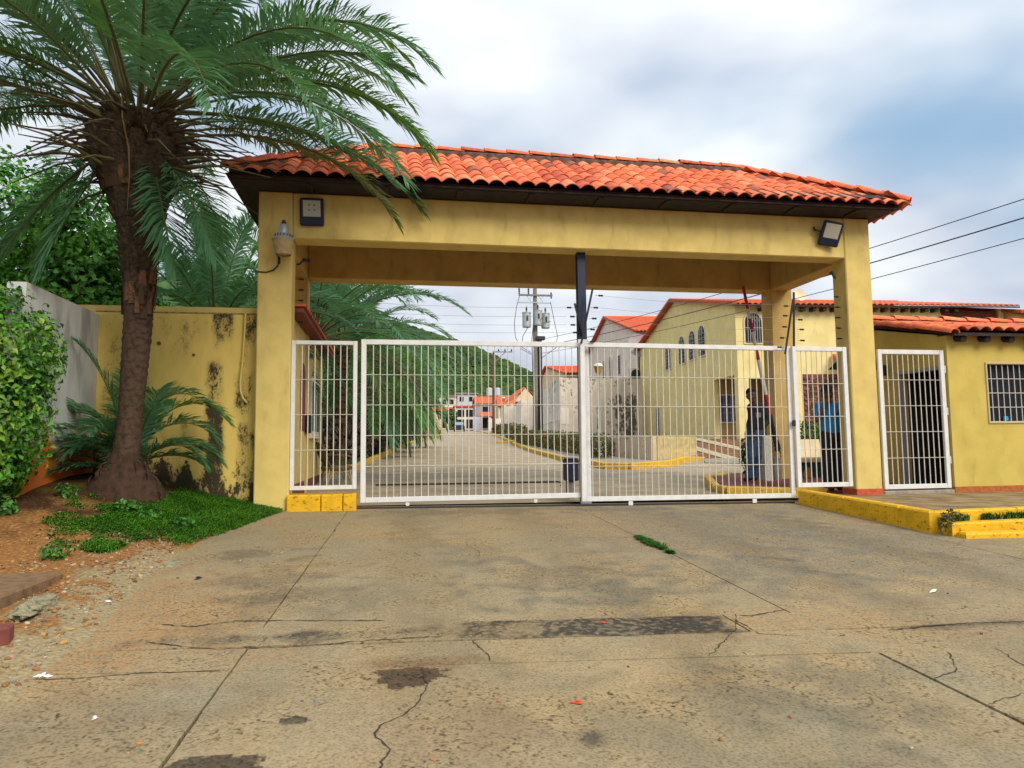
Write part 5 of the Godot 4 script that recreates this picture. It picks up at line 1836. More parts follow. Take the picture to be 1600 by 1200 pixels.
func shrubs() -> void:
	var green := [Color(0.022, 0.080, 0.012), Color(0.050, 0.18, 0.018), Color(0.09, 0.29, 0.022), Color(0.19, 0.33, 0.028)]
	var t := bush("tall_hedge", "tall leafy green hedge at the left edge in front of the grey wall", "hedge", Vector3(-2.45, 0.15, 1.95), [[Vector3(0.0, 1.75, 0), Vector3(0.74, 0.78, 0.75)], [Vector3(0.05, 1.0, 0.1), Vector3(0.66, 0.85, 0.7)], [Vector3(-0.5, 1.2, 0.25), Vector3(0.7, 1.25, 0.7)], [Vector3(0.02, 0.55, 0.15), Vector3(0.5, 0.5, 0.5)]], 21000, 41, 0.072, green, -0.30, 290, 0.5)
	branchy(t, Vector3(-0.1, -0.1, 0), [Vector3(0.3, 1.7, 0.2), Vector3(-0.4, 1.8, 0.1), Vector3(0.4, 1.1, 0.3), Vector3(0.1, 2.1, -0.2), Vector3(-0.3, 1.2, 0.4)], 0.05, M.trunk_dark)
	var g2 := [Color(0.03, 0.11, 0.018), Color(0.06, 0.22, 0.025), Color(0.11, 0.36, 0.035), Color(0.17, 0.46, 0.05)]
	t = bush("broad_tree", "dense bright green tree rising behind the grey wall at the left", "tree", Vector3(-5.0, 0.0, -3.0), [[Vector3(0.3, 4.7, 0), Vector3(1.5, 1.4, 1.2)], [Vector3(-1.2, 4.7, 0.2), Vector3(1.4, 1.5, 1.2)], [Vector3(1.3, 4.6, 0.1), Vector3(0.9, 1.0, 0.9)], [Vector3(1.5, 3.6, 0.0), Vector3(1.2, 1.0, 1.0)], [Vector3(0.2, 3.0, 0.2), Vector3(1.9, 1.0, 1.2)], [Vector3(2.1, 2.9, -0.3), Vector3(0.9, 1.0, 0.9)], [Vector3(1.9, 4.2, -0.4), Vector3(0.7, 0.6, 0.7)], [Vector3(-1.8, 2.8, 0.2), Vector3(1.4, 1.2, 1.2)]], 24000, 42, 0.125, g2, -0.26, 0, 0.35)
	branchy(t, Vector3(0.2, 1.8, 0), [Vector3(0.5, 4.6, 0.2), Vector3(-1.2, 4.6, 0.1), Vector3(1.7, 3.9, 0.3), Vector3(1.4, 4.6, -0.2), Vector3(-0.3, 4.9, 0.4), Vector3(2.3, 3.2, 0.0)], 0.09, M.trunk_dark)
	var tr := MB.new()
	tr.tube([Vector3(0.1, -0.2, 0), Vector3(0.2, 1.9, 0)], [0.16, 0.11], 8)
	put("trunk", tr.mesh(), M.trunk_dark, t)
	bush("shrub", "pale green shrub showing over the yellow wall between the palms", "shrub", Vector3(-1.6, 2.2, -3.2), [[Vector3(0.3, 0.55, 0), Vector3(0.8, 0.55, 0.4)], [Vector3(0.0, -0.6, 0), Vector3(0.9, 1.0, 0.4)]], 1500, 43, 0.16, [Color(0.05, 0.14, 0.02), Color(0.10, 0.28, 0.03), Color(0.16, 0.36, 0.05)], -0.2)
	# purple hedge beneath the row of palms
	var purple := [Color(0.020, 0.011, 0.013), Color(0.045, 0.022, 0.022), Color(0.10, 0.055, 0.038), Color(0.20, 0.13, 0.075)]
	var k := 0
	for p in [[Vector3(-0.25, 0.25, -9.6), 1.7, "purple brown leafy shrub just behind the wicker chair"], [Vector3(0.35, 0.35, -12.6), 1.7, "purple brown shrub between the nearer palm trunks"], [Vector3(0.65, 0.45, -15.2), 1.5, "purple brown shrub beside the pale criss-crossed palm trunk"], [Vector3(1.1, 0.55, -18.0), 1.25, "low purple brown shrub under the yellowish palm"], [Vector3(1.6, 0.7, -22.5), 1.0, "farthest purple shrub on the grass verge"]]:
		bush("purple_shrub", p[2], "shrub", p[0], [[Vector3(0, p[1] * 0.45, 0), Vector3(0.75, p[1] * 0.55, 1.5)], [Vector3(-0.9, p[1] * 0.5, 0.2), Vector3(0.9, p[1] * 0.6, 1.3)]], 1500, 60 + k, 0.17, purple, -0.3, 0, 0.5, "purple shrubs along the left verge")
		k += 1
	# trimmed hedge along the right of the street, one rounded bush after another
	var hc := [Color(0.022, 0.036, 0.008), Color(0.05, 0.075, 0.010), Color(0.11, 0.13, 0.014), Color(0.26, 0.11, 0.02)]
	for i in 14:
		var z := -10.9 - 1.3 * i
		var x := lerpf(8.28, 8.9, i / 13.0) - 0.0
		var nth = ["second", "third", "fourth", "fifth", "sixth", "seventh", "eighth", "ninth", "tenth", "eleventh", "twelfth", "thirteenth"]
		var where: String = "nearest of the row, behind the dark post" if i == 0 else "farthest, beside the utility pole" if i == 13 else "%s of the row from the gate" % nth[i - 1]
		bush("hedge_bush", "clipped hedge bush with reddish tips, %s" % where, "hedge", Vector3(x, gy(x, z) + 0.12, z), [[Vector3(0, 0.36, 0), Vector3(0.42, 0.42, 0.78)]], 750, 80 + i, 0.085, hc, -0.5, 0, 0.72, "clipped hedge bushes along the right kerb")
	for i in 6:
		var z := -36.0 - 6.5 * i
		var x := street(z).y + 0.7
		bush("hedge_bush", "distant clipped hedge bush up the street, %s" % ["where the kerb bends", "second past the bend", "third past the bend", "fourth past the bend", "fifth past the bend", "last before the parked car"][i], "hedge", Vector3(x, gy(x, z) + 0.1, z), [[Vector3(0, 0.5, 0), Vector3(0.6, 0.6, 2.6)]], 300, 110 + i, 0.22, hc, -0.5, 0, 0.72, "clipped hedge bushes along the right kerb")
	bush("hedge_bush", "bright green clipped hedge behind the guard in the blue shirt", "hedge", Vector3(13.6, 0.75, -8.4), [[Vector3(0, 0.32, 0), Vector3(1.1, 0.36, 0.5)]], 1600, 130, 0.09, [Color(0.02, 0.05, 0.01), Color(0.05, 0.13, 0.014), Color(0.10, 0.22, 0.02)], -0.5, 0, 0.7)

func grass() -> void:
	var mb := MB.new()
	for i in 3:
		var a := TAU * i / 3.0
		var o := Vector3(cos(a), 0, sin(a)) * 0.012
		var w := Vector3(-sin(a), 0, cos(a)) * 0.0045
		var tip := o * 4.0 + Vector3(0, 0.085, 0)
		var md := o * 2.0 + Vector3(0, 0.055, 0)
		var n := Vector3(cos(a) * 0.4, 0.9, sin(a) * 0.4)
		mb.tri(o - w, o + w, md + w, n, n, n)
		mb.tri(o - w, md + w, md - w, n, n, n)
		mb.tri(md - w, md + w, tip, n, n, n)
	var bm := mb.mesh(true)
	var r := RandomNumberGenerator.new()
	r.seed = 19
	var f := FastNoiseLite.new()
	f.seed = 4
	f.frequency = 1.7
	var xs := []
	var cs := []
	var tries := 0
	while xs.size() < 30000 and tries < 400000:
		tries += 1
		var x := r.randf_range(-2.2, 0.42)
		var z := r.randf_range(-0.25, 3.7)
		var e := edge_x(z)
		if x > e - 0.005 + 0.06 * f.get_noise_2d(x * 4.0, z * 4.0):
			continue
		# lawn by the column thinning out towards the bare red bank
		var n := f.get_noise_2d(x, z)
		var d := smoothstep(-1.15, -0.55, x + 0.5 * n + 0.15 * z) * (1.0 - smoothstep(1.5, 2.7, z + 0.8 * n - 0.35 * (e - x)))
		d = maxf(d, (0.85 if n > 0.28 else 0.0) * smoothstep(-1.9, -0.7, x) * (1.0 - smoothstep(2.2, 3.3, z)))
		d = maxf(d, 0.95 if Vector2(x + 0.76, (z - 3.15) * 0.9).length() < 0.16 + 0.1 * n else 0.0)
		if r.randf() > d * smoothstep(-0.55, 0.15, f.get_noise_2d(x * 5.0 + 20.0, z * 5.0) + 0.25 * d):
			continue
		var s := r.randf_range(0.3, 0.75) * (0.6 + 0.45 * d)
		xs.append(Transform3D(Basis(Vector3.UP, r.randf() * TAU).rotated(Vector3.RIGHT, r.randf_range(-0.5, 0.5)).scaled(Vector3(1.2, s, 1.2)), Vector3(x, soil_y(x, z) - 0.004, z)))
		var c := Color(0.045, 0.17, 0.012).lerp(Color(0.11, 0.32, 0.02), clampf(0.5 + n + r.randf_range(-0.3, 0.3), 0, 1))
		cs.append(c.lerp(Color(0.20, 0.19, 0.05), 0.6 if r.randf() < 0.16 else 0.0))
	tag(multi("grass", bm, M.blade, xs, cs), "short bright green grass between the palm and the concrete", "grass")
	# grass in the slab joint and weeds between the kerbs
	xs = []
	cs = []
	for i in 1500:
		var s := r.randf()
		var z := lerpf(2.66, 3.66, s)
		var x := 4.62 + r.randfn() * (0.006 + 0.030 * sin(PI * minf(s * 1.2, 1.0))) + 0.02 * f.get_noise_2d(z * 3.0, 9.0)
		if f.get_noise_2d(x * 12.0, z * 4.0) < -0.12 + 0.5 * absf(s - 0.5):
			continue
		xs.append(Transform3D(Basis(Vector3.UP, r.randf() * TAU).scaled(Vector3(1, r.randf_range(0.25, 0.55), 1)), Vector3(x, gy(x, z) - 0.01, z)))
		cs.append(Color(0.05, 0.17, 0.015) * r.randf_range(0.6, 1.4))
	tag(multi("joint_grass", bm, M.blade, xs, cs), "narrow tuft of grass growing in a joint of the concrete", "grass")
	xs = []
	cs = []
	for i in 2200:
		var x := r.randf_range(8.32, 12.4)
		var z := 2.90 + r.randfn() * 0.03
		if f.get_noise_2d(x * 1.4, 5.0) < -0.12:
			continue
		xs.append(Transform3D(Basis(Vector3.UP, r.randf() * TAU).scaled(Vector3(1.2, r.randf_range(0.5, 1.3), 1.2)), Vector3(x, -0.125, z)))
		cs.append(Color(0.035, 0.11, 0.014) * r.randf_range(0.7, 1.4))
	tag(multi("kerb_weeds", bm, M.blade, xs, cs), "green weeds growing in the strip between the two right kerbs", "weeds")
	# small broad-leaved weeds
	var k := 0
	for p in [[-0.36, 2.05, "leafy weed at the lower edge of the grass"], [-1.05, 1.72, "leafy weed near the foot of the palm"], [-1.75, 1.55, "small weed on the bare bank below the hedge"], [-2.0, 2.3, "low dark weed by the hedge foot"], [-0.75, 1.9, "bright leafy weed beside the palm roots"], [-1.0, 3.55, "single small weed on the red gravel"]]:
		bush("weed", p[2], "weed", Vector3(p[0], soil_y(p[0], p[1]), p[1]), [[Vector3(0, 0.06, 0), Vector3(0.14, 0.08, 0.12)]], 90, 140 + k, 0.06, [Color(0.02, 0.07, 0.012), Color(0.05, 0.17, 0.02), Color(0.09, 0.26, 0.03)], -0.6, 0, 0.2)
		k += 1
	t_weed()

func t_weed() -> void:
	bush("weed", "straggly yellowing weed growing from the corner of the yellow kerb", "weed", Vector3(8.22, -0.2, 3.05), [[Vector3(0.0, 0.10, 0), Vector3(0.10, 0.12, 0.08)], [Vector3(0.14, 0.16, -0.05), Vector3(0.1, 0.08, 0.08)]], 150, 150, 0.045, [Color(0.05, 0.06, 0.012), Color(0.13, 0.10, 0.02), Color(0.2, 0.13, 0.03)], -0.6, 0, 0.2)

func hill() -> void:
	var px := [-400.0, -220.0, -120.0, -60.0, -35.0, -13.0, 10.0, 25.0, 41.0, 58.0, 67.0, 80.0, 102.0, 160.0, 260.0, 420.0]
	var py := [60.0, 72.0, 78.0, 72.0, 65.0, 59.0, 53.0, 49.0, 43.0, 34.5, 30.0, 27.0, 21.0, 14.0, 10.0, 8.0]
	var ridge := func(x: float) -> float:
		for i in px.size() - 1:
			if x <= px[i + 1]:
				return lerpf(py[i], py[i + 1], clampf((x - px[i]) / (px[i + 1] - px[i]), 0, 1))
		return 8.0
	var f := FastNoiseLite.new()
	f.seed = 3
	f.frequency = 0.022
	var hgt := func(x: float, z: float) -> float:
		var t := clampf((-z - 205.0) / 120.0, 0.0, 1.35)
		var up := sin(minf(t, 1.0) * PI * 0.5) if t <= 1.0 else 1.0 - (t - 1.0) * 0.8
		return 5.5 + (ridge.call(x) - 5.5) * up + 2.2 * f.get_noise_2d(x, z) * minf(t * 2.0, 1.0)
	var mb := MB.new()
	var nx := 70
	var nz := 22
	for i in nx:
		for j in nz:
			var p := []
			for k in [[0, 0], [1, 0], [1, 1], [0, 1]]:
				var x := lerpf(-260.0, 300.0, float(i + k[0]) / nx)
				var z := lerpf(-205.0, -365.0, float(j + k[1]) / nz)
				p.append(Vector3(x, hgt.call(x, z), z))
			mb.quad(p[0], p[1], p[2], p[3], Vector3.UP)
	struct("hill", mb.mesh(), mott(lin(0.035, 0.085, 0.018), 0.4, 1.5, 26.0, 88, 0.95))
	var cr := MB.new()
	var r := RandomNumberGenerator.new()
	r.seed = 2
	var ring := []
	for j in 5:
		var row := []
		for i in 7:
			var a := TAU * i / 7.0 + j * 0.4
			var e := lerpf(-0.5, 1.35, j / 4.0)
			var rr := r.randf_range(0.75, 1.15)
			row.append(Vector3(cos(a) * cos(e), sin(e) * 0.8, sin(a) * cos(e)) * rr)
		ring.append(row)
	for j in 4:
		for i in 7:
			var q := [ring[j][i], ring[j][(i + 1) % 7], ring[j + 1][(i + 1) % 7], ring[j + 1][i]]
			cr.quad(q[0], q[1], q[2], q[3], q[0] + q[2])
	var cm := cr.mesh(true)
	var xs := []
	var cs := []
	for i in 9000:
		var x := r.randf_range(-70.0, 115.0)
		var z := -r.randf_range(212.0, 332.0)
		var s := r.randf_range(0.9, 2.3)
		xs.append(Transform3D(Basis(Vector3.UP, r.randf() * TAU).scaled(Vector3(s * r.randf_range(0.8, 1.3), s * r.randf_range(0.7, 1.3), s)), Vector3(x, hgt.call(x, z) + 0.3, z)))
		var n := f.get_noise_2d(x * 1.5 + 90, z * 1.5)
		var c := Color(0.026, 0.066, 0.018).lerp(Color(0.070, 0.128, 0.030), clampf(0.5 + n + r.randf_range(-0.35, 0.35), 0, 1))
		cs.append(c)
	var vm := mat(Color.WHITE, 0.95)
	vm.vertex_color_use_as_albedo = true
	tag(multi("hill_forest", cm, vm, xs, cs), "green scrub and trees covering the hill behind the street", "forest")

func arch_poly(w: float, h: float, k := 8) -> PackedVector2Array:
	var p := PackedVector2Array([Vector2(-w / 2, 0), Vector2(w / 2, 0)])
	var s := h - w / 2
	for i in k + 1:
		var a := PI * i / k
		p.append(Vector2(cos(a) * w / 2, s + sin(a) * w / 2))
	return p

# window on a wall: xf's xy plane lies on the wall, z points out
func window(parent: Node, xf: Transform3D, w: float, h: float, arch: bool, frame: Material, nb: int, nr: int, pane: Material) -> void:
	var op := arch_poly(w + 0.12, h + 0.10) if arch else PackedVector2Array([Vector2(-w / 2 - 0.06, 0), Vector2(w / 2 + 0.06, 0), Vector2(w / 2 + 0.06, h + 0.10), Vector2(-w / 2 - 0.06, h + 0.10)])
	var mb := MB.new()
	mb.prism(op, xf * Transform3D(Basis.IDENTITY, Vector3(0, -0.05, 0)), 0.035)
	var f := put("window", mb.mesh(), frame, parent)
	var ip := arch_poly(w, h) if arch else PackedVector2Array([Vector2(-w / 2, 0), Vector2(w / 2, 0), Vector2(w / 2, h), Vector2(-w / 2, h)])
	mb = MB.new()
	mb.prism(ip, xf * Transform3D(Basis.IDENTITY, Vector3(0, 0, 0.036)), 0.006)
	put("pane", mb.mesh(), pane, f)
	mb = MB.new()
	for i in nb:
		var x := -w / 2 + w * (i + 1.0) / (nb + 1)
		var top := h
		if arch:
			top = h - w / 2 + sqrt(maxf(0.0, w * w / 4 - x * x))
		mb.bar(xf * Vector3(x, 0, 0.06), xf * Vector3(x, top, 0.06), 0.018, 0.018, 0.0, Vector3(0.3, 0, 1))
	for i in nr:
		var y := h * (i + 1.0) / (nr + 1)
		mb.bar(xf * Vector3(-w / 2, y, 0.055), xf * Vector3(w / 2, y, 0.055), 0.018, 0.018, 0.0, Vector3.UP)
	if arch:
		for q in [0.28, 0.62]:
			var pts := []
			for k in 9:
				var a := PI * k / 8
				pts.append(xf * Vector3(cos(a) * w / 2 * q, h - w / 2 + sin(a) * w / 2 * q, 0.065))
			mb.tube(pts, 0.010, 4, false)
	put("grille", mb.mesh(), M.grille, f)

# a house whose left gable faces the street: origin at its near left corner, x along the facade, -z back; all heights from the origin
func house(label: String, at: Vector3, turn: float, wid: float, dep: float, eave: float, ridge: float, rs: float, wall: Material, notch := false, wfac := -1.0, tw := 0.24) -> Node3D:
	var t := thing("house", label, "house", at, turn)
	var mb := MB.new()
	var g := PackedVector2Array()
	if notch:
		g.append_array(PackedVector2Array([Vector2(0, -0.6), Vector2(0.3, -0.6), Vector2(0.3, 3.02), Vector2(2.45, 3.02), Vector2(2.45, -0.6)]))
	else:
		g.append(Vector2(0, -0.6))
	g.append_array(PackedVector2Array([Vector2(dep, -0.6), Vector2(dep, eave), Vector2(rs, ridge), Vector2(0, eave)]))
	# polygon x runs back along -z
	mb.prism(g, Transform3D(Basis(Vector3(0, 0, -1), Vector3.UP, Vector3(1, 0, 0)), Vector3.ZERO), 0.22)
	put("gable_wall", mb.mesh(), wall, t)
	mb = MB.new()
	var fw := wid if wfac < 0 else wfac
	if notch:
		mb.bx(Vector3(0.222, -0.6, -0.25), Vector3(0.45, eave - 0.02, -0.004))
		mb.bx(Vector3(0.45, 2.88, -0.25), Vector3(2.3, eave - 0.02, -0.004))
		mb.bx(Vector3(2.3, -0.6, -0.25), Vector3(fw, eave - 0.02, -0.004))
	else:
		mb.bx(Vector3(0.222, -0.6, -0.25), Vector3(fw, eave - 0.02, -0.004))
	put("front_wall", mb.mesh(), wall, t)
	mb = MB.new()
	mb.bx(Vector3(0.222, -0.6, -dep), Vector3(wid, eave - 0.02, -dep + 0.22))
	mb.bx(Vector3(wid - 0.22, -0.6, -dep + 0.22), Vector3(wid, eave - 0.02, -0.26))
	put("rear_wall", mb.mesh(), wall, t)
	var up := Vector3(0, ridge - eave, -rs).normalized()
	var sl := Vector2(ridge - eave, rs).length()
	var ov := 0.4
	var o := Vector3(-0.18, eave + 0.03, 0) - up * ov
	var rf := put("roof", tile_sheet(o, Vector3.RIGHT, up, wid + 0.36, sl + ov, tw, 0.38, 0.06), M.tile_far, t)
	var ub := Vector3(0, ridge - eave, dep - rs).normalized()
	var sb := Vector2(ridge - eave, dep - rs).length()
	var ob := Vector3(wid + 0.18, eave + 0.03, -dep) - ub * ov
	put("rear_roof", tile_sheet(ob, Vector3.LEFT, ub, wid + 0.36, sb + ov, tw, 0.38, 0.06), M.tile_far, t)
	mb = MB.new()
	var pk := Vector3(-0.16, ridge + 0.06, -rs)
	mb.bar(o + Vector3(0.02, 0.06, 0), pk, 0.16, 0.24, 0.03, Vector3.RIGHT)
	mb.bar(Vector3(-0.16, eave + 0.09, -dep) - ub * ov, pk, 0.16, 0.24, 0.03, Vector3.RIGHT)
	put("verge_tiles", mb.mesh(), M.tile3, rf)
	mb = MB.new()
	mb.bar(pk, Vector3(wid + 0.16, ridge + 0.07, -rs), 0.22, 0.14, 0.04, Vector3.UP)
	put("ridge_tiles", mb.mesh(), M.tile1, rf)
	mb = MB.new()
	mb.quad(o - Vector3(0, 0.06, 0), o + Vector3(wid + 0.36, -0.06, 0), o + Vector3(wid + 0.36, -0.06, 0) + up * (ov + 0.2), o - Vector3(0, 0.06, 0) + up * (ov + 0.2), Vector3.DOWN)
	mb.quad(o - Vector3(0, 0.06, 0), o + Vector3(wid + 0.36, -0.06, 0), o + Vector3(wid + 0.36, 0.0, 0), o, Vector3.BACK)
	put("eave_soffit", mb.mesh(), M.eave_wood, rf)
	return t

func stain_image(w: int, h: int, base: Vector3, right: float) -> Image:
	var f := FastNoiseLite.new()
	f.seed = 25
	f.frequency = 0.03
	f.fractal_octaves = 5
	var img := Image.create(w, h, false, Image.FORMAT_RGB8)
	for j in h:
		for i in w:
			var u := float(i) / w
			var v := float(j) / h
			var a := f.get_noise_2d(i, j * 0.35)
			var b := f.get_noise_2d(i * 2.0 + 300, j * 2.0)
			var m := (1.0 - smoothstep(0.02, 0.10, absf(u - 0.86 * right))) * 1.2 * smoothstep(0.15, 0.25, v) + (1.0 - smoothstep(0.03, 0.16, absf(u - 0.72 * right))) * 0.85 * smoothstep(0.12, 0.3, v) * (1.0 - smoothstep(0.8, 1.0, v))
			m += (1.0 - smoothstep(0.01, 0.04, absf(u - 0.46 * right))) * 0.9 * smoothstep(0.3, 0.4, v) * (1.0 - smoothstep(0.6, 0.8, v)) + 0.35 * (1.0 - smoothstep(0.0, 0.22, v))
			var dk := clampf((m * 0.9 + a * 1.0 + b * 0.9 - 0.42) * 1.5, 0.0, 0.88)
			var c := base * (1.0 + 0.25 * a)
			c = c.lerp(Vector3(0.05, 0.04, 0.03), dk)
			img.set_pixel(i, j, Color(c.x, c.y, c.z).linear_to_srgb())
	return img

func textured_wall(mb: MB, a: Vector3, b: Vector3, ux: Vector3, w: float, top: float, h: float, m: Material, parent: Node, called: String) -> void:
	mb.bx(a, b)
	for i in mb.v.size():
		mb.t[i] = Vector2((mb.v[i] - a).dot(ux) / w, (top - mb.v[i].y) / h)
	put(called, mb.mesh(), m, parent)

func street_houses() -> void:
	var y0 := 0.42
	var t := house("two storey yellow house with arched slit windows in its street gable", Vector3(14.98, y0, -15.0), deg_to_rad(-4.0), 11.4, 13.4, 6.15 - y0, 7.72 - y0, 7.1, M.house_yellow, true, 8.5)
	var gx := Basis(Vector3(0, 0, -1), Vector3.UP, Vector3(-1, 0, 0))
	for s in [[3.55, 4.25, 1.05], [4.75, 4.23, 1.02], [6.15, 4.2, 1.02], [8.2, 4.15, 1.0]]:
		window(t, Transform3D(gx, Vector3(-0.005, s[1] - 0.05, -s[0])), 0.74, s[2] + 0.25, true, M.house_white, 2, 6, M.dark_grey)
	window(t, Transform3D(gx, Vector3(-0.005, 0.75, -10.2)), 0.5, 1.5, false, M.house_white, 0, 2, M.curtain)
	window(t, Transform3D(Basis.IDENTITY, Vector3(0.70, 4.24, 0.0)), 0.66, 1.15, true, M.house_cream, 6, 1, M.pane)
	# porch at the corner
	var mb := MB.new()
	mb.bx(Vector3(0.222, -0.6, -2.75), Vector3(3.2, 3.0, -2.62))
	mb.bx(Vector3(2.9, -0.6, -2.618), Vector3(3.0, 3.0, -0.255))
	mb.bx(Vector3(0.222, 3.002, -2.618), Vector3(2.9, 3.1, -0.255))
	put("porch_wall", mb.mesh(), M.inner_wall, t)
	window(t, Transform3D(Basis.IDENTITY, Vector3(0.62, 1.28, -2.62)), 0.86, 1.1, false, M.house_white, 5, 2, M.curtain)
	# brick facing and small entrance roof farther along the facade
	mb = MB.new()
	mb.bx(Vector3(2.6, -0.3, -0.02), Vector3(5.6, 3.02, 0.004))
	put("recess", mb.mesh(), M.brown_base, t)
	var r := RandomNumberGenerator.new()
	r.seed = 3
	var bms := []
	for q in 3:
		var b := MB.new()
		b.box(Vector3.ZERO, Vector3(0.235, 0.085, 0.05), 0.008)
		bms.append(b.mesh())
	for j in 25:
		for i in 9:
			put("brick", bms[r.randi() % 3], [M.brick_brown, M.wood, M.brick_dark][r.randi() % 3], t, Transform3D(Basis.IDENTITY, Vector3(2.76 + i * 0.25 + 0.125 * (j % 2), 0.45 + j * 0.10, 0.018 + r.randf_range(-0.008, 0.012))))
	put("canopy_roof", tile_sheet(Vector3(3.9, 3.2, 1.1), Vector3.RIGHT, Vector3(0, 0.45, -0.9).normalized(), 1.8, 1.15, 0.24, 0.3, 0.06), M.tile_far, t)
	mb = MB.new()
	mb.bar(Vector3(3.88, 3.22, 1.12), Vector3(3.88, 3.75, 0.06), 0.16, 0.16, 0.03, Vector3.RIGHT)
	put("canopy_verge", mb.mesh(), M.tile1, t)
	mb = MB.new()
	mb.bx(Vector3(8.502, 4.3, -0.8), Vector3(11.1, 5.6, -0.3))
	put("recess_wall", mb.mesh(), M.wood, t)
	for i in 20:
		var b := MB.new()
		b.bx(Vector3(0.9 + i * 0.42, 5.46, 0.0), Vector3(1.05 + i * 0.42, 5.60, 0.30), 0.01)
		put("rafter_end", b.mesh(), M.eave_wood, t)
	# dish
	var d := thing("satellite_dish", "small pale dish on the eave of the long yellow house", "satellite dish", Vector3(17.9, 6.3, -15.3))
	mb = MB.new()
	mb.lathe([Vector2(0, -0.05), Vector2(0.16, -0.02), Vector2(0.28, 0.05), Vector2(0.16, 0.0), Vector2(0, -0.03)], 16, Transform3D(Basis(Vector3.RIGHT, 1.2), Vector3(0, 0.35, 0)))
	put("reflector", mb.mesh(), M.house_cream, d)
	mb = MB.new()
	mb.tube([Vector3(0, -0.2, 0), Vector3(0, 0.32, -0.02)], 0.02, 6)
	put("mast", mb.mesh(), M.grey_metal, d)

	y0 = 0.8
	t = house("white two storey house with slit windows, second along the street", Vector3(15.97, y0, -29.0), deg_to_rad(-4.5), 12.0, 15.6, 7.37 - y0, 9.5 - y0, 7.6, M.house_white)
	for s in [[4.3, 4.9], [6.6, 4.85], [8.6, 4.8], [10.6, 4.75]]:
		window(t, Transform3D(gx, Vector3(-0.005, s[1] - y0 + 0.35, -s[0])), 0.7, 1.5 if s[0] > 5 else 1.2, s[0] > 5, M.house_white, 2, 6, M.dark_grey)
	d = thing("air_conditioner", "white air conditioner unit in the gap between the yellow and white houses", "air conditioner", Vector3(15.65, 4.2, -28.6))
	mb = MB.new()
	mb.bx(Vector3(-0.42, 0, -0.2), Vector3(0.42, 0.95, 0.15), 0.02)
	put("case", mb.mesh(), M.house_white, d)
	mb = MB.new()
	mb.lathe([Vector2(0, 0.0), Vector2(0.30, 0.0), Vector2(0.32, 0.02), Vector2(0.12, 0.03), Vector2(0, 0.03)], 16, Transform3D(Basis(Vector3.RIGHT, PI / 2), Vector3(0.05, 0.55, 0.15)))
	put("fan_guard", mb.mesh(), M.dark_grey, d)
	mb = MB.new()
	mb.bx(Vector3(-1.0, -2.6, -0.3), Vector3(1.1, -0.06, -0.22))
	put("support_wall", mb.mesh(), M.house_grey, d)
	d = thing("satellite_dish", "large grey dish below the eave of the white house", "satellite dish", Vector3(15.9, 6.1, -28.4))
	mb = MB.new()
	mb.lathe([Vector2(0, -0.12), Vector2(0.4, -0.05), Vector2(0.72, 0.12), Vector2(0.70, 0.14), Vector2(0.4, -0.02), Vector2(0, -0.09)], 20, Transform3D(Basis(Vector3.RIGHT, 1.3), Vector3(0, 0.3, 0)))
	put("reflector", mb.mesh(), mat(lin(0.36, 0.35, 0.38), 0.5), d)
	mb = MB.new()
	mb.tube([Vector3(0, -1.4, -0.1), Vector3(0, 0.2, 0)], 0.04, 6)
	put("mast", mb.mesh(), M.dark_grey, d)

	y0 = 1.15
	t = house("cream house with an orange roof showing above the white street walls", Vector3(15.9, y0, -46.0), deg_to_rad(-4.5), 7.0, 20.0, 6.6 - y0, 8.27 - y0, 10.6, M.house_cream)
	# boundary walls
	var m := mat(Color.WHITE, 0.9)
	m.albedo_texture = ImageTexture.create_from_image(stain_image(300, 260, Vector3(0.66, 0.59, 0.50), 1.0))
	var w := thing("boundary_wall", "tall white boundary wall with black mould facing the gate", "wall", Vector3(10.9, 0.6, -27.0))
	textured_wall(MB.new(), Vector3(0, -0.7, -0.2), Vector3(4.6, 3.8, 0.0), Vector3.RIGHT, 4.6, 3.8, 4.2, m, w, "plaster")
	mb = MB.new()
	mb.bx(Vector3(0, 1.3, -0.002), Vector3(0.45, 2.2, 0.02))
	put("rendered_patch", mb.mesh(), M.house_white, w)
	m = mat(Color.WHITE, 0.9)
	m.albedo_texture = ImageTexture.create_from_image(stain_image(300, 150, Vector3(0.70, 0.66, 0.59), 0.25))
	w = thing("boundary_wall", "long white boundary wall running up the right side of the street", "wall", Vector3(10.9, 0.6, -27.02), deg_to_rad(-5.6))
	textured_wall(MB.new(), Vector3(0, -0.7, -15.0), Vector3(0.2, 3.85, -0.2), Vector3(0, 0, 1), 15.0, 3.85, 4.4, m, w, "plaster")
	mb = MB.new()
	mb.bx(Vector3(-0.16, -0.7, -14.8), Vector3(-0.002, 1.5, -0.6))
	mb.bx(Vector3(-0.18, 1.502, -14.8), Vector3(0.0 - 0.002, 1.56, -0.6))
	put("lower_course", mb.mesh(), M.house_white, w)
	# low wall of the yellow house's garden
	m = mat(Color.WHITE, 0.9)
	m.albedo_texture = ImageTexture.create_from_image(stain_image(240, 80, Vector3(0.64, 0.51, 0.37), 0.2))
	w = thing("garden_wall", "low garden wall, white with mould on its street side and yellow towards the gate", "wall", Vector3(9.38, 0.22, -9.17))
	mb = MB.new()
	var bs := Basis(Vector3.UP, deg_to_rad(-5.6 + 12.0))
	mb.box(Vector3(-0.20, 0.3, -1.75), Vector3(0.15, 1.05, 3.5), 0.01, Basis(Vector3.UP, 0.105))
	for i in mb.v.size():
		mb.t[i] = Vector2(mb.v[i].z / 3.5, (0.83 - mb.v[i].y) / 0.9)
	put("street_side", mb.mesh(), m, w)
	mb = MB.new()
	mb.box(Vector3(1.2, 0.29, -1.4), Vector3(3.62, 1.05, 0.15), 0.01, Basis(Vector3.UP, 0.86))
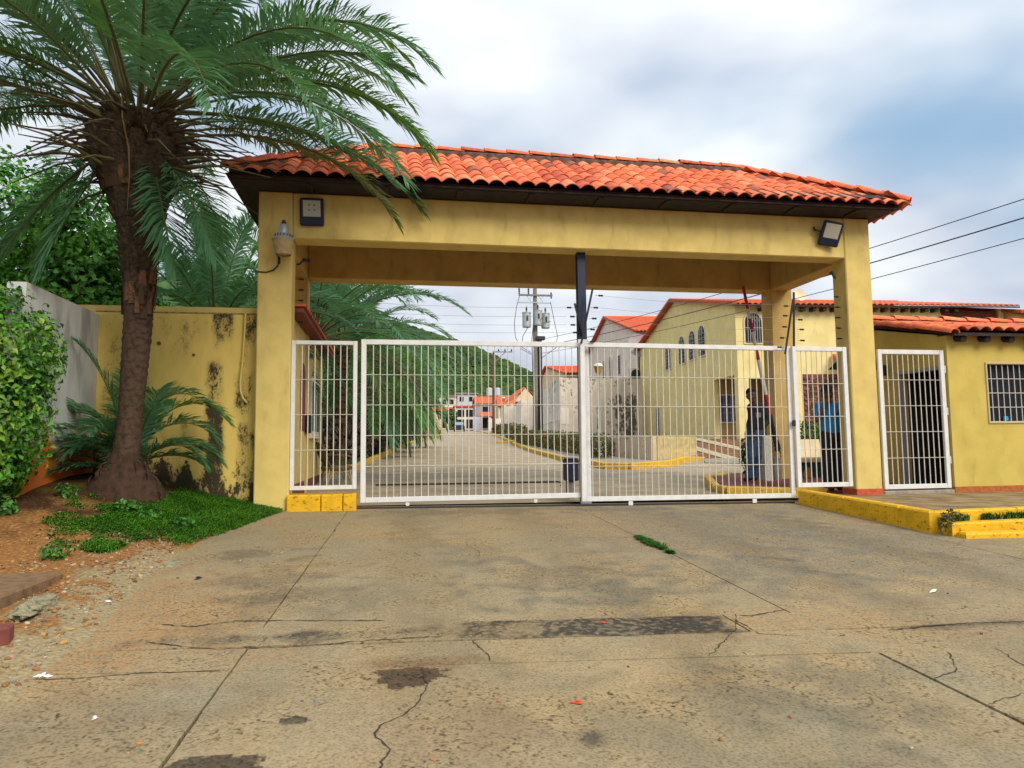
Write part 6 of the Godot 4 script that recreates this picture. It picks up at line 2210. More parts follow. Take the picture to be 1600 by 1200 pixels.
	put("garden_side", mb.mesh(), mott(lin(0.55, 0.43, 0.19), 0.65, 1.1, 1.0, 160, 0.9), w)
	# sloping drive of the yellow house: red earth with two concrete tracks
	mb = MB.new()
	mb.quad(Vector3(11.2, 0.24, -11.0), Vector3(15.6, 0.22, -11.0), Vector3(15.4, 0.98, -15.4), Vector3(11.9, 0.98, -15.6), Vector3.UP)
	mb.quad(Vector3(11.9, 0.98, -15.6), Vector3(15.4, 0.98, -15.4), Vector3(15.4, 0.98, -18.4), Vector3(11.9, 0.98, -18.4), Vector3.UP)
	var gb := struct("garden_bank", mb.mesh(), mott(lin(0.20, 0.095, 0.045), 0.45, 1.4, 1.1, 163, 0.95, 1.0, 0.08))
	M.track = mott(lin(0.46, 0.38, 0.26), 0.7, 1.1, 0.9, 164, 0.9)
	for s in [[12.9, 12.05], [14.6, 13.4]]:
		mb = MB.new()
		mb.quad(Vector3(s[0] - 0.26, 0.26, -11.0), Vector3(s[0] + 0.26, 0.26, -11.0), Vector3(s[1] + 0.26, 1.01, -15.5), Vector3(s[1] - 0.26, 1.01, -15.5), Vector3.UP)
		mb.quad(Vector3(s[0] - 0.26, 0.26, -11.0), Vector3(s[0] + 0.26, 0.26, -11.0), Vector3(s[0] + 0.26, 0.1, -11.0), Vector3(s[0] - 0.26, 0.1, -11.0), Vector3.BACK)
		put("concrete_track", mb.mesh(), M.track, gb)
	# planter with glazed panels, brick steps and cream wall behind the guard
	t = thing("planter_bench", "cream topped planter with dark teal panels and orange blotches behind the guard", "planter", Vector3(10.55, 0.02, -2.75))
	mb = MB.new()
	mb.bx(Vector3(-0.75, 0, -0.3), Vector3(1.0, 0.40, 0.0), 0.01)
	put("base", mb.mesh(), mott(lin(0.02, 0.05, 0.06), 0.5, 1.6, 0.3, 161, 0.3), t)
	mb = MB.new()
	mb.bx(Vector3(-0.82, 0.402, -0.36), Vector3(1.05, 0.50, 0.05), 0.015)
	put("top", mb.mesh(), M.house_cream, t)
	for x in [-0.45, -0.02, 0.42, 0.8]:
		mb = MB.new()
		var pg := PackedVector2Array()
		for i in 9:
			var a := TAU * i / 9
			pg.append(Vector2(cos(a) * r.randf_range(0.06, 0.11), sin(a) * r.randf_range(0.09, 0.15)))
		mb.prism(pg, Transform3D(Basis.IDENTITY, Vector3(x, 0.2, 0.001)), 0.012)
		put("panel_motif", mb.mesh(), mott(lin(0.42, 0.20, 0.05), 0.6, 1.3, 0.1, 162, 0.5), t)
	t = thing("garden_steps", "short flight of red brick steps against a cream wall", "steps", Vector3(11.9, 0.15, -6.6))
	mb = MB.new()
	mb.bx(Vector3(-0.2, -0.2, -0.6), Vector3(3.4, 0.75, -0.45))
	mb.bx(Vector3(-0.6, -0.2, -0.449), Vector3(3.4, 0.06, 0.35))
	put("cream_wall", mb.mesh(), M.house_cream, t)
	var bm := MB.new()
	bm.box(Vector3.ZERO, Vector3(0.23, 0.10, 0.11), 0.012)
	var bme := bm.mesh()
	for j in 5:
		for i in 5 - j:
			put("brick", bme, M.brick, t, Transform3D(Basis.IDENTITY, Vector3(-0.35 + i * 0.245 + 0.06 * (j % 2), 0.115 + j * 0.115, -0.35)))
	# the next terrace far right
	t = house("small yellow house with an orange roof at the right edge, behind the guard house", Vector3(26.6, 0.3, -14.0), deg_to_rad(4.0), 8.0, 7.0, 5.55, 6.35, 3.5, M.house_yellow)

func far_houses() -> void:
	# [label, x, z, base y, turn, width, depth, eave, ridge, ridge setback, wall]
	var L := [["grey house with a broad orange roof and dark balcony up the street", 18.5, -130.0, 3.9, -3.0, 7.0, 9.0, 5.2, 6.6, 3.0, "house_grey"],
		["white house with a pale band of windows behind the parked car", 16.4, -152.0, 4.4, -2.0, 4.4, 7.0, 5.2, 5.5, 3.5, "house_white"],
		["cream house with an orange roof just right of the grey house", 20.9, -116.0, 3.4, -4.0, 4.0, 8.0, 4.5, 6.1, 3.0, "house_cream"],
		["low house with a faded red roof at the end of the street", 12.5, -168.0, 4.9, 0.0, 9.0, 7.0, 4.6, 5.6, 3.5, "house_cream"]]
	for s in L:
		var t := house(s[0], Vector3(s[1], s[3], s[2]), deg_to_rad(s[4]), s[5], s[6], s[7], s[8], s[9], M[s[10]], false, -1.0, 0.5)
		for k in 2:
			window(t, Transform3D(Basis.IDENTITY, Vector3(s[5] * (0.28 + 0.45 * k), s[7] * 0.56, 0.0)), 1.5, 1.6, false, M.house_grey, 0, 0, M.pane)
			window(t, Transform3D(Basis.IDENTITY, Vector3(s[5] * (0.28 + 0.45 * k), 0.3, 0.0)), 1.4, 2.0, false, M.house_grey, 0, 0, M.dark_room)
	# cream house front with its gable towards the gate
	var g := thing("house", "cream gable with an orange roof and dark porch beside the tall utility pole", "house", Vector3(15.4, 1.9, -70.0))
	var mb := MB.new()
	mb.prism(PackedVector2Array([Vector2(0.6, 3.6), Vector2(2.9, 3.6), Vector2(2.9, 4.1), Vector2(1.7, 5.45), Vector2(0.6, 4.05)]), Transform3D(Basis.IDENTITY, Vector3(0, 0, -0.3)), 0.3)
	put("gable_wall", mb.mesh(), M.house_cream, g)
	mb = MB.new()
	mb.bx(Vector3(0.0, -1.0, -6.0), Vector3(5.0, 3.6, -2.0))
	mb.bx(Vector3(0.0, 3.1, -1.998), Vector3(5.0, 3.598, 0.0))
	for x in [0.0, 1.0, 2.6, 4.6]:
		mb.bx(Vector3(x, -1.0, -0.4), Vector3(x + 0.35, 3.098, -0.05))
	put("wall", mb.mesh(), M.house_cream, g)
	mb = MB.new()
	mb.bx(Vector3(0.4, 3.45, 0.01), Vector3(3.2, 3.85, 0.2), 0.02)
	put("brick_band", mb.mesh(), M.brick_dark, g)
	mb = MB.new()
	mb.bx(Vector3(0.05, -0.9, -1.99), Vector3(4.9, 3.0, -1.9))
	put("dark_porch", mb.mesh(), M.brown_base, g)
	put("roof", tile_sheet(Vector3(1.75, 5.45, 0.1), Vector3(0, 0, -1), Vector3(1, -0.9, 0).normalized(), 6.0, 2.2, 0.5, 0.5, 0.08), M.tile_far, g)
	put("roof", tile_sheet(Vector3(1.65, 5.45, 0.1), Vector3(0, 0, -1), Vector3(-1, -1.0, 0).normalized(), 6.0, 2.0, 0.5, 0.5, 0.08), M.tile_far, g)
	for s in [["white stepped boundary wall left of the cream gable", 13.6, -64.0, 1.7, 3.0, 3.3, "house_white"], ["pale blue boundary wall in front of the grey house", 17.0, -122.0, 3.3, 1.6, 2.9, "house_blue"], ["white garden wall beside the pale blue wall", 18.3, -110.0, 3.0, 2.2, 2.4, "house_white"], ["tall white wall behind the third street lamp", 12.9, -50.0, 1.3, 2.2, 3.4, "house_white"]]:
		var w := thing("boundary_wall", s[0], "wall", Vector3(s[1], s[3], s[2]), deg_to_rad(-6.5))
		mb = MB.new()
		mb.bx(Vector3(0, -0.7, -7.0), Vector3(0.25, s[5], 0), 0.02)
		put("wall_face", mb.mesh(), M[s[6]], w)
		mb = MB.new()
		mb.bx(Vector3(0.252, -0.7, -0.25), Vector3(s[4], s[5] * 0.96, -0.004), 0.02)
		put("return_wall", mb.mesh(), M[s[6]], w)
	var pt := thing("porch", "low porch with an orange roof against the grey house", "porch", Vector3(18.6, 3.9, -129.0))
	put("porch_roof", tile_sheet(Vector3(0.3, 2.5, 1.5), Vector3.RIGHT, Vector3(0, 0.6, -1.0).normalized(), 4.5, 1.8, 0.5, 0.5, 0.08), M.tile_far, pt)
	for x in [0.3, 2.2, 4.4]:
		mb = MB.new()
		mb.bx(Vector3(x, -0.5, 1.0), Vector3(x + 0.3, 2.55, 1.3), 0.01)
		put("porch_post", mb.mesh(), M.house_white, pt)
	# flat-roofed pale blocks on the foot of the hill
	var k := 0
	for s in [[16.0, -200.0, 5.0, 9.3, "house_white", "pale flat block at the foot of the hill, left of the others"], [21.5, -203.0, 6.0, 10.2, "house_blue", "bluish white block at the foot of the hill"], [25.0, -142.0, 4.6, 7.0, "house_grey", "brownish block with a flat slab roof behind the orange roofs"]]:
		var t := thing("apartment_block", s[5], "building", Vector3(s[0], gy(s[0], s[1]), s[1]))
		mb = MB.new()
		mb.bx(Vector3(0, -1, -8), Vector3(s[2], s[3], 0), 0.05)
		put("wall", mb.mesh(), M[s[4]], t)
		mb = MB.new()
		mb.bx(Vector3(-0.4, s[3] + 0.002, -8.4), Vector3(s[2] + 0.4, s[3] + 0.35, 0.5), 0.03)
		put("roof_slab", mb.mesh(), M.cement, t)
		for i in 2:
			window(t, Transform3D(Basis.IDENTITY, Vector3(1.3 + i * s[2] * 0.45, s[3] - 2.2, 0.0)), 1.2, 1.4, false, M.house_grey, 0, 0, M.pane)
		k += 1
	# far green at the end of the street
	bush("street_tree", "dark green tree at the end of the street, left of the parked car", "tree", Vector3(14.6, 4.0, -142.0), [[Vector3(0, 3.0, 0), Vector3(1.4, 1.7, 1.4)], [Vector3(0.4, 1.4, 0), Vector3(1.1, 1.4, 1.2)]], 700, 170, 0.6, [Color(0.02, 0.05, 0.012), Color(0.05, 0.11, 0.02), Color(0.09, 0.16, 0.03)], -0.4)

func poles() -> void:
	var t := thing("utility_pole", "tall utility pole carrying three grey transformers behind the hedge", "utility pole", Vector3(10.12, 0.85, -30.0))
	var mb := MB.new()
	mb.tube([Vector3(0, -0.5, 0), Vector3(0.05, 6.0, 0), Vector3(0.07, 9.1, 0)], [0.17, 0.14, 0.11], 10)
	put("shaft", mb.mesh(), M.concrete_pole, t)
	mb = MB.new()
	mb.tube([Vector3(0.28, -0.5, 0.1), Vector3(0.30, 6.1, 0.08)], [0.13, 0.12], 10)
	mb.box(Vector3(0.32, 6.15, 0.08), Vector3(0.55, 0.22, 0.3), 0.02)
	put("riser_pipe", mb.mesh(), M.dark_grey, t)
	mb = MB.new()
	mb.bx(Vector3(-0.93, 8.62, 0.10), Vector3(1.08, 8.72, 0.2), 0.01)
	put("crossarm", mb.mesh(), M.concrete_pole, t)
	mb = MB.new()
	mb.bx(Vector3(-1.0, 8.2, 0.10), Vector3(0.95, 8.26, 0.16), 0.01)
	for s in [-1.0, 1.0]:
		mb.bar(Vector3(s * 0.5 + 0.05, 8.24, 0.13), Vector3(s * 0.2 + 0.05, 8.62, 0.13), 0.03, 0.03)
		mb.bar(Vector3(s * 0.2 + 0.05, 8.24, 0.135), Vector3(s * 0.5 + 0.05, 8.62, 0.135), 0.03, 0.03)
	put("brace", mb.mesh(), M.grey_metal, t)
	for x in [-0.9, -0.35, 1.0]:
		mb = MB.new()
		mb.lathe([Vector2(0, 0), Vector2(0.05, 0), Vector2(0.03, 0.12), Vector2(0.065, 0.16), Vector2(0.03, 0.22), Vector2(0.06, 0.27), Vector2(0.025, 0.36), Vector2(0, 0.38)], 8, Transform3D(Basis.IDENTITY, Vector3(x, 8.72 if x != 1.0 else 8.5, 0.15)))
		put("insulator", mb.mesh(), M.dark_grey, t)
	for q in [Vector3(-0.50, 6.75, 0.25), Vector3(0.15, 6.86, 0.36), Vector3(0.62, 6.72, 0.22)]:
		mb = MB.new()
		mb.lathe([Vector2(0, 0), Vector2(0.24, 0), Vector2(0.25, 0.04), Vector2(0.25, 0.80), Vector2(0.27, 0.82), Vector2(0.27, 0.87), Vector2(0, 0.92)], 14, Transform3D(Basis.IDENTITY, q), true)
		var tr := put("transformer", mb.mesh(), M.grey_metal, t)
		mb = MB.new()
		mb.lathe([Vector2(0.05, 0.9), Vector2(0.035, 1.0), Vector2(0.06, 1.05), Vector2(0.03, 1.2), Vector2(0, 1.25)], 8, Transform3D(Basis.IDENTITY, q))
		mb.box(q + Vector3(0, 0.5, 0.26), Vector3(0.1, 0.3, 0.06), 0.01)
		put("bushing", mb.mesh(), M.dark_grey, tr)
	mb = MB.new()
	mb.tube([Vector3(-0.85, 8.7, 0.15), Vector3(-1.05, 8.0, 0.1), Vector3(-1.2, 7.0, 0.1), Vector3(-1.15, 6.2, 0.1), Vector3(-0.8, 5.5, 0.1), Vector3(-0.2, 5.2, 0.05)], 0.018, 5)
	mb.tube([Vector3(0.95, 8.3, 0.15), Vector3(1.15, 7.3, 0.1), Vector3(1.35, 6.3, 0.1), Vector3(1.25, 5.6, 0.1), Vector3(0.4, 5.0, 0.05)], 0.018, 5)
	mb.tube([Vector3(-0.45, 6.75, 0.4), Vector3(-0.75, 6.2, 0.3), Vector3(-0.8, 5.6, 0.25), Vector3(-0.25, 5.3, 0.12)], 0.018, 5)
	mb.tube([Vector3(-0.12, 6.9, 0.3), Vector3(-0.2, 6.0, 0.2), Vector3(-0.18, 5.0, 0.2), Vector3(-0.15, 3.0, 0.2)], 0.022, 5)
	mb.tube([Vector3(0.5, 7.4, 0.5), Vector3(0.2, 7.1, 0.65), Vector3(0.35, 6.95, 0.6), Vector3(0.9, 7.1, 0.4)], 0.016, 5)
	put("cable", mb.mesh(), M.wire, t)
	t = thing("utility_pole", "thin far utility pole with an angled arm in front of the hill", "utility pole", Vector3(14.1, gy(14, -75), -75.0))
	mb = MB.new()
	mb.tube([Vector3(0, -0.5, 0), Vector3(0.1, 9.9, 0)], [0.2, 0.13], 8)
	put("shaft", mb.mesh(), M.wood, t)
	mb = MB.new()
	mb.bx(Vector3(0.0, 9.9, -0.08), Vector3(2.4, 10.02, 0.08), 0.01)
	mb.bar(Vector3(0.2, 8.7, 0.0), Vector3(1.5, 9.9, 0.0), 0.09, 0.09)
	put("arm", mb.mesh(), M.concrete_pole, t)
	for x in [0.7, 1.5, 2.3]:
		mb = MB.new()
		mb.lathe([Vector2(0.05, 0), Vector2(0.1, 0.1), Vector2(0.05, 0.3), Vector2(0, 0.32)], 7, Transform3D(Basis.IDENTITY, Vector3(x, 10.02, 0)))
		put("insulator", mb.mesh(), M.dark_grey, t)
	for s in [-1.0, 1.0]:
		mb = MB.new()
		mb.lathe([Vector2(0, 0), Vector2(0.35, 0), Vector2(0.36, 0.9), Vector2(0, 1.0)], 10, Transform3D(Basis.IDENTITY, Vector3(s * 0.5, 4.6, 0.2)))
		put("transformer", mb.mesh(), M.house_blue, t)
	# street lamps
	var first: Node3D
	var labels := ["slender street lamp with an orange lantern, in front of the mouldy wall", "street lamp with an orange lantern beside the tall utility pole", "farthest street lamp, its orange lantern low against the red roofs"]
	var at := [Vector3(8.35, 0.27, -11.25), Vector3(10.5, 0.95, -31.5), Vector3(10.3, 1.35, -43.0)]
	for i in 3:
		if i == 0:
			first = thing("street_lamp", labels[0], "street lamp", at[0], 0.0, "street lamps along the right kerb")
			mb = MB.new()
			mb.lathe([Vector2(0.0, 0.0), Vector2(0.16, 0.0), Vector2(0.14, 0.12), Vector2(0.06, 0.22), Vector2(0.045, 0.3), Vector2(0.04, 2.80), Vector2(0.06, 2.82), Vector2(0, 2.83)], 10)
			put("post", mb.mesh(), M.grey_metal, first)
			mb = MB.new()
			mb.lathe([Vector2(0.0, 2.80), Vector2(0.10, 2.80), Vector2(0.145, 3.02), Vector2(0, 3.02)], 8, Transform3D.IDENTITY, true)
			put("lantern", mb.mesh(), mat(lin(0.38, 0.20, 0.06), 0.3), first)
			mb = MB.new()
			mb.lathe([Vector2(0.16, 3.0), Vector2(0.165, 3.03), Vector2(0.10, 3.10), Vector2(0, 3.12)], 8, Transform3D.IDENTITY, true)
			put("cap", mb.mesh(), M.house_white, first)
		else:
			dup(first, Transform3D(Basis.IDENTITY, at[i]), labels[i])
	# overhead service cables coming towards the right
	var ends := [[Vector3(10.3, 6.9, -30.0), Vector3(15.85, 6.2, -3.0), 0.012, "thin upper service cable crossing the sky at the right"], [Vector3(10.3, 6.5, -30.0), Vector3(15.82, 5.77, -3.0), 0.017, "thick middle service cable crossing the sky at the right"], [Vector3(10.3, 6.1, -30.0), Vector3(15.78, 5.3, -3.0), 0.011, "thin lowest service cable crossing the sky at the right"]]
	for e in ends:
		mb = MB.new()
		var pts := []
		for i in 44:
			var s := i / 24.0
			var p: Vector3 = e[0] + (e[1] - e[0]) * s
			p.y -= 1.0 * s * (1.0 - s)
			pts.append(p)
		mb.tube(pts, e[2], 5)
		tag(put("service_cable", mb.mesh(), M.wire), e[3], "cable")

func inner_booth() -> void:
	var t := thing("guard_booth", "yellow booth behind the left column with an arched niche and a framed window", "booth", Vector3(-1.2, 0.1, -3.1))
	var o := Vector3(1.2, -0.1, 3.1)
	var mb := MB.new()
	mb.bx(Vector3(-2.6, -0.2, -5.75) + o, Vector3(0.395, 2.88, -0.372) + o)
	put("wall", mb.mesh(), M.paint, t)
	mb = MB.new()
	mb.bx(Vector3(0.2, -0.2, -5.76) + o, Vector3(0.405, 0.26, -0.375) + o, 0.004)
	put("skirting", mb.mesh(), M.brown_base, t)
	var xf := Transform3D(Basis(Vector3(0, 0, -1), Vector3.UP, Vector3(1, 0, 0)), Vector3(0.396, 1.12, -2.12) + o)
	mb = MB.new()
	mb.prism(arch_poly(0.62, 1.15, 10), xf, 0.012)
	put("arched_niche", mb.mesh(), M.brown_base, t)
	mb = MB.new()
	mb.bx(Vector3(0.41, 1.08, -2.6) + o, Vector3(0.50, 1.4, -2.42) + o, 0.01)
	put("phone_box", mb.mesh(), M.black, t)
	mb = MB.new()
	mb.bx(Vector3(0.3, 1.04, -4.75) + o, Vector3(0.43, 2.16, -3.25) + o, 0.01)
	var wn := put("window", mb.mesh(), M.house_white, t)
	mb = MB.new()
	mb.bx(Vector3(0.40, 1.14, -4.65) + o, Vector3(0.436, 2.06, -3.35) + o)
	put("pane", mb.mesh(), mat(lin(0.10, 0.17, 0.16), 0.15), wn)
	mb = MB.new()
	mb.bx(Vector3(0.42, 1.12, -4.05) + o, Vector3(0.445, 2.08, -3.97) + o)
	put("mullion", mb.mesh(), M.house_white, wn)
	mb = MB.new()
	mb.bx(Vector3(0.42, 1.55, -3.8) + o, Vector3(0.445, 1.68, -3.5) + o)
	put("notice", mb.mesh(), M.petal, wn)
	mb = MB.new()
	mb.bx(Vector3(0.3, 1.0, -4.85) + o, Vector3(0.47, 1.038, -3.15) + o, 0.008)
	put("sill", mb.mesh(), M.house_white, wn)
	put("roof", tile_sheet(Vector3(0.62, 2.90, -0.40) + o, Vector3(0, 0, -1), Vector3(-1, 0.05, 0).normalized(), 5.6, 0.55, 0.24, 0.38, 0.06), M.tile_far, t)
	mb = MB.new()
	mb.bx(Vector3(0.36, 2.83, -6.0) + o, Vector3(0.60, 2.9, -0.40) + o, 0.01)
	put("eave_board", mb.mesh(), M.brown_base, t)
	# wicker chair
	t = thing("wicker_chair", "low brown wicker armchair beside the booth behind the left side gate", "chair", Vector3(0.80, 0.06, -4.55), 0.35)
	var back := MB.new()
	for i in 15:
		var a := lerpf(-1.25, 1.25, i / 14.0)
		var p0 := Vector3(-0.16, 0.36, sin(a) * 0.20)
		var p1 := Vector3(-0.36 - 0.05 * cos(a * 2.0), 0.36 + 0.50 * (0.55 + 0.45 * cos(a)), sin(a) * 0.36)
		back.tube([p0, p0.lerp(p1, 0.5) + Vector3(-0.03, 0, 0), p1], 0.011, 5)
	for q in 4:
		var pts := []
		for i in 13:
			var a := lerpf(-1.25, 1.25, i / 12.0)
			var p0 := Vector3(-0.16, 0.36, sin(a) * 0.20)
			var p1 := Vector3(-0.36 - 0.05 * cos(a * 2.0), 0.36 + 0.50 * (0.55 + 0.45 * cos(a)), sin(a) * 0.36)
			pts.append(p0.lerp(p1, 0.25 + 0.25 * q))
		back.tube(pts, 0.009 if q < 3 else 0.022, 5)
	put("backrest", back.mesh(), M.wicker, t)
	var seat := MB.new()
	seat.lathe([Vector2(0, 0.30), Vector2(0.27, 0.30), Vector2(0.31, 0.33), Vector2(0.31, 0.38), Vector2(0.26, 0.40), Vector2(0, 0.385)], 18)
	put("seat", seat.mesh(), M.wicker, t)
	for s in [-1.0, 1.0]:
		mb = MB.new()
		mb.tube([Vector3(-0.1, 0.62, s * 0.34), Vector3(0.12, 0.60, s * 0.36), Vector3(0.26, 0.55, s * 0.30), Vector3(0.26, 0.40, s * 0.26)], 0.02, 6)
		put("armrest", mb.mesh(), M.wicker, t)
		for u in [-1.0, 1.0]:
			mb = MB.new()
			mb.tube([Vector3(u * 0.20, 0.32, s * 0.20), Vector3(u * 0.27, 0.0, s * 0.25)], 0.018, 6)
			put("leg", mb.mesh(), M.cane, t)
	mb = MB.new()
	for s in [-1.0, 1.0]:
		var pts := []
		for i in 9:
			var a := PI * i / 8
			pts.append(Vector3(cos(a) * 0.24, 0.02 + sin(a) * 0.28, s * 0.24))
		mb.tube(pts, 0.012, 5)
	put("arched_brace", mb.mesh(), M.cane, t)
	# gate motor and its rail
	t = thing("gate_motor", "black gate motor box on a short grey stand behind the middle post", "motor", Vector3(4.74, -0.05, -0.85))
	mb = MB.new()
	mb.bx(Vector3(-0.09, 0.30, -0.12), Vector3(0.12, 0.66, 0.12), 0.02)
	put("housing", mb.mesh(), M.navy, t)
	mb = MB.new()
	mb.bx(Vector3(-0.11, 0.662, -0.13), Vector3(0.13, 0.69, 0.13), 0.006)
	put("lid", mb.mesh(), M.grey_metal, t)
	mb = MB.new()
	mb.bx(Vector3(-0.06, -0.05, -0.06), Vector3(0.05, 0.298, 0.06), 0.008)
	put("stand", mb.mesh(), M.concrete_pole, t)
	mb = MB.new()
	mb.tube([Vector3(1.65, 0.24, -0.95), Vector3(3.2, 0.235, -0.95), Vector3(4.55, 0.235, -0.93), Vector3(4.62, 0.22, -0.93), Vector3(4.60, 0.16, -0.93)], 0.014, 6)
	tag(put("barrier_rod", mb.mesh(), M.black), "long black rod lying low behind the left gate leaf", "rod")

func barrier() -> void:
	var t := thing("boom_barrier", "raised red and white barrier pole beside the standing man", "barrier", Vector3(8.97, 0.10, -2.25))
	var a := Vector3(9.163, 0.66, -2.2) - t.position
	var b := Vector3(8.586, 3.848, -2.2) - t.position
	var d := (b - a).normalized()
	var segs := [[0.0, 0.22, "black"], [0.22, 0.34, "red"], [0.34, 0.55, "white"], [0.55, 0.62, "red"], [0.62, 0.72, "white"], [0.72, 0.80, "red"], [0.80, 0.86, "white"], [0.86, 1.0, "red"]]
	for s in segs:
		var mb := MB.new()
		mb.tube([a.lerp(b, s[0]), a.lerp(b, s[1])], [lerpf(0.045, 0.028, s[0]), lerpf(0.045, 0.028, s[1])], 10)
		put("boom_band", mb.mesh(), {"black": M.black, "red": M.red_paint, "white": M.bar_metal}[s[2]], t)
	var mb := MB.new()
	mb.bx(Vector3(-0.10, -0.1, -0.12), Vector3(0.05, 0.85, 0.12), 0.015)
	put("housing", mb.mesh(), M.bar_metal, t)
	mb = MB.new()
	mb.bx(Vector3(0.14, -0.1, -0.2), Vector3(0.30, 0.45, 0.0), 0.015)
	put("counter_post", mb.mesh(), M.concrete_pole, t)
	mb = MB.new()
	for q in [0.55, 0.62, 0.70]:
		mb.tube([Vector3(0.05, q, 0.1), Vector3(0.18, q + 0.15, 0.1), Vector3(0.24, q - 0.1, 0.08)], 0.008, 5)
	put("cable", mb.mesh(), M.wire, t)
	bush("potted_plant", "dark leafy plant with red flowers behind the man's legs", "plant", Vector3(8.75, 0.10, -2.55), [[Vector3(0, 0.45, 0), Vector3(0.16, 0.40, 0.14)]], 260, 180, 0.09, [Color(0.012, 0.03, 0.01), Color(0.03, 0.08, 0.015), Color(0.05, 0.12, 0.02)], -0.6, 0, 0.3)
	var fl := MB.new()
	for q in [Vector3(8.68, 0.78, -2.40), Vector3(8.80, 0.60, -2.40)]:
		fl.lathe([Vector2(0, -0.03), Vector2(0.05, -0.01), Vector2(0.06, 0.02), Vector2(0, 0.05)], 8, Transform3D(Basis(Vector3.RIGHT, 1.1), q))
	tag(put("red_flower", fl.mesh(), M.petal), "pair of red blooms on the dark plant by the barrier", "flower")

func car() -> void:
	var t := thing("parked_car", "dark blue car parked far up the street, seen from behind", "car", Vector3(12.8, gy(12.8, -105), -105.0), deg_to_rad(-6))
	var m := mat(lin(0.02, 0.035, 0.075), 0.3, 0.2)
	var mb := MB.new()
	mb.bx(Vector3(-0.9, 0.35, -4.2), Vector3(0.9, 1.0, 0), 0.12)
	put("body", mb.mesh(), m, t)
	mb = MB.new()
	var p := PackedVector2Array([Vector2(-0.1, 1.0), Vector2(-0.5, 1.62), Vector2(-2.4, 1.66), Vector2(-3.2, 1.0)])
	mb.prism(p, Transform3D(Basis(Vector3(0, 0, 1), Vector3.UP, Vector3(-1, 0, 0)), Vector3(0.78, 0, 0)), 1.56)
	put("cabin", mb.mesh(), m, t)
	mb = MB.new()
	mb.quad(Vector3(-0.68, 1.08, -0.13), Vector3(0.68, 1.08, -0.13), Vector3(0.62, 1.54, -0.43), Vector3(-0.62, 1.54, -0.43), Vector3.BACK)
	put("rear_window", mb.mesh(), mat(lin(0.25, 0.33, 0.42), 0.1), t)
	for s in [-1.0, 1.0]:
		mb = MB.new()
		mb.bx(Vector3(s * 0.85 - 0.06, 0.7, -0.02), Vector3(s * 0.85 + 0.04, 0.92, 0.02), 0.01)
		put("tail_light", mb.mesh(), M.red_paint, t)
		for z in [-0.8, -3.3]:
			mb = MB.new()
			mb.lathe([Vector2(0, -0.1), Vector2(0.33, -0.1), Vector2(0.35, 0), Vector2(0.33, 0.1), Vector2(0, 0.1)], 14, Transform3D(Basis(Vector3(0, 0, 1), PI / 2), Vector3(s * 0.8, 0.34, z)))
			put("wheel", mb.mesh(), M.black, t)
	mb = MB.new()
	mb.bx(Vector3(-0.88, 0.38, 0.0), Vector3(0.88, 0.58, 0.08), 0.03)
	put("bumper", mb.mesh(), M.dark_grey, t)

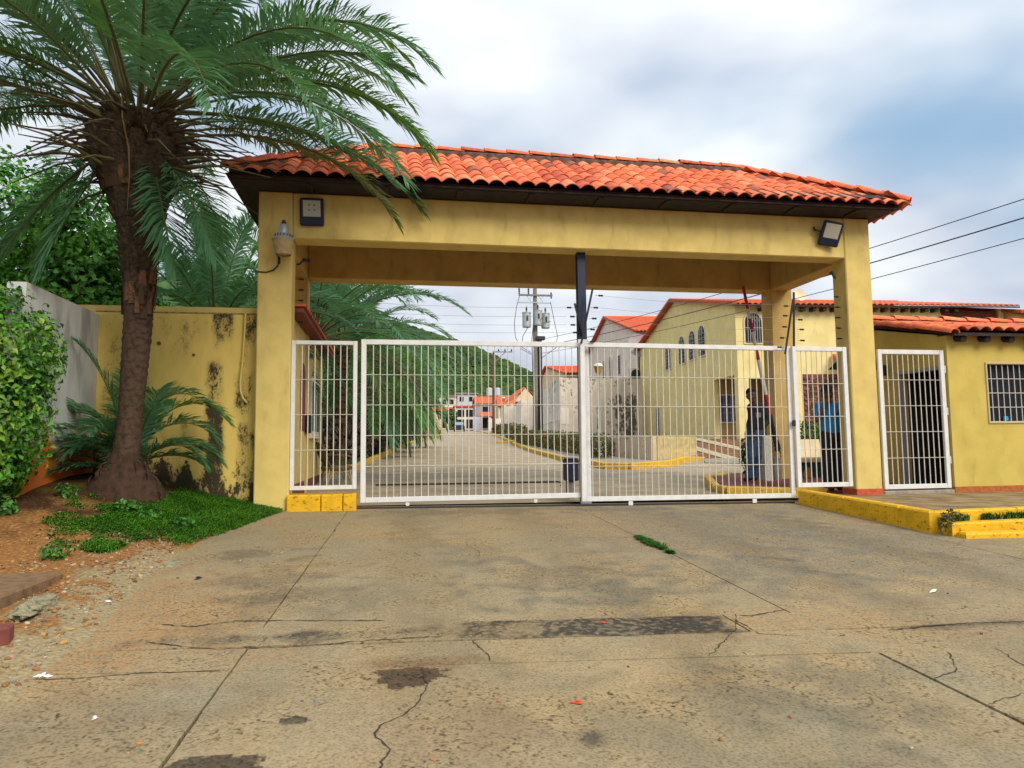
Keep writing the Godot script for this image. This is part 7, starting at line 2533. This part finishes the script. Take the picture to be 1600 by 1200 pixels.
# surface of smoothly joined tapered capsules, meshed with surface nets; bones = [a, b, ra, rb]; cuts = [normal, offset] keep normal.p < offset
func body(bones: Array, cell: float, k: float, cuts := [], xf := Transform3D.IDENTITY) -> MB:
	var lo := Vector3.ONE * 1e9
	var hi := Vector3.ONE * -1e9
	for b in bones:
		var r: float = maxf(b[2], b[3]) + k + cell * 2.0
		for e in 2:
			lo = lo.min((b[e] as Vector3) - Vector3.ONE * r)
			hi = hi.max((b[e] as Vector3) + Vector3.ONE * r)
	var n := Vector3i(((hi - lo) / cell).ceil()) + Vector3i.ONE
	var sx := 1
	var sy := n.x
	var sz := n.x * n.y
	var f := PackedFloat32Array()
	f.resize(n.x * n.y * n.z)
	f.fill(1.0)
	for b in bones:
		var a: Vector3 = b[0]
		var c: Vector3 = b[1]
		var ra: float = b[2]
		var rb: float = b[3]
		var r := maxf(ra, rb) + k + cell * 2.0
		var p0 := Vector3i(((a.min(c) - Vector3.ONE * r - lo) / cell).floor()).clamp(Vector3i.ZERO, n - Vector3i.ONE)
		var p1 := Vector3i(((a.max(c) + Vector3.ONE * r - lo) / cell).ceil()).clamp(Vector3i.ZERO, n - Vector3i.ONE)
		var ac := c - a
		var l2 := maxf(ac.length_squared(), 1e-9)
		for z in range(p0.z, p1.z + 1):
			for y in range(p0.y, p1.y + 1):
				var i := p0.x + y * sy + z * sz
				var p := lo + Vector3(p0.x, y, z) * cell
				for x in range(p0.x, p1.x + 1):
					var t := clampf((p - a).dot(ac) / l2, 0.0, 1.0)
					var d := p.distance_to(a + ac * t) - lerpf(ra, rb, t)
					var o := f[i]
					var h := maxf(k - absf(d - o), 0.0) / k
					f[i] = minf(d, o) - h * h * k * 0.25
					i += 1
					p.x += cell
	for cu in cuts:
		for z in n.z:
			for y in n.y:
				var i := y * sy + z * sz
				for x in n.x:
					if f[i + x] < cell * 3.0:
						f[i + x] = maxf(f[i + x], (lo + Vector3(x, y, z) * cell).dot(cu[0]) - cu[1])
	var idx := PackedInt32Array()
	idx.resize(f.size())
	idx.fill(-1)
	var vs := PackedVector3Array()
	var corner := [0, sx, sy, sx + sy, sz, sx + sz, sy + sz, sx + sy + sz]
	var edges := [[0, 1], [2, 3], [4, 5], [6, 7], [0, 2], [1, 3], [4, 6], [5, 7], [0, 4], [1, 5], [2, 6], [3, 7]]
	for z in n.z - 1:
		for y in n.y - 1:
			var i := y * sy + z * sz
			for x in n.x - 1:
				var v0 := f[i]
				if absf(v0) < cell * 2.6:
					var neg := 0
					for q in 8:
						if f[i + corner[q]] < 0.0: neg += 1
					if neg > 0 and neg < 8:
						var s := Vector3.ZERO
						var cnt := 0
						for e in edges:
							var fa := f[i + corner[e[0]]]
							var fb := f[i + corner[e[1]]]
							if (fa < 0.0) != (fb < 0.0):
								var u := fa / (fa - fb)
								var pa := Vector3(e[0] & 1, (e[0] >> 1) & 1, e[0] >> 2)
								var pb := Vector3(e[1] & 1, (e[1] >> 1) & 1, e[1] >> 2)
								s += pa.lerp(pb, u)
								cnt += 1
						idx[i] = vs.size()
						vs.append(lo + (Vector3(x, y, z) + s / cnt) * cell)
				i += 1
	var quads := []
	var nr := PackedVector3Array()
	nr.resize(vs.size())
	for z in range(1, n.z - 1):
		for y in range(1, n.y - 1):
			for x in range(1, n.x - 1):
				var i := x + y * sy + z * sz
				if absf(f[i]) > cell * 2.6:
					continue
				var neg := f[i] < 0.0
				for ax in 3:
					var st: int = [sx, sy, sz][ax]
					if (f[i + st] < 0.0) == neg:
						continue
					var u: int = [sy, sz, sx][ax]
					var w: int = [sz, sx, sy][ax]
					var q := [idx[i], idx[i - u], idx[i - u - w], idx[i - w]]
					if q.min() < 0:
						continue
					var o := Vector3.ZERO
					o[ax] = 1.0 if neg else -1.0
					var m := (vs[q[2]] - vs[q[0]]).cross(vs[q[3]] - vs[q[1]])
					if m.dot(o) < 0: m = -m
					for e in q:
						nr[e] += m
					quads.append(q)
	var mb := MB.new()
	for q in quads:
		var p := []
		var nn := []
		for e in q:
			p.append(xf * vs[e])
			nn.append((xf.basis * nr[e]).normalized())
		mb.tri(p[0], p[1], p[2], nn[0], nn[1], nn[2])
		mb.tri(p[0], p[2], p[3], nn[0], nn[2], nn[3])
	return mb

func merge(a: MB, b: MB) -> void:
	a.v.append_array(b.v)
	a.n.append_array(b.n)
	a.t.append_array(b.t)
	a.c.append_array(b.c)

# hand: wrist at the origin, fingers along -y, palm facing +z, thumb towards sg x
func hand(at: Vector3, to: Vector3, face: Vector3, sg: float, curl: float) -> MB:
	var y := -(to - at).normalized()
	var x := y.cross(face).normalized()
	var z := x.cross(y)
	var bones := [[Vector3(0, 0.01, 0), Vector3(0, -0.05, 0), 0.024, 0.028], [Vector3(0.018, -0.04, 0), Vector3(0.026, -0.08, 0), 0.020, 0.014], [Vector3(-0.018, -0.04, 0), Vector3(-0.024, -0.08, 0), 0.020, 0.013]]
	for i in 4:
		var fx := (0.030 - 0.020 * i)
		var l: float = [0.034, 0.038, 0.036, 0.028][i]
		var p := Vector3(fx, -0.085, 0)
		var a := 0.25 * curl
		for j in 3:
			var q = p + Vector3(fx * 0.06, -cos(a), sin(a)) * l * [1.0, 0.75, 0.6][j]
			bones.append([p, q, 0.0095 - 0.001 * j, 0.0085 - 0.001 * j])
			p = q
			a += 0.55 * curl
	bones.append([Vector3(0.024 * 1.0, -0.025, 0.006), Vector3(0.050, -0.055, 0.016), 0.014, 0.011])
	bones.append([Vector3(0.050, -0.055, 0.016), Vector3(0.054, -0.085, 0.026), 0.011, 0.009])
	if sg < 0:
		for b in bones:
			b[0].x = -b[0].x
			b[1].x = -b[1].x
	return body(bones, 0.005, 0.008, [], Transform3D(Basis(x, y, z), at))

func head(at: Vector3, turn: Basis) -> MB:
	var b := [
		[Vector3(0, 0.05, -0.022), Vector3(0, 0.055, 0.012), 0.088, 0.084], [Vector3(0, -0.02, 0.02), Vector3(0, -0.075, 0.055), 0.068, 0.036],
		[Vector3(-0.035, -0.035, 0.02), Vector3(-0.012, -0.08, 0.06), 0.04, 0.026], [Vector3(0.035, -0.035, 0.02), Vector3(0.012, -0.08, 0.06), 0.04, 0.026],
		[Vector3(0, 0.022, 0.088), Vector3(0, -0.016, 0.108), 0.011, 0.015], [Vector3(-0.013, -0.02, 0.096), Vector3(0.013, -0.02, 0.096), 0.011, 0.011],
		[Vector3(-0.045, 0.036, 0.074), Vector3(0.045, 0.036, 0.074), 0.017, 0.017], [Vector3(-0.02, -0.046, 0.084), Vector3(0.02, -0.046, 0.084), 0.009, 0.009],
		[Vector3(-0.05, -0.005, 0.055), Vector3(-0.035, -0.01, 0.075), 0.025, 0.02], [Vector3(0.05, -0.005, 0.055), Vector3(0.035, -0.01, 0.075), 0.025, 0.02],
		[Vector3(-0.086, 0.02, -0.01), Vector3(-0.084, -0.018, -0.004), 0.018, 0.012], [Vector3(0.086, 0.02, -0.01), Vector3(0.084, -0.018, -0.004), 0.018, 0.012],
		[Vector3(0, -0.05, -0.03), Vector3(0, -0.15, -0.035), 0.056, 0.060]]
	return body(b, 0.006, 0.02, [], Transform3D(turn, at))

func figure(label: String, at: Vector3, turn: float, J: Dictionary, skin: Material, top: Material, legs: Material, shoe: Material, cap: Material, short_sleeve: bool, look: Basis) -> Node3D:
	var t := thing("person", label, "person", at, turn)
	# one continuous body beneath the clothes
	var core := [[J.hip, J.belly, 0.125, 0.118], [J.belly, J.chest, 0.120, 0.135], [J.chest, J.neck, 0.105, 0.062], [J.neck, J.head - Vector3(0, 0.08, 0), 0.056, 0.054], [J.sl, J.sr, 0.062, 0.062]]
	var limbs := [[J.sl, J.el, 0.052, 0.040], [J.el, J.wl, 0.040, 0.027], [J.sr, J.er, 0.052, 0.040], [J.er, J.wr, 0.040, 0.027]]
	var leg := [[J.hl, J.kl, 0.088, 0.056], [J.kl, J.al, 0.054, 0.036], [J.hr, J.kr, 0.088, 0.056], [J.kr, J.ar, 0.054, 0.036]]
	var bd := body(core + limbs + leg, 0.014, 0.05)
	merge(bd, head(J.head, look))
	merge(bd, hand(J.wl, J.wl + J.dl, J.fl, -1.0, 0.9))
	merge(bd, hand(J.wr, J.wr + J.dr, J.fr, 1.0, 0.9))
	put("body", bd.mesh(), skin, t)
	# shirt
	var g := 0.016
	var sh := []
	for b in [core[1], core[2], core[4]]:
		sh.append([b[0], b[1], b[2] + g + 0.004, b[3] + g])
	sh[1][3] = 0.07
	sh.append([J.hip + Vector3(0, 0.07, 0), J.belly, 0.140, 0.136])
	for q in [[J.sl, J.el, J.wl], [J.sr, J.er, J.wr]]:
		var e: Vector3 = q[1]
		var s: Vector3 = q[0]
		sh.append([s, s.lerp(e, 0.72) if short_sleeve else e, 0.052 + g + 0.006, 0.050 + g])
		if not short_sleeve:
			sh.append([e, e.lerp(q[2], 0.92), 0.046 + g, 0.034 + g])
	put("shirt", body(sh, 0.013, 0.05, [[Vector3(0, -1, 0), -(J.hip.y + 0.0)], [Vector3(0, 1, 0), J.neck.y + 0.035]]).mesh(), top, t)
	if short_sleeve:
		var cb := MB.new()
		for s in [-1.0, 1.0]:
			cb.bar(J.neck + Vector3(s * 0.075, 0.03, 0.03), J.neck + Vector3(s * 0.012, -0.075, 0.105), 0.035, 0.012, 0.004)
		put("collar", cb.mesh(), top, t)
		cb = MB.new()
		cb.lathe([Vector2(0, 0), Vector2(0.036, 0), Vector2(0.036, 0.006), Vector2(0, 0.007)], 12, Transform3D(Basis(Vector3.RIGHT, PI / 2), J.chest + Vector3(0.085, 0.02, 0.140)))
		put("chest_badge", cb.mesh(), mat(lin(0.05, 0.045, 0.02), 0.6), t)
	else:
		var cb := MB.new()
		cb.box(J.chest + Vector3(-0.05, -0.02, 0.155), Vector3(0.10, 0.09, 0.008), 0.003)
		put("chest_print", cb.mesh(), mat(lin(0.22, 0.22, 0.23), 0.8), t)
	# trousers
	var tr := [[J.hip, J.hip + Vector3(0, 0.09, 0), 0.142, 0.136]]
	for q in [[J.hl, J.kl, J.al], [J.hr, J.kr, J.ar]]:
		tr.append([q[0], q[1], 0.103, 0.076])
		tr.append([q[1], q[2] + Vector3(0, -0.01, 0), 0.076, 0.074])
	put("trousers", body(tr, 0.013, 0.045, [[Vector3(0, 1, 0), J.hip.y + 0.10], [Vector3(0, -1, 0), -0.045]]).mesh(), legs, t)
	for q in [[J.al, J.tl], [J.ar, J.tr]]:
		var a: Vector3 = q[0]
		var e: Vector3 = q[1]
		put("shoe", body([[Vector3(a.x, 0.045, a.z) - (e - a) * 0.25, Vector3(a.x, 0.06, a.z), 0.043, 0.05], [Vector3(a.x, 0.055, a.z), Vector3(e.x, 0.042, e.z), 0.046, 0.040]], 0.009, 0.03, [[Vector3(0, -1, 0), -0.004]]).mesh(), shoe, t)
	# hair or cap
	var hx := Transform3D(look, J.head)
	if cap:
		put("cap", body([[Vector3(0, 0.075, -0.02), Vector3(0, 0.085, 0.01), 0.093, 0.089], [Vector3(-0.03, 0.075, 0.10), Vector3(-0.03, 0.062, 0.145), 0.02, 0.014], [Vector3(0.03, 0.075, 0.10), Vector3(0.03, 0.062, 0.145), 0.02, 0.014]], 0.007, 0.03, [[Vector3(0, -1, 0), -0.055]], hx).mesh(), cap, t)
	else:
		put("hair", body([[Vector3(0, 0.068, -0.03), Vector3(0, 0.078, 0.006), 0.092, 0.086], [Vector3(0, 0.02, -0.055), Vector3(0, 0.05, -0.05), 0.068, 0.07]], 0.007, 0.03, [[Vector3(0, -0.72, 0.69), 0.004]], hx).mesh(), M.hair, t)
	for s in [-1.0, 1.0]:
		var eb := MB.new()
		eb.lathe([Vector2(0, -0.011), Vector2(0.008, -0.008), Vector2(0.011, 0), Vector2(0.008, 0.008), Vector2(0, 0.011)], 8, Transform3D(look, hx * Vector3(s * 0.031, 0.016, 0.083)))
		put("eye", eb.mesh(), M.eye, t)
	var lp := MB.new()
	lp.tube([hx * Vector3(-0.02, -0.048, 0.094), hx * Vector3(0, -0.046, 0.097), hx * Vector3(0.02, -0.048, 0.094)], [0.003, 0.005, 0.003], 6)
	put("mouth", lp.mesh(), M.lip, t)
	return t

func people() -> void:
	M.skin = mat(lin(0.125, 0.060, 0.036), 0.5)
	M.hair = mat(lin(0.008, 0.007, 0.007), 0.8)
	M.eye = mat(lin(0.09, 0.08, 0.075), 0.25)
	M.lip = mat(lin(0.06, 0.022, 0.018), 0.5)
	M.blue_shirt = mott(lin(0.015, 0.24, 0.60), 0.85, 1.08, 0.5, 190, 0.8)
	M.black_cloth = mott(lin(0.015, 0.017, 0.028), 0.6, 1.5, 0.4, 191, 0.85)
	M.jeans = mott(lin(0.040, 0.082, 0.165), 0.5, 1.5, 0.35, 192, 0.85)
	M.cap_cloth = mat(lin(0.012, 0.020, 0.06), 0.7)
	var J := {
		"hip": Vector3(0.01, 0.93, 0), "belly": Vector3(0.015, 1.08, 0.01), "chest": Vector3(0.015, 1.28, 0.0), "neck": Vector3(0.0, 1.47, -0.005), "head": Vector3(-0.03, 1.625, 0.03),
		"sr": Vector3(-0.165, 1.41, 0), "er": Vector3(-0.285, 1.20, 0.10), "wr": Vector3(-0.155, 1.47, 0.15), "dr": Vector3(0.05, 0.10, -0.02), "fr": Vector3(1, 0, -0.5),
		"sl": Vector3(0.185, 1.40, -0.01), "el": Vector3(0.255, 1.14, -0.05), "wl": Vector3(0.225, 0.90, 0.04), "dl": Vector3(-0.02, -0.1, 0.02), "fl": Vector3(-1, 0, 0.2),
		"hr": Vector3(-0.085, 0.90, 0), "kr": Vector3(-0.085, 0.49, 0.035), "ar": Vector3(-0.075, 0.09, -0.01), "tr": Vector3(-0.10, 0.05, 0.14),
		"hl": Vector3(0.10, 0.90, 0), "kl": Vector3(0.12, 0.49, 0.02), "al": Vector3(0.10, 0.09, -0.03), "tl": Vector3(0.14, 0.05, 0.12)}
	figure("person in bright blue polo shirt, black trousers and cap, hand raised to face", Vector3(9.25, 0.01, -0.66), 0.0, J, M.skin, M.blue_shirt, M.black_cloth, M.black, M.cap_cloth, true, Basis.from_euler(Vector3(0.05, -0.35, 0.08)))
	J = {
		"hip": Vector3(0.07, 0.90, -0.02), "belly": Vector3(0.10, 1.04, -0.03), "chest": Vector3(0.15, 1.24, -0.03), "neck": Vector3(0.11, 1.43, 0.0), "head": Vector3(0.02, 1.575, 0.05),
		"sr": Vector3(0.0, 1.36, 0.07), "er": Vector3(-0.03, 1.10, 0.10), "wr": Vector3(-0.06, 0.88, 0.16), "dr": Vector3(-0.01, -0.1, 0.02), "fr": Vector3(1, 0, 0.2),
		"sl": Vector3(0.30, 1.37, -0.06), "el": Vector3(0.40, 1.12, -0.12), "wl": Vector3(0.23, 0.97, 0.02), "dl": Vector3(-0.08, -0.05, 0.04), "fl": Vector3(0, 0.3, -1),
		"hr": Vector3(-0.01, 0.87, 0.0), "kr": Vector3(-0.05, 0.47, 0.07), "ar": Vector3(-0.08, 0.09, 0.02), "tr": Vector3(-0.19, 0.05, 0.09),
		"hl": Vector3(0.15, 0.88, -0.04), "kl": Vector3(0.12, 0.47, -0.01), "al": Vector3(0.09, 0.09, -0.08), "tl": Vector3(0.02, 0.05, 0.05)}
	figure("person in dark jacket and blue jeans leaning sideways beside the barrier pole", Vector3(8.52, 0.12, -2.0), 0.0, J, M.skin, M.black_cloth, M.jeans, M.black, null, false, Basis.from_euler(Vector3(0.12, -0.55, 0.22)))

func litter() -> void:
	# step block and stones at the lower left
	var t := thing("step_block", "brown concrete step slab at the lower left edge of the bank", "slab", Vector3(-1.5, -0.2, 5.3))
	var mb := MB.new()
	mb.bx(Vector3(-1.6, -0.13, -1.08), Vector3(0.84, 0.085, 1.9), 0.02)
	put("slab", mb.mesh(), M.step_block, t)
	mb = MB.new()
	mb.bx(Vector3(-1.6, -0.3, -1.0), Vector3(0.76, -0.13, 1.9), 0.02)
	put("base", mb.mesh(), M.red_soil, t)
	var r := RandomNumberGenerator.new()
	r.seed = 44
	var rn := FastNoiseLite.new()
	rn.seed = 6
	rn.frequency = 0.9
	rn.fractal_octaves = 4
	var rock := func(sx: float, sy: float, sz: float, n := 9) -> ArrayMesh:
		var b := MB.new()
		var rows := []
		var off := Vector3(r.randf(), r.randf(), r.randf()) * 40.0
		for j in n:
			var row := []
			for i in n * 2:
				var e := lerpf(-PI / 2, PI / 2, j / (n - 1.0))
				var a := TAU * i / (n * 2)
				var d := Vector3(cos(a) * cos(e), sin(e), sin(a) * cos(e))
				var q := 1.0 + 0.45 * rn.get_noise_3dv(d * 1.3 + off)
				row.append(d * Vector3(sx, sy, sz) * q)
			rows.append(row)
		for j in n - 1:
			for i in n * 2:
				var k := (i + 1) % (n * 2)
				b.quad(rows[j][i], rows[j][k], rows[j + 1][k], rows[j + 1][i], rows[j][i] + rows[j + 1][k])
		return b.mesh()
	for s in [[-0.45, 5.15, 0.085, 0.055, 0.30, 0.12, "long grey green rock lying along the foot of the step slab"], [-0.46, 5.75, 0.07, 0.045, 0.09, 0.4, "rounded pale stone at the left edge, in front of the long rock"], [-0.05, 3.55, 0.10, 0.03, 0.16, 0.0, "flat grey lump of concrete beside the small grass tuft"]]:
		tag(put("rock", rock.call(s[2], s[3], s[4], 20), M.rock, null, Transform3D(Basis(Vector3.UP, s[5]), Vector3(s[0], soil_y(s[0], s[1]) + s[3] * 0.4, s[1]))), s[6], "rock")
	mb = MB.new()
	mb.bx(Vector3(-0.05, -0.1, -0.06), Vector3(0.05, 0.10, 0.06), 0.012)
	tag(put("brick_stub", mb.mesh(), M.brown_base, null, Transform3D(Basis(Vector3.UP, 0.2), Vector3(-0.30, soil_y(-0.30, 5.85), 5.88))), "dark red brick standing on end beside the pale stone", "brick")
	# gravel over the red bank
	var xs := []
	var cs := []
	var cols := [Color(0.34, 0.24, 0.13), Color(0.42, 0.24, 0.09), Color(0.24, 0.12, 0.05), Color(0.40, 0.36, 0.28), Color(0.36, 0.14, 0.06)]
	for i in 5200:
		var z := r.randf_range(0.4, 6.6)
		var e := edge_x(z)
		var x := e - 0.03 - absf(r.randfn()) * 0.75
		if z < 2.4 and r.randf() < 0.75:
			continue
		var s := pow(r.randf(), 4.0) * 0.016 + 0.003
		xs.append(Transform3D(Basis.from_euler(Vector3(r.randf() * 6, r.randf() * 6, r.randf() * 6)).scaled(Vector3(1, r.randf_range(0.5, 0.9), r.randf_range(0.7, 1.3)) * s), Vector3(x, soil_y(x, z) + s * 0.2, z)))
		cs.append(cols[r.randi() % 5] * r.randf_range(0.6, 1.2))
	for i in 420:
		var x := r.randf_range(0.1, 8.0)
		var z := r.randf_range(0.3, 8.0)
		if x < edge_x(z) + 0.02:
			continue
		var s := pow(r.randf(), 4.0) * 0.008 + 0.002
		xs.append(Transform3D(Basis.from_euler(Vector3(r.randf() * 6, r.randf() * 6, 0)).scaled(Vector3.ONE * s), Vector3(x, gy(x, z) + s * 0.3, z)))
		cs.append(cols[r.randi() % 5] * r.randf_range(0.3, 1.2))
	tag(multi("gravel", rock.call(1.0, 1.0, 1.0, 5), M.stone, xs, cs), "loose gravel and crumbs scattered over the red bank", "gravel")
	# bits of paper, petals and leaves
	var scrap := func(called: String, label: String, cat: String, x: float, z: float, s: float, m: Material, n := 1) -> void:
		var b := MB.new()
		for q in n:
			var o := Vector3(r.randf_range(-1, 1), 0, r.randf_range(-1, 1)) * s * (0.0 if n == 1 else 1.0)
			var a := r.randf() * TAU
			var u := Vector3(cos(a), 0, sin(a)) * s * r.randf_range(0.7, 1.2)
			var w := Vector3(-sin(a), 0, cos(a)) * s * r.randf_range(0.4, 0.8)
			var h := s * 0.35
			var c0 := o + Vector3(0, h, 0)
			b.flat(o - u, o + w * 0.8 + Vector3(0, h * 0.3, 0), c0, Vector3.UP)
			b.flat(o + w * 0.8 + Vector3(0, h * 0.3, 0), o + u + Vector3(0, h * 0.5, 0), c0, Vector3.UP)
			b.flat(o + u + Vector3(0, h * 0.5, 0), o - w, c0, Vector3.UP)
			b.flat(o - w, o - u, c0, Vector3.UP)
		var y := soil_y(x, z) if x < edge_x(z) else gy(x, z) + 0.002
		tag(put(called, b.mesh(), m, null, Transform3D(Basis.IDENTITY, Vector3(x, y, z))), label, cat)
	scrap.call("paper_scrap", "torn white paper at the left end of the cross joint", "paper", 0.13, 6.35, 0.035, M.paper, 3)
	scrap.call("paper_scrap", "crumpled white paper by the crack near the long rock", "paper", -0.10, 4.86, 0.03, M.paper, 1)
	scrap.call("paper_scrap", "flat pale paper lying on the right lane", "paper", 6.06, 5.40, 0.06, M.house_white, 1)
	scrap.call("paper_scrap", "two tiny white paper bits on the lower left slab", "paper", 0.59, 6.94, 0.016, M.paper, 2)
	scrap.call("paper_scrap", "white litter heap at the left edge beside the brick", "paper", -0.50, 6.35, 0.05, M.paper, 4)
	scrap.call("petal", "scattered red petals right of the middle foreground", "petal", 2.74, 7.09, 0.022, M.petal, 4)
	scrap.call("petal", "red orange petals on the black strip", "petal", 3.24, 5.84, 0.022, M.petal, 3)
	scrap.call("petal", "single small red petal in the middle foreground", "petal", 2.38, 7.02, 0.013, M.petal, 1)
	scrap.call("fallen_leaf", "orange fallen leaf at the bottom left slab", "leaf", 0.87, 7.23, 0.022, mat(lin(0.5, 0.18, 0.03), 0.7), 1)
	scrap.call("fallen_leaf", "yellow leaf beside the gutter at the left", "leaf", -0.06, 5.55, 0.03, mat(lin(0.5, 0.33, 0.06), 0.7), 1)
	scrap.call("fallen_leaf", "dark dry leaf on the left lane", "leaf", 0.36, 4.17, 0.04, M.black, 2)
	scrap.call("fallen_leaf", "dark leaf beside the small wet spot", "leaf", 1.54, 6.9, 0.03, M.concrete_pole, 1)
	scrap.call("bottle_cap", "small blue cap left of the small wet spot", "cap", 1.47, 6.88, 0.014, mat(lin(0.08, 0.09, 0.3), 0.4), 1)
	scrap.call("fallen_leaf", "reddish dry leaf near the bottom edge by the crack", "leaf", 2.05, 7.55, 0.018, M.brick, 1)
	scrap.call("fallen_leaf", "heap of dry yellow brown leaves by the brick at the left edge", "leaf", -0.28, 6.2, 0.05, mat(lin(0.4, 0.24, 0.09), 0.8), 6)

func _ready() -> void:
	rng.seed = 7
	setup()
	materials()
	ground()
	hill()
	portal()
	gates()
	walls()
	guard_house()
	kerbs()
	inner_booth()
	street_houses()
	far_houses()
	poles()
	lights()
	barrier()
	car()
	people()
	main_palm()
	other_palms()
	shrubs()
	grass()
	litter()
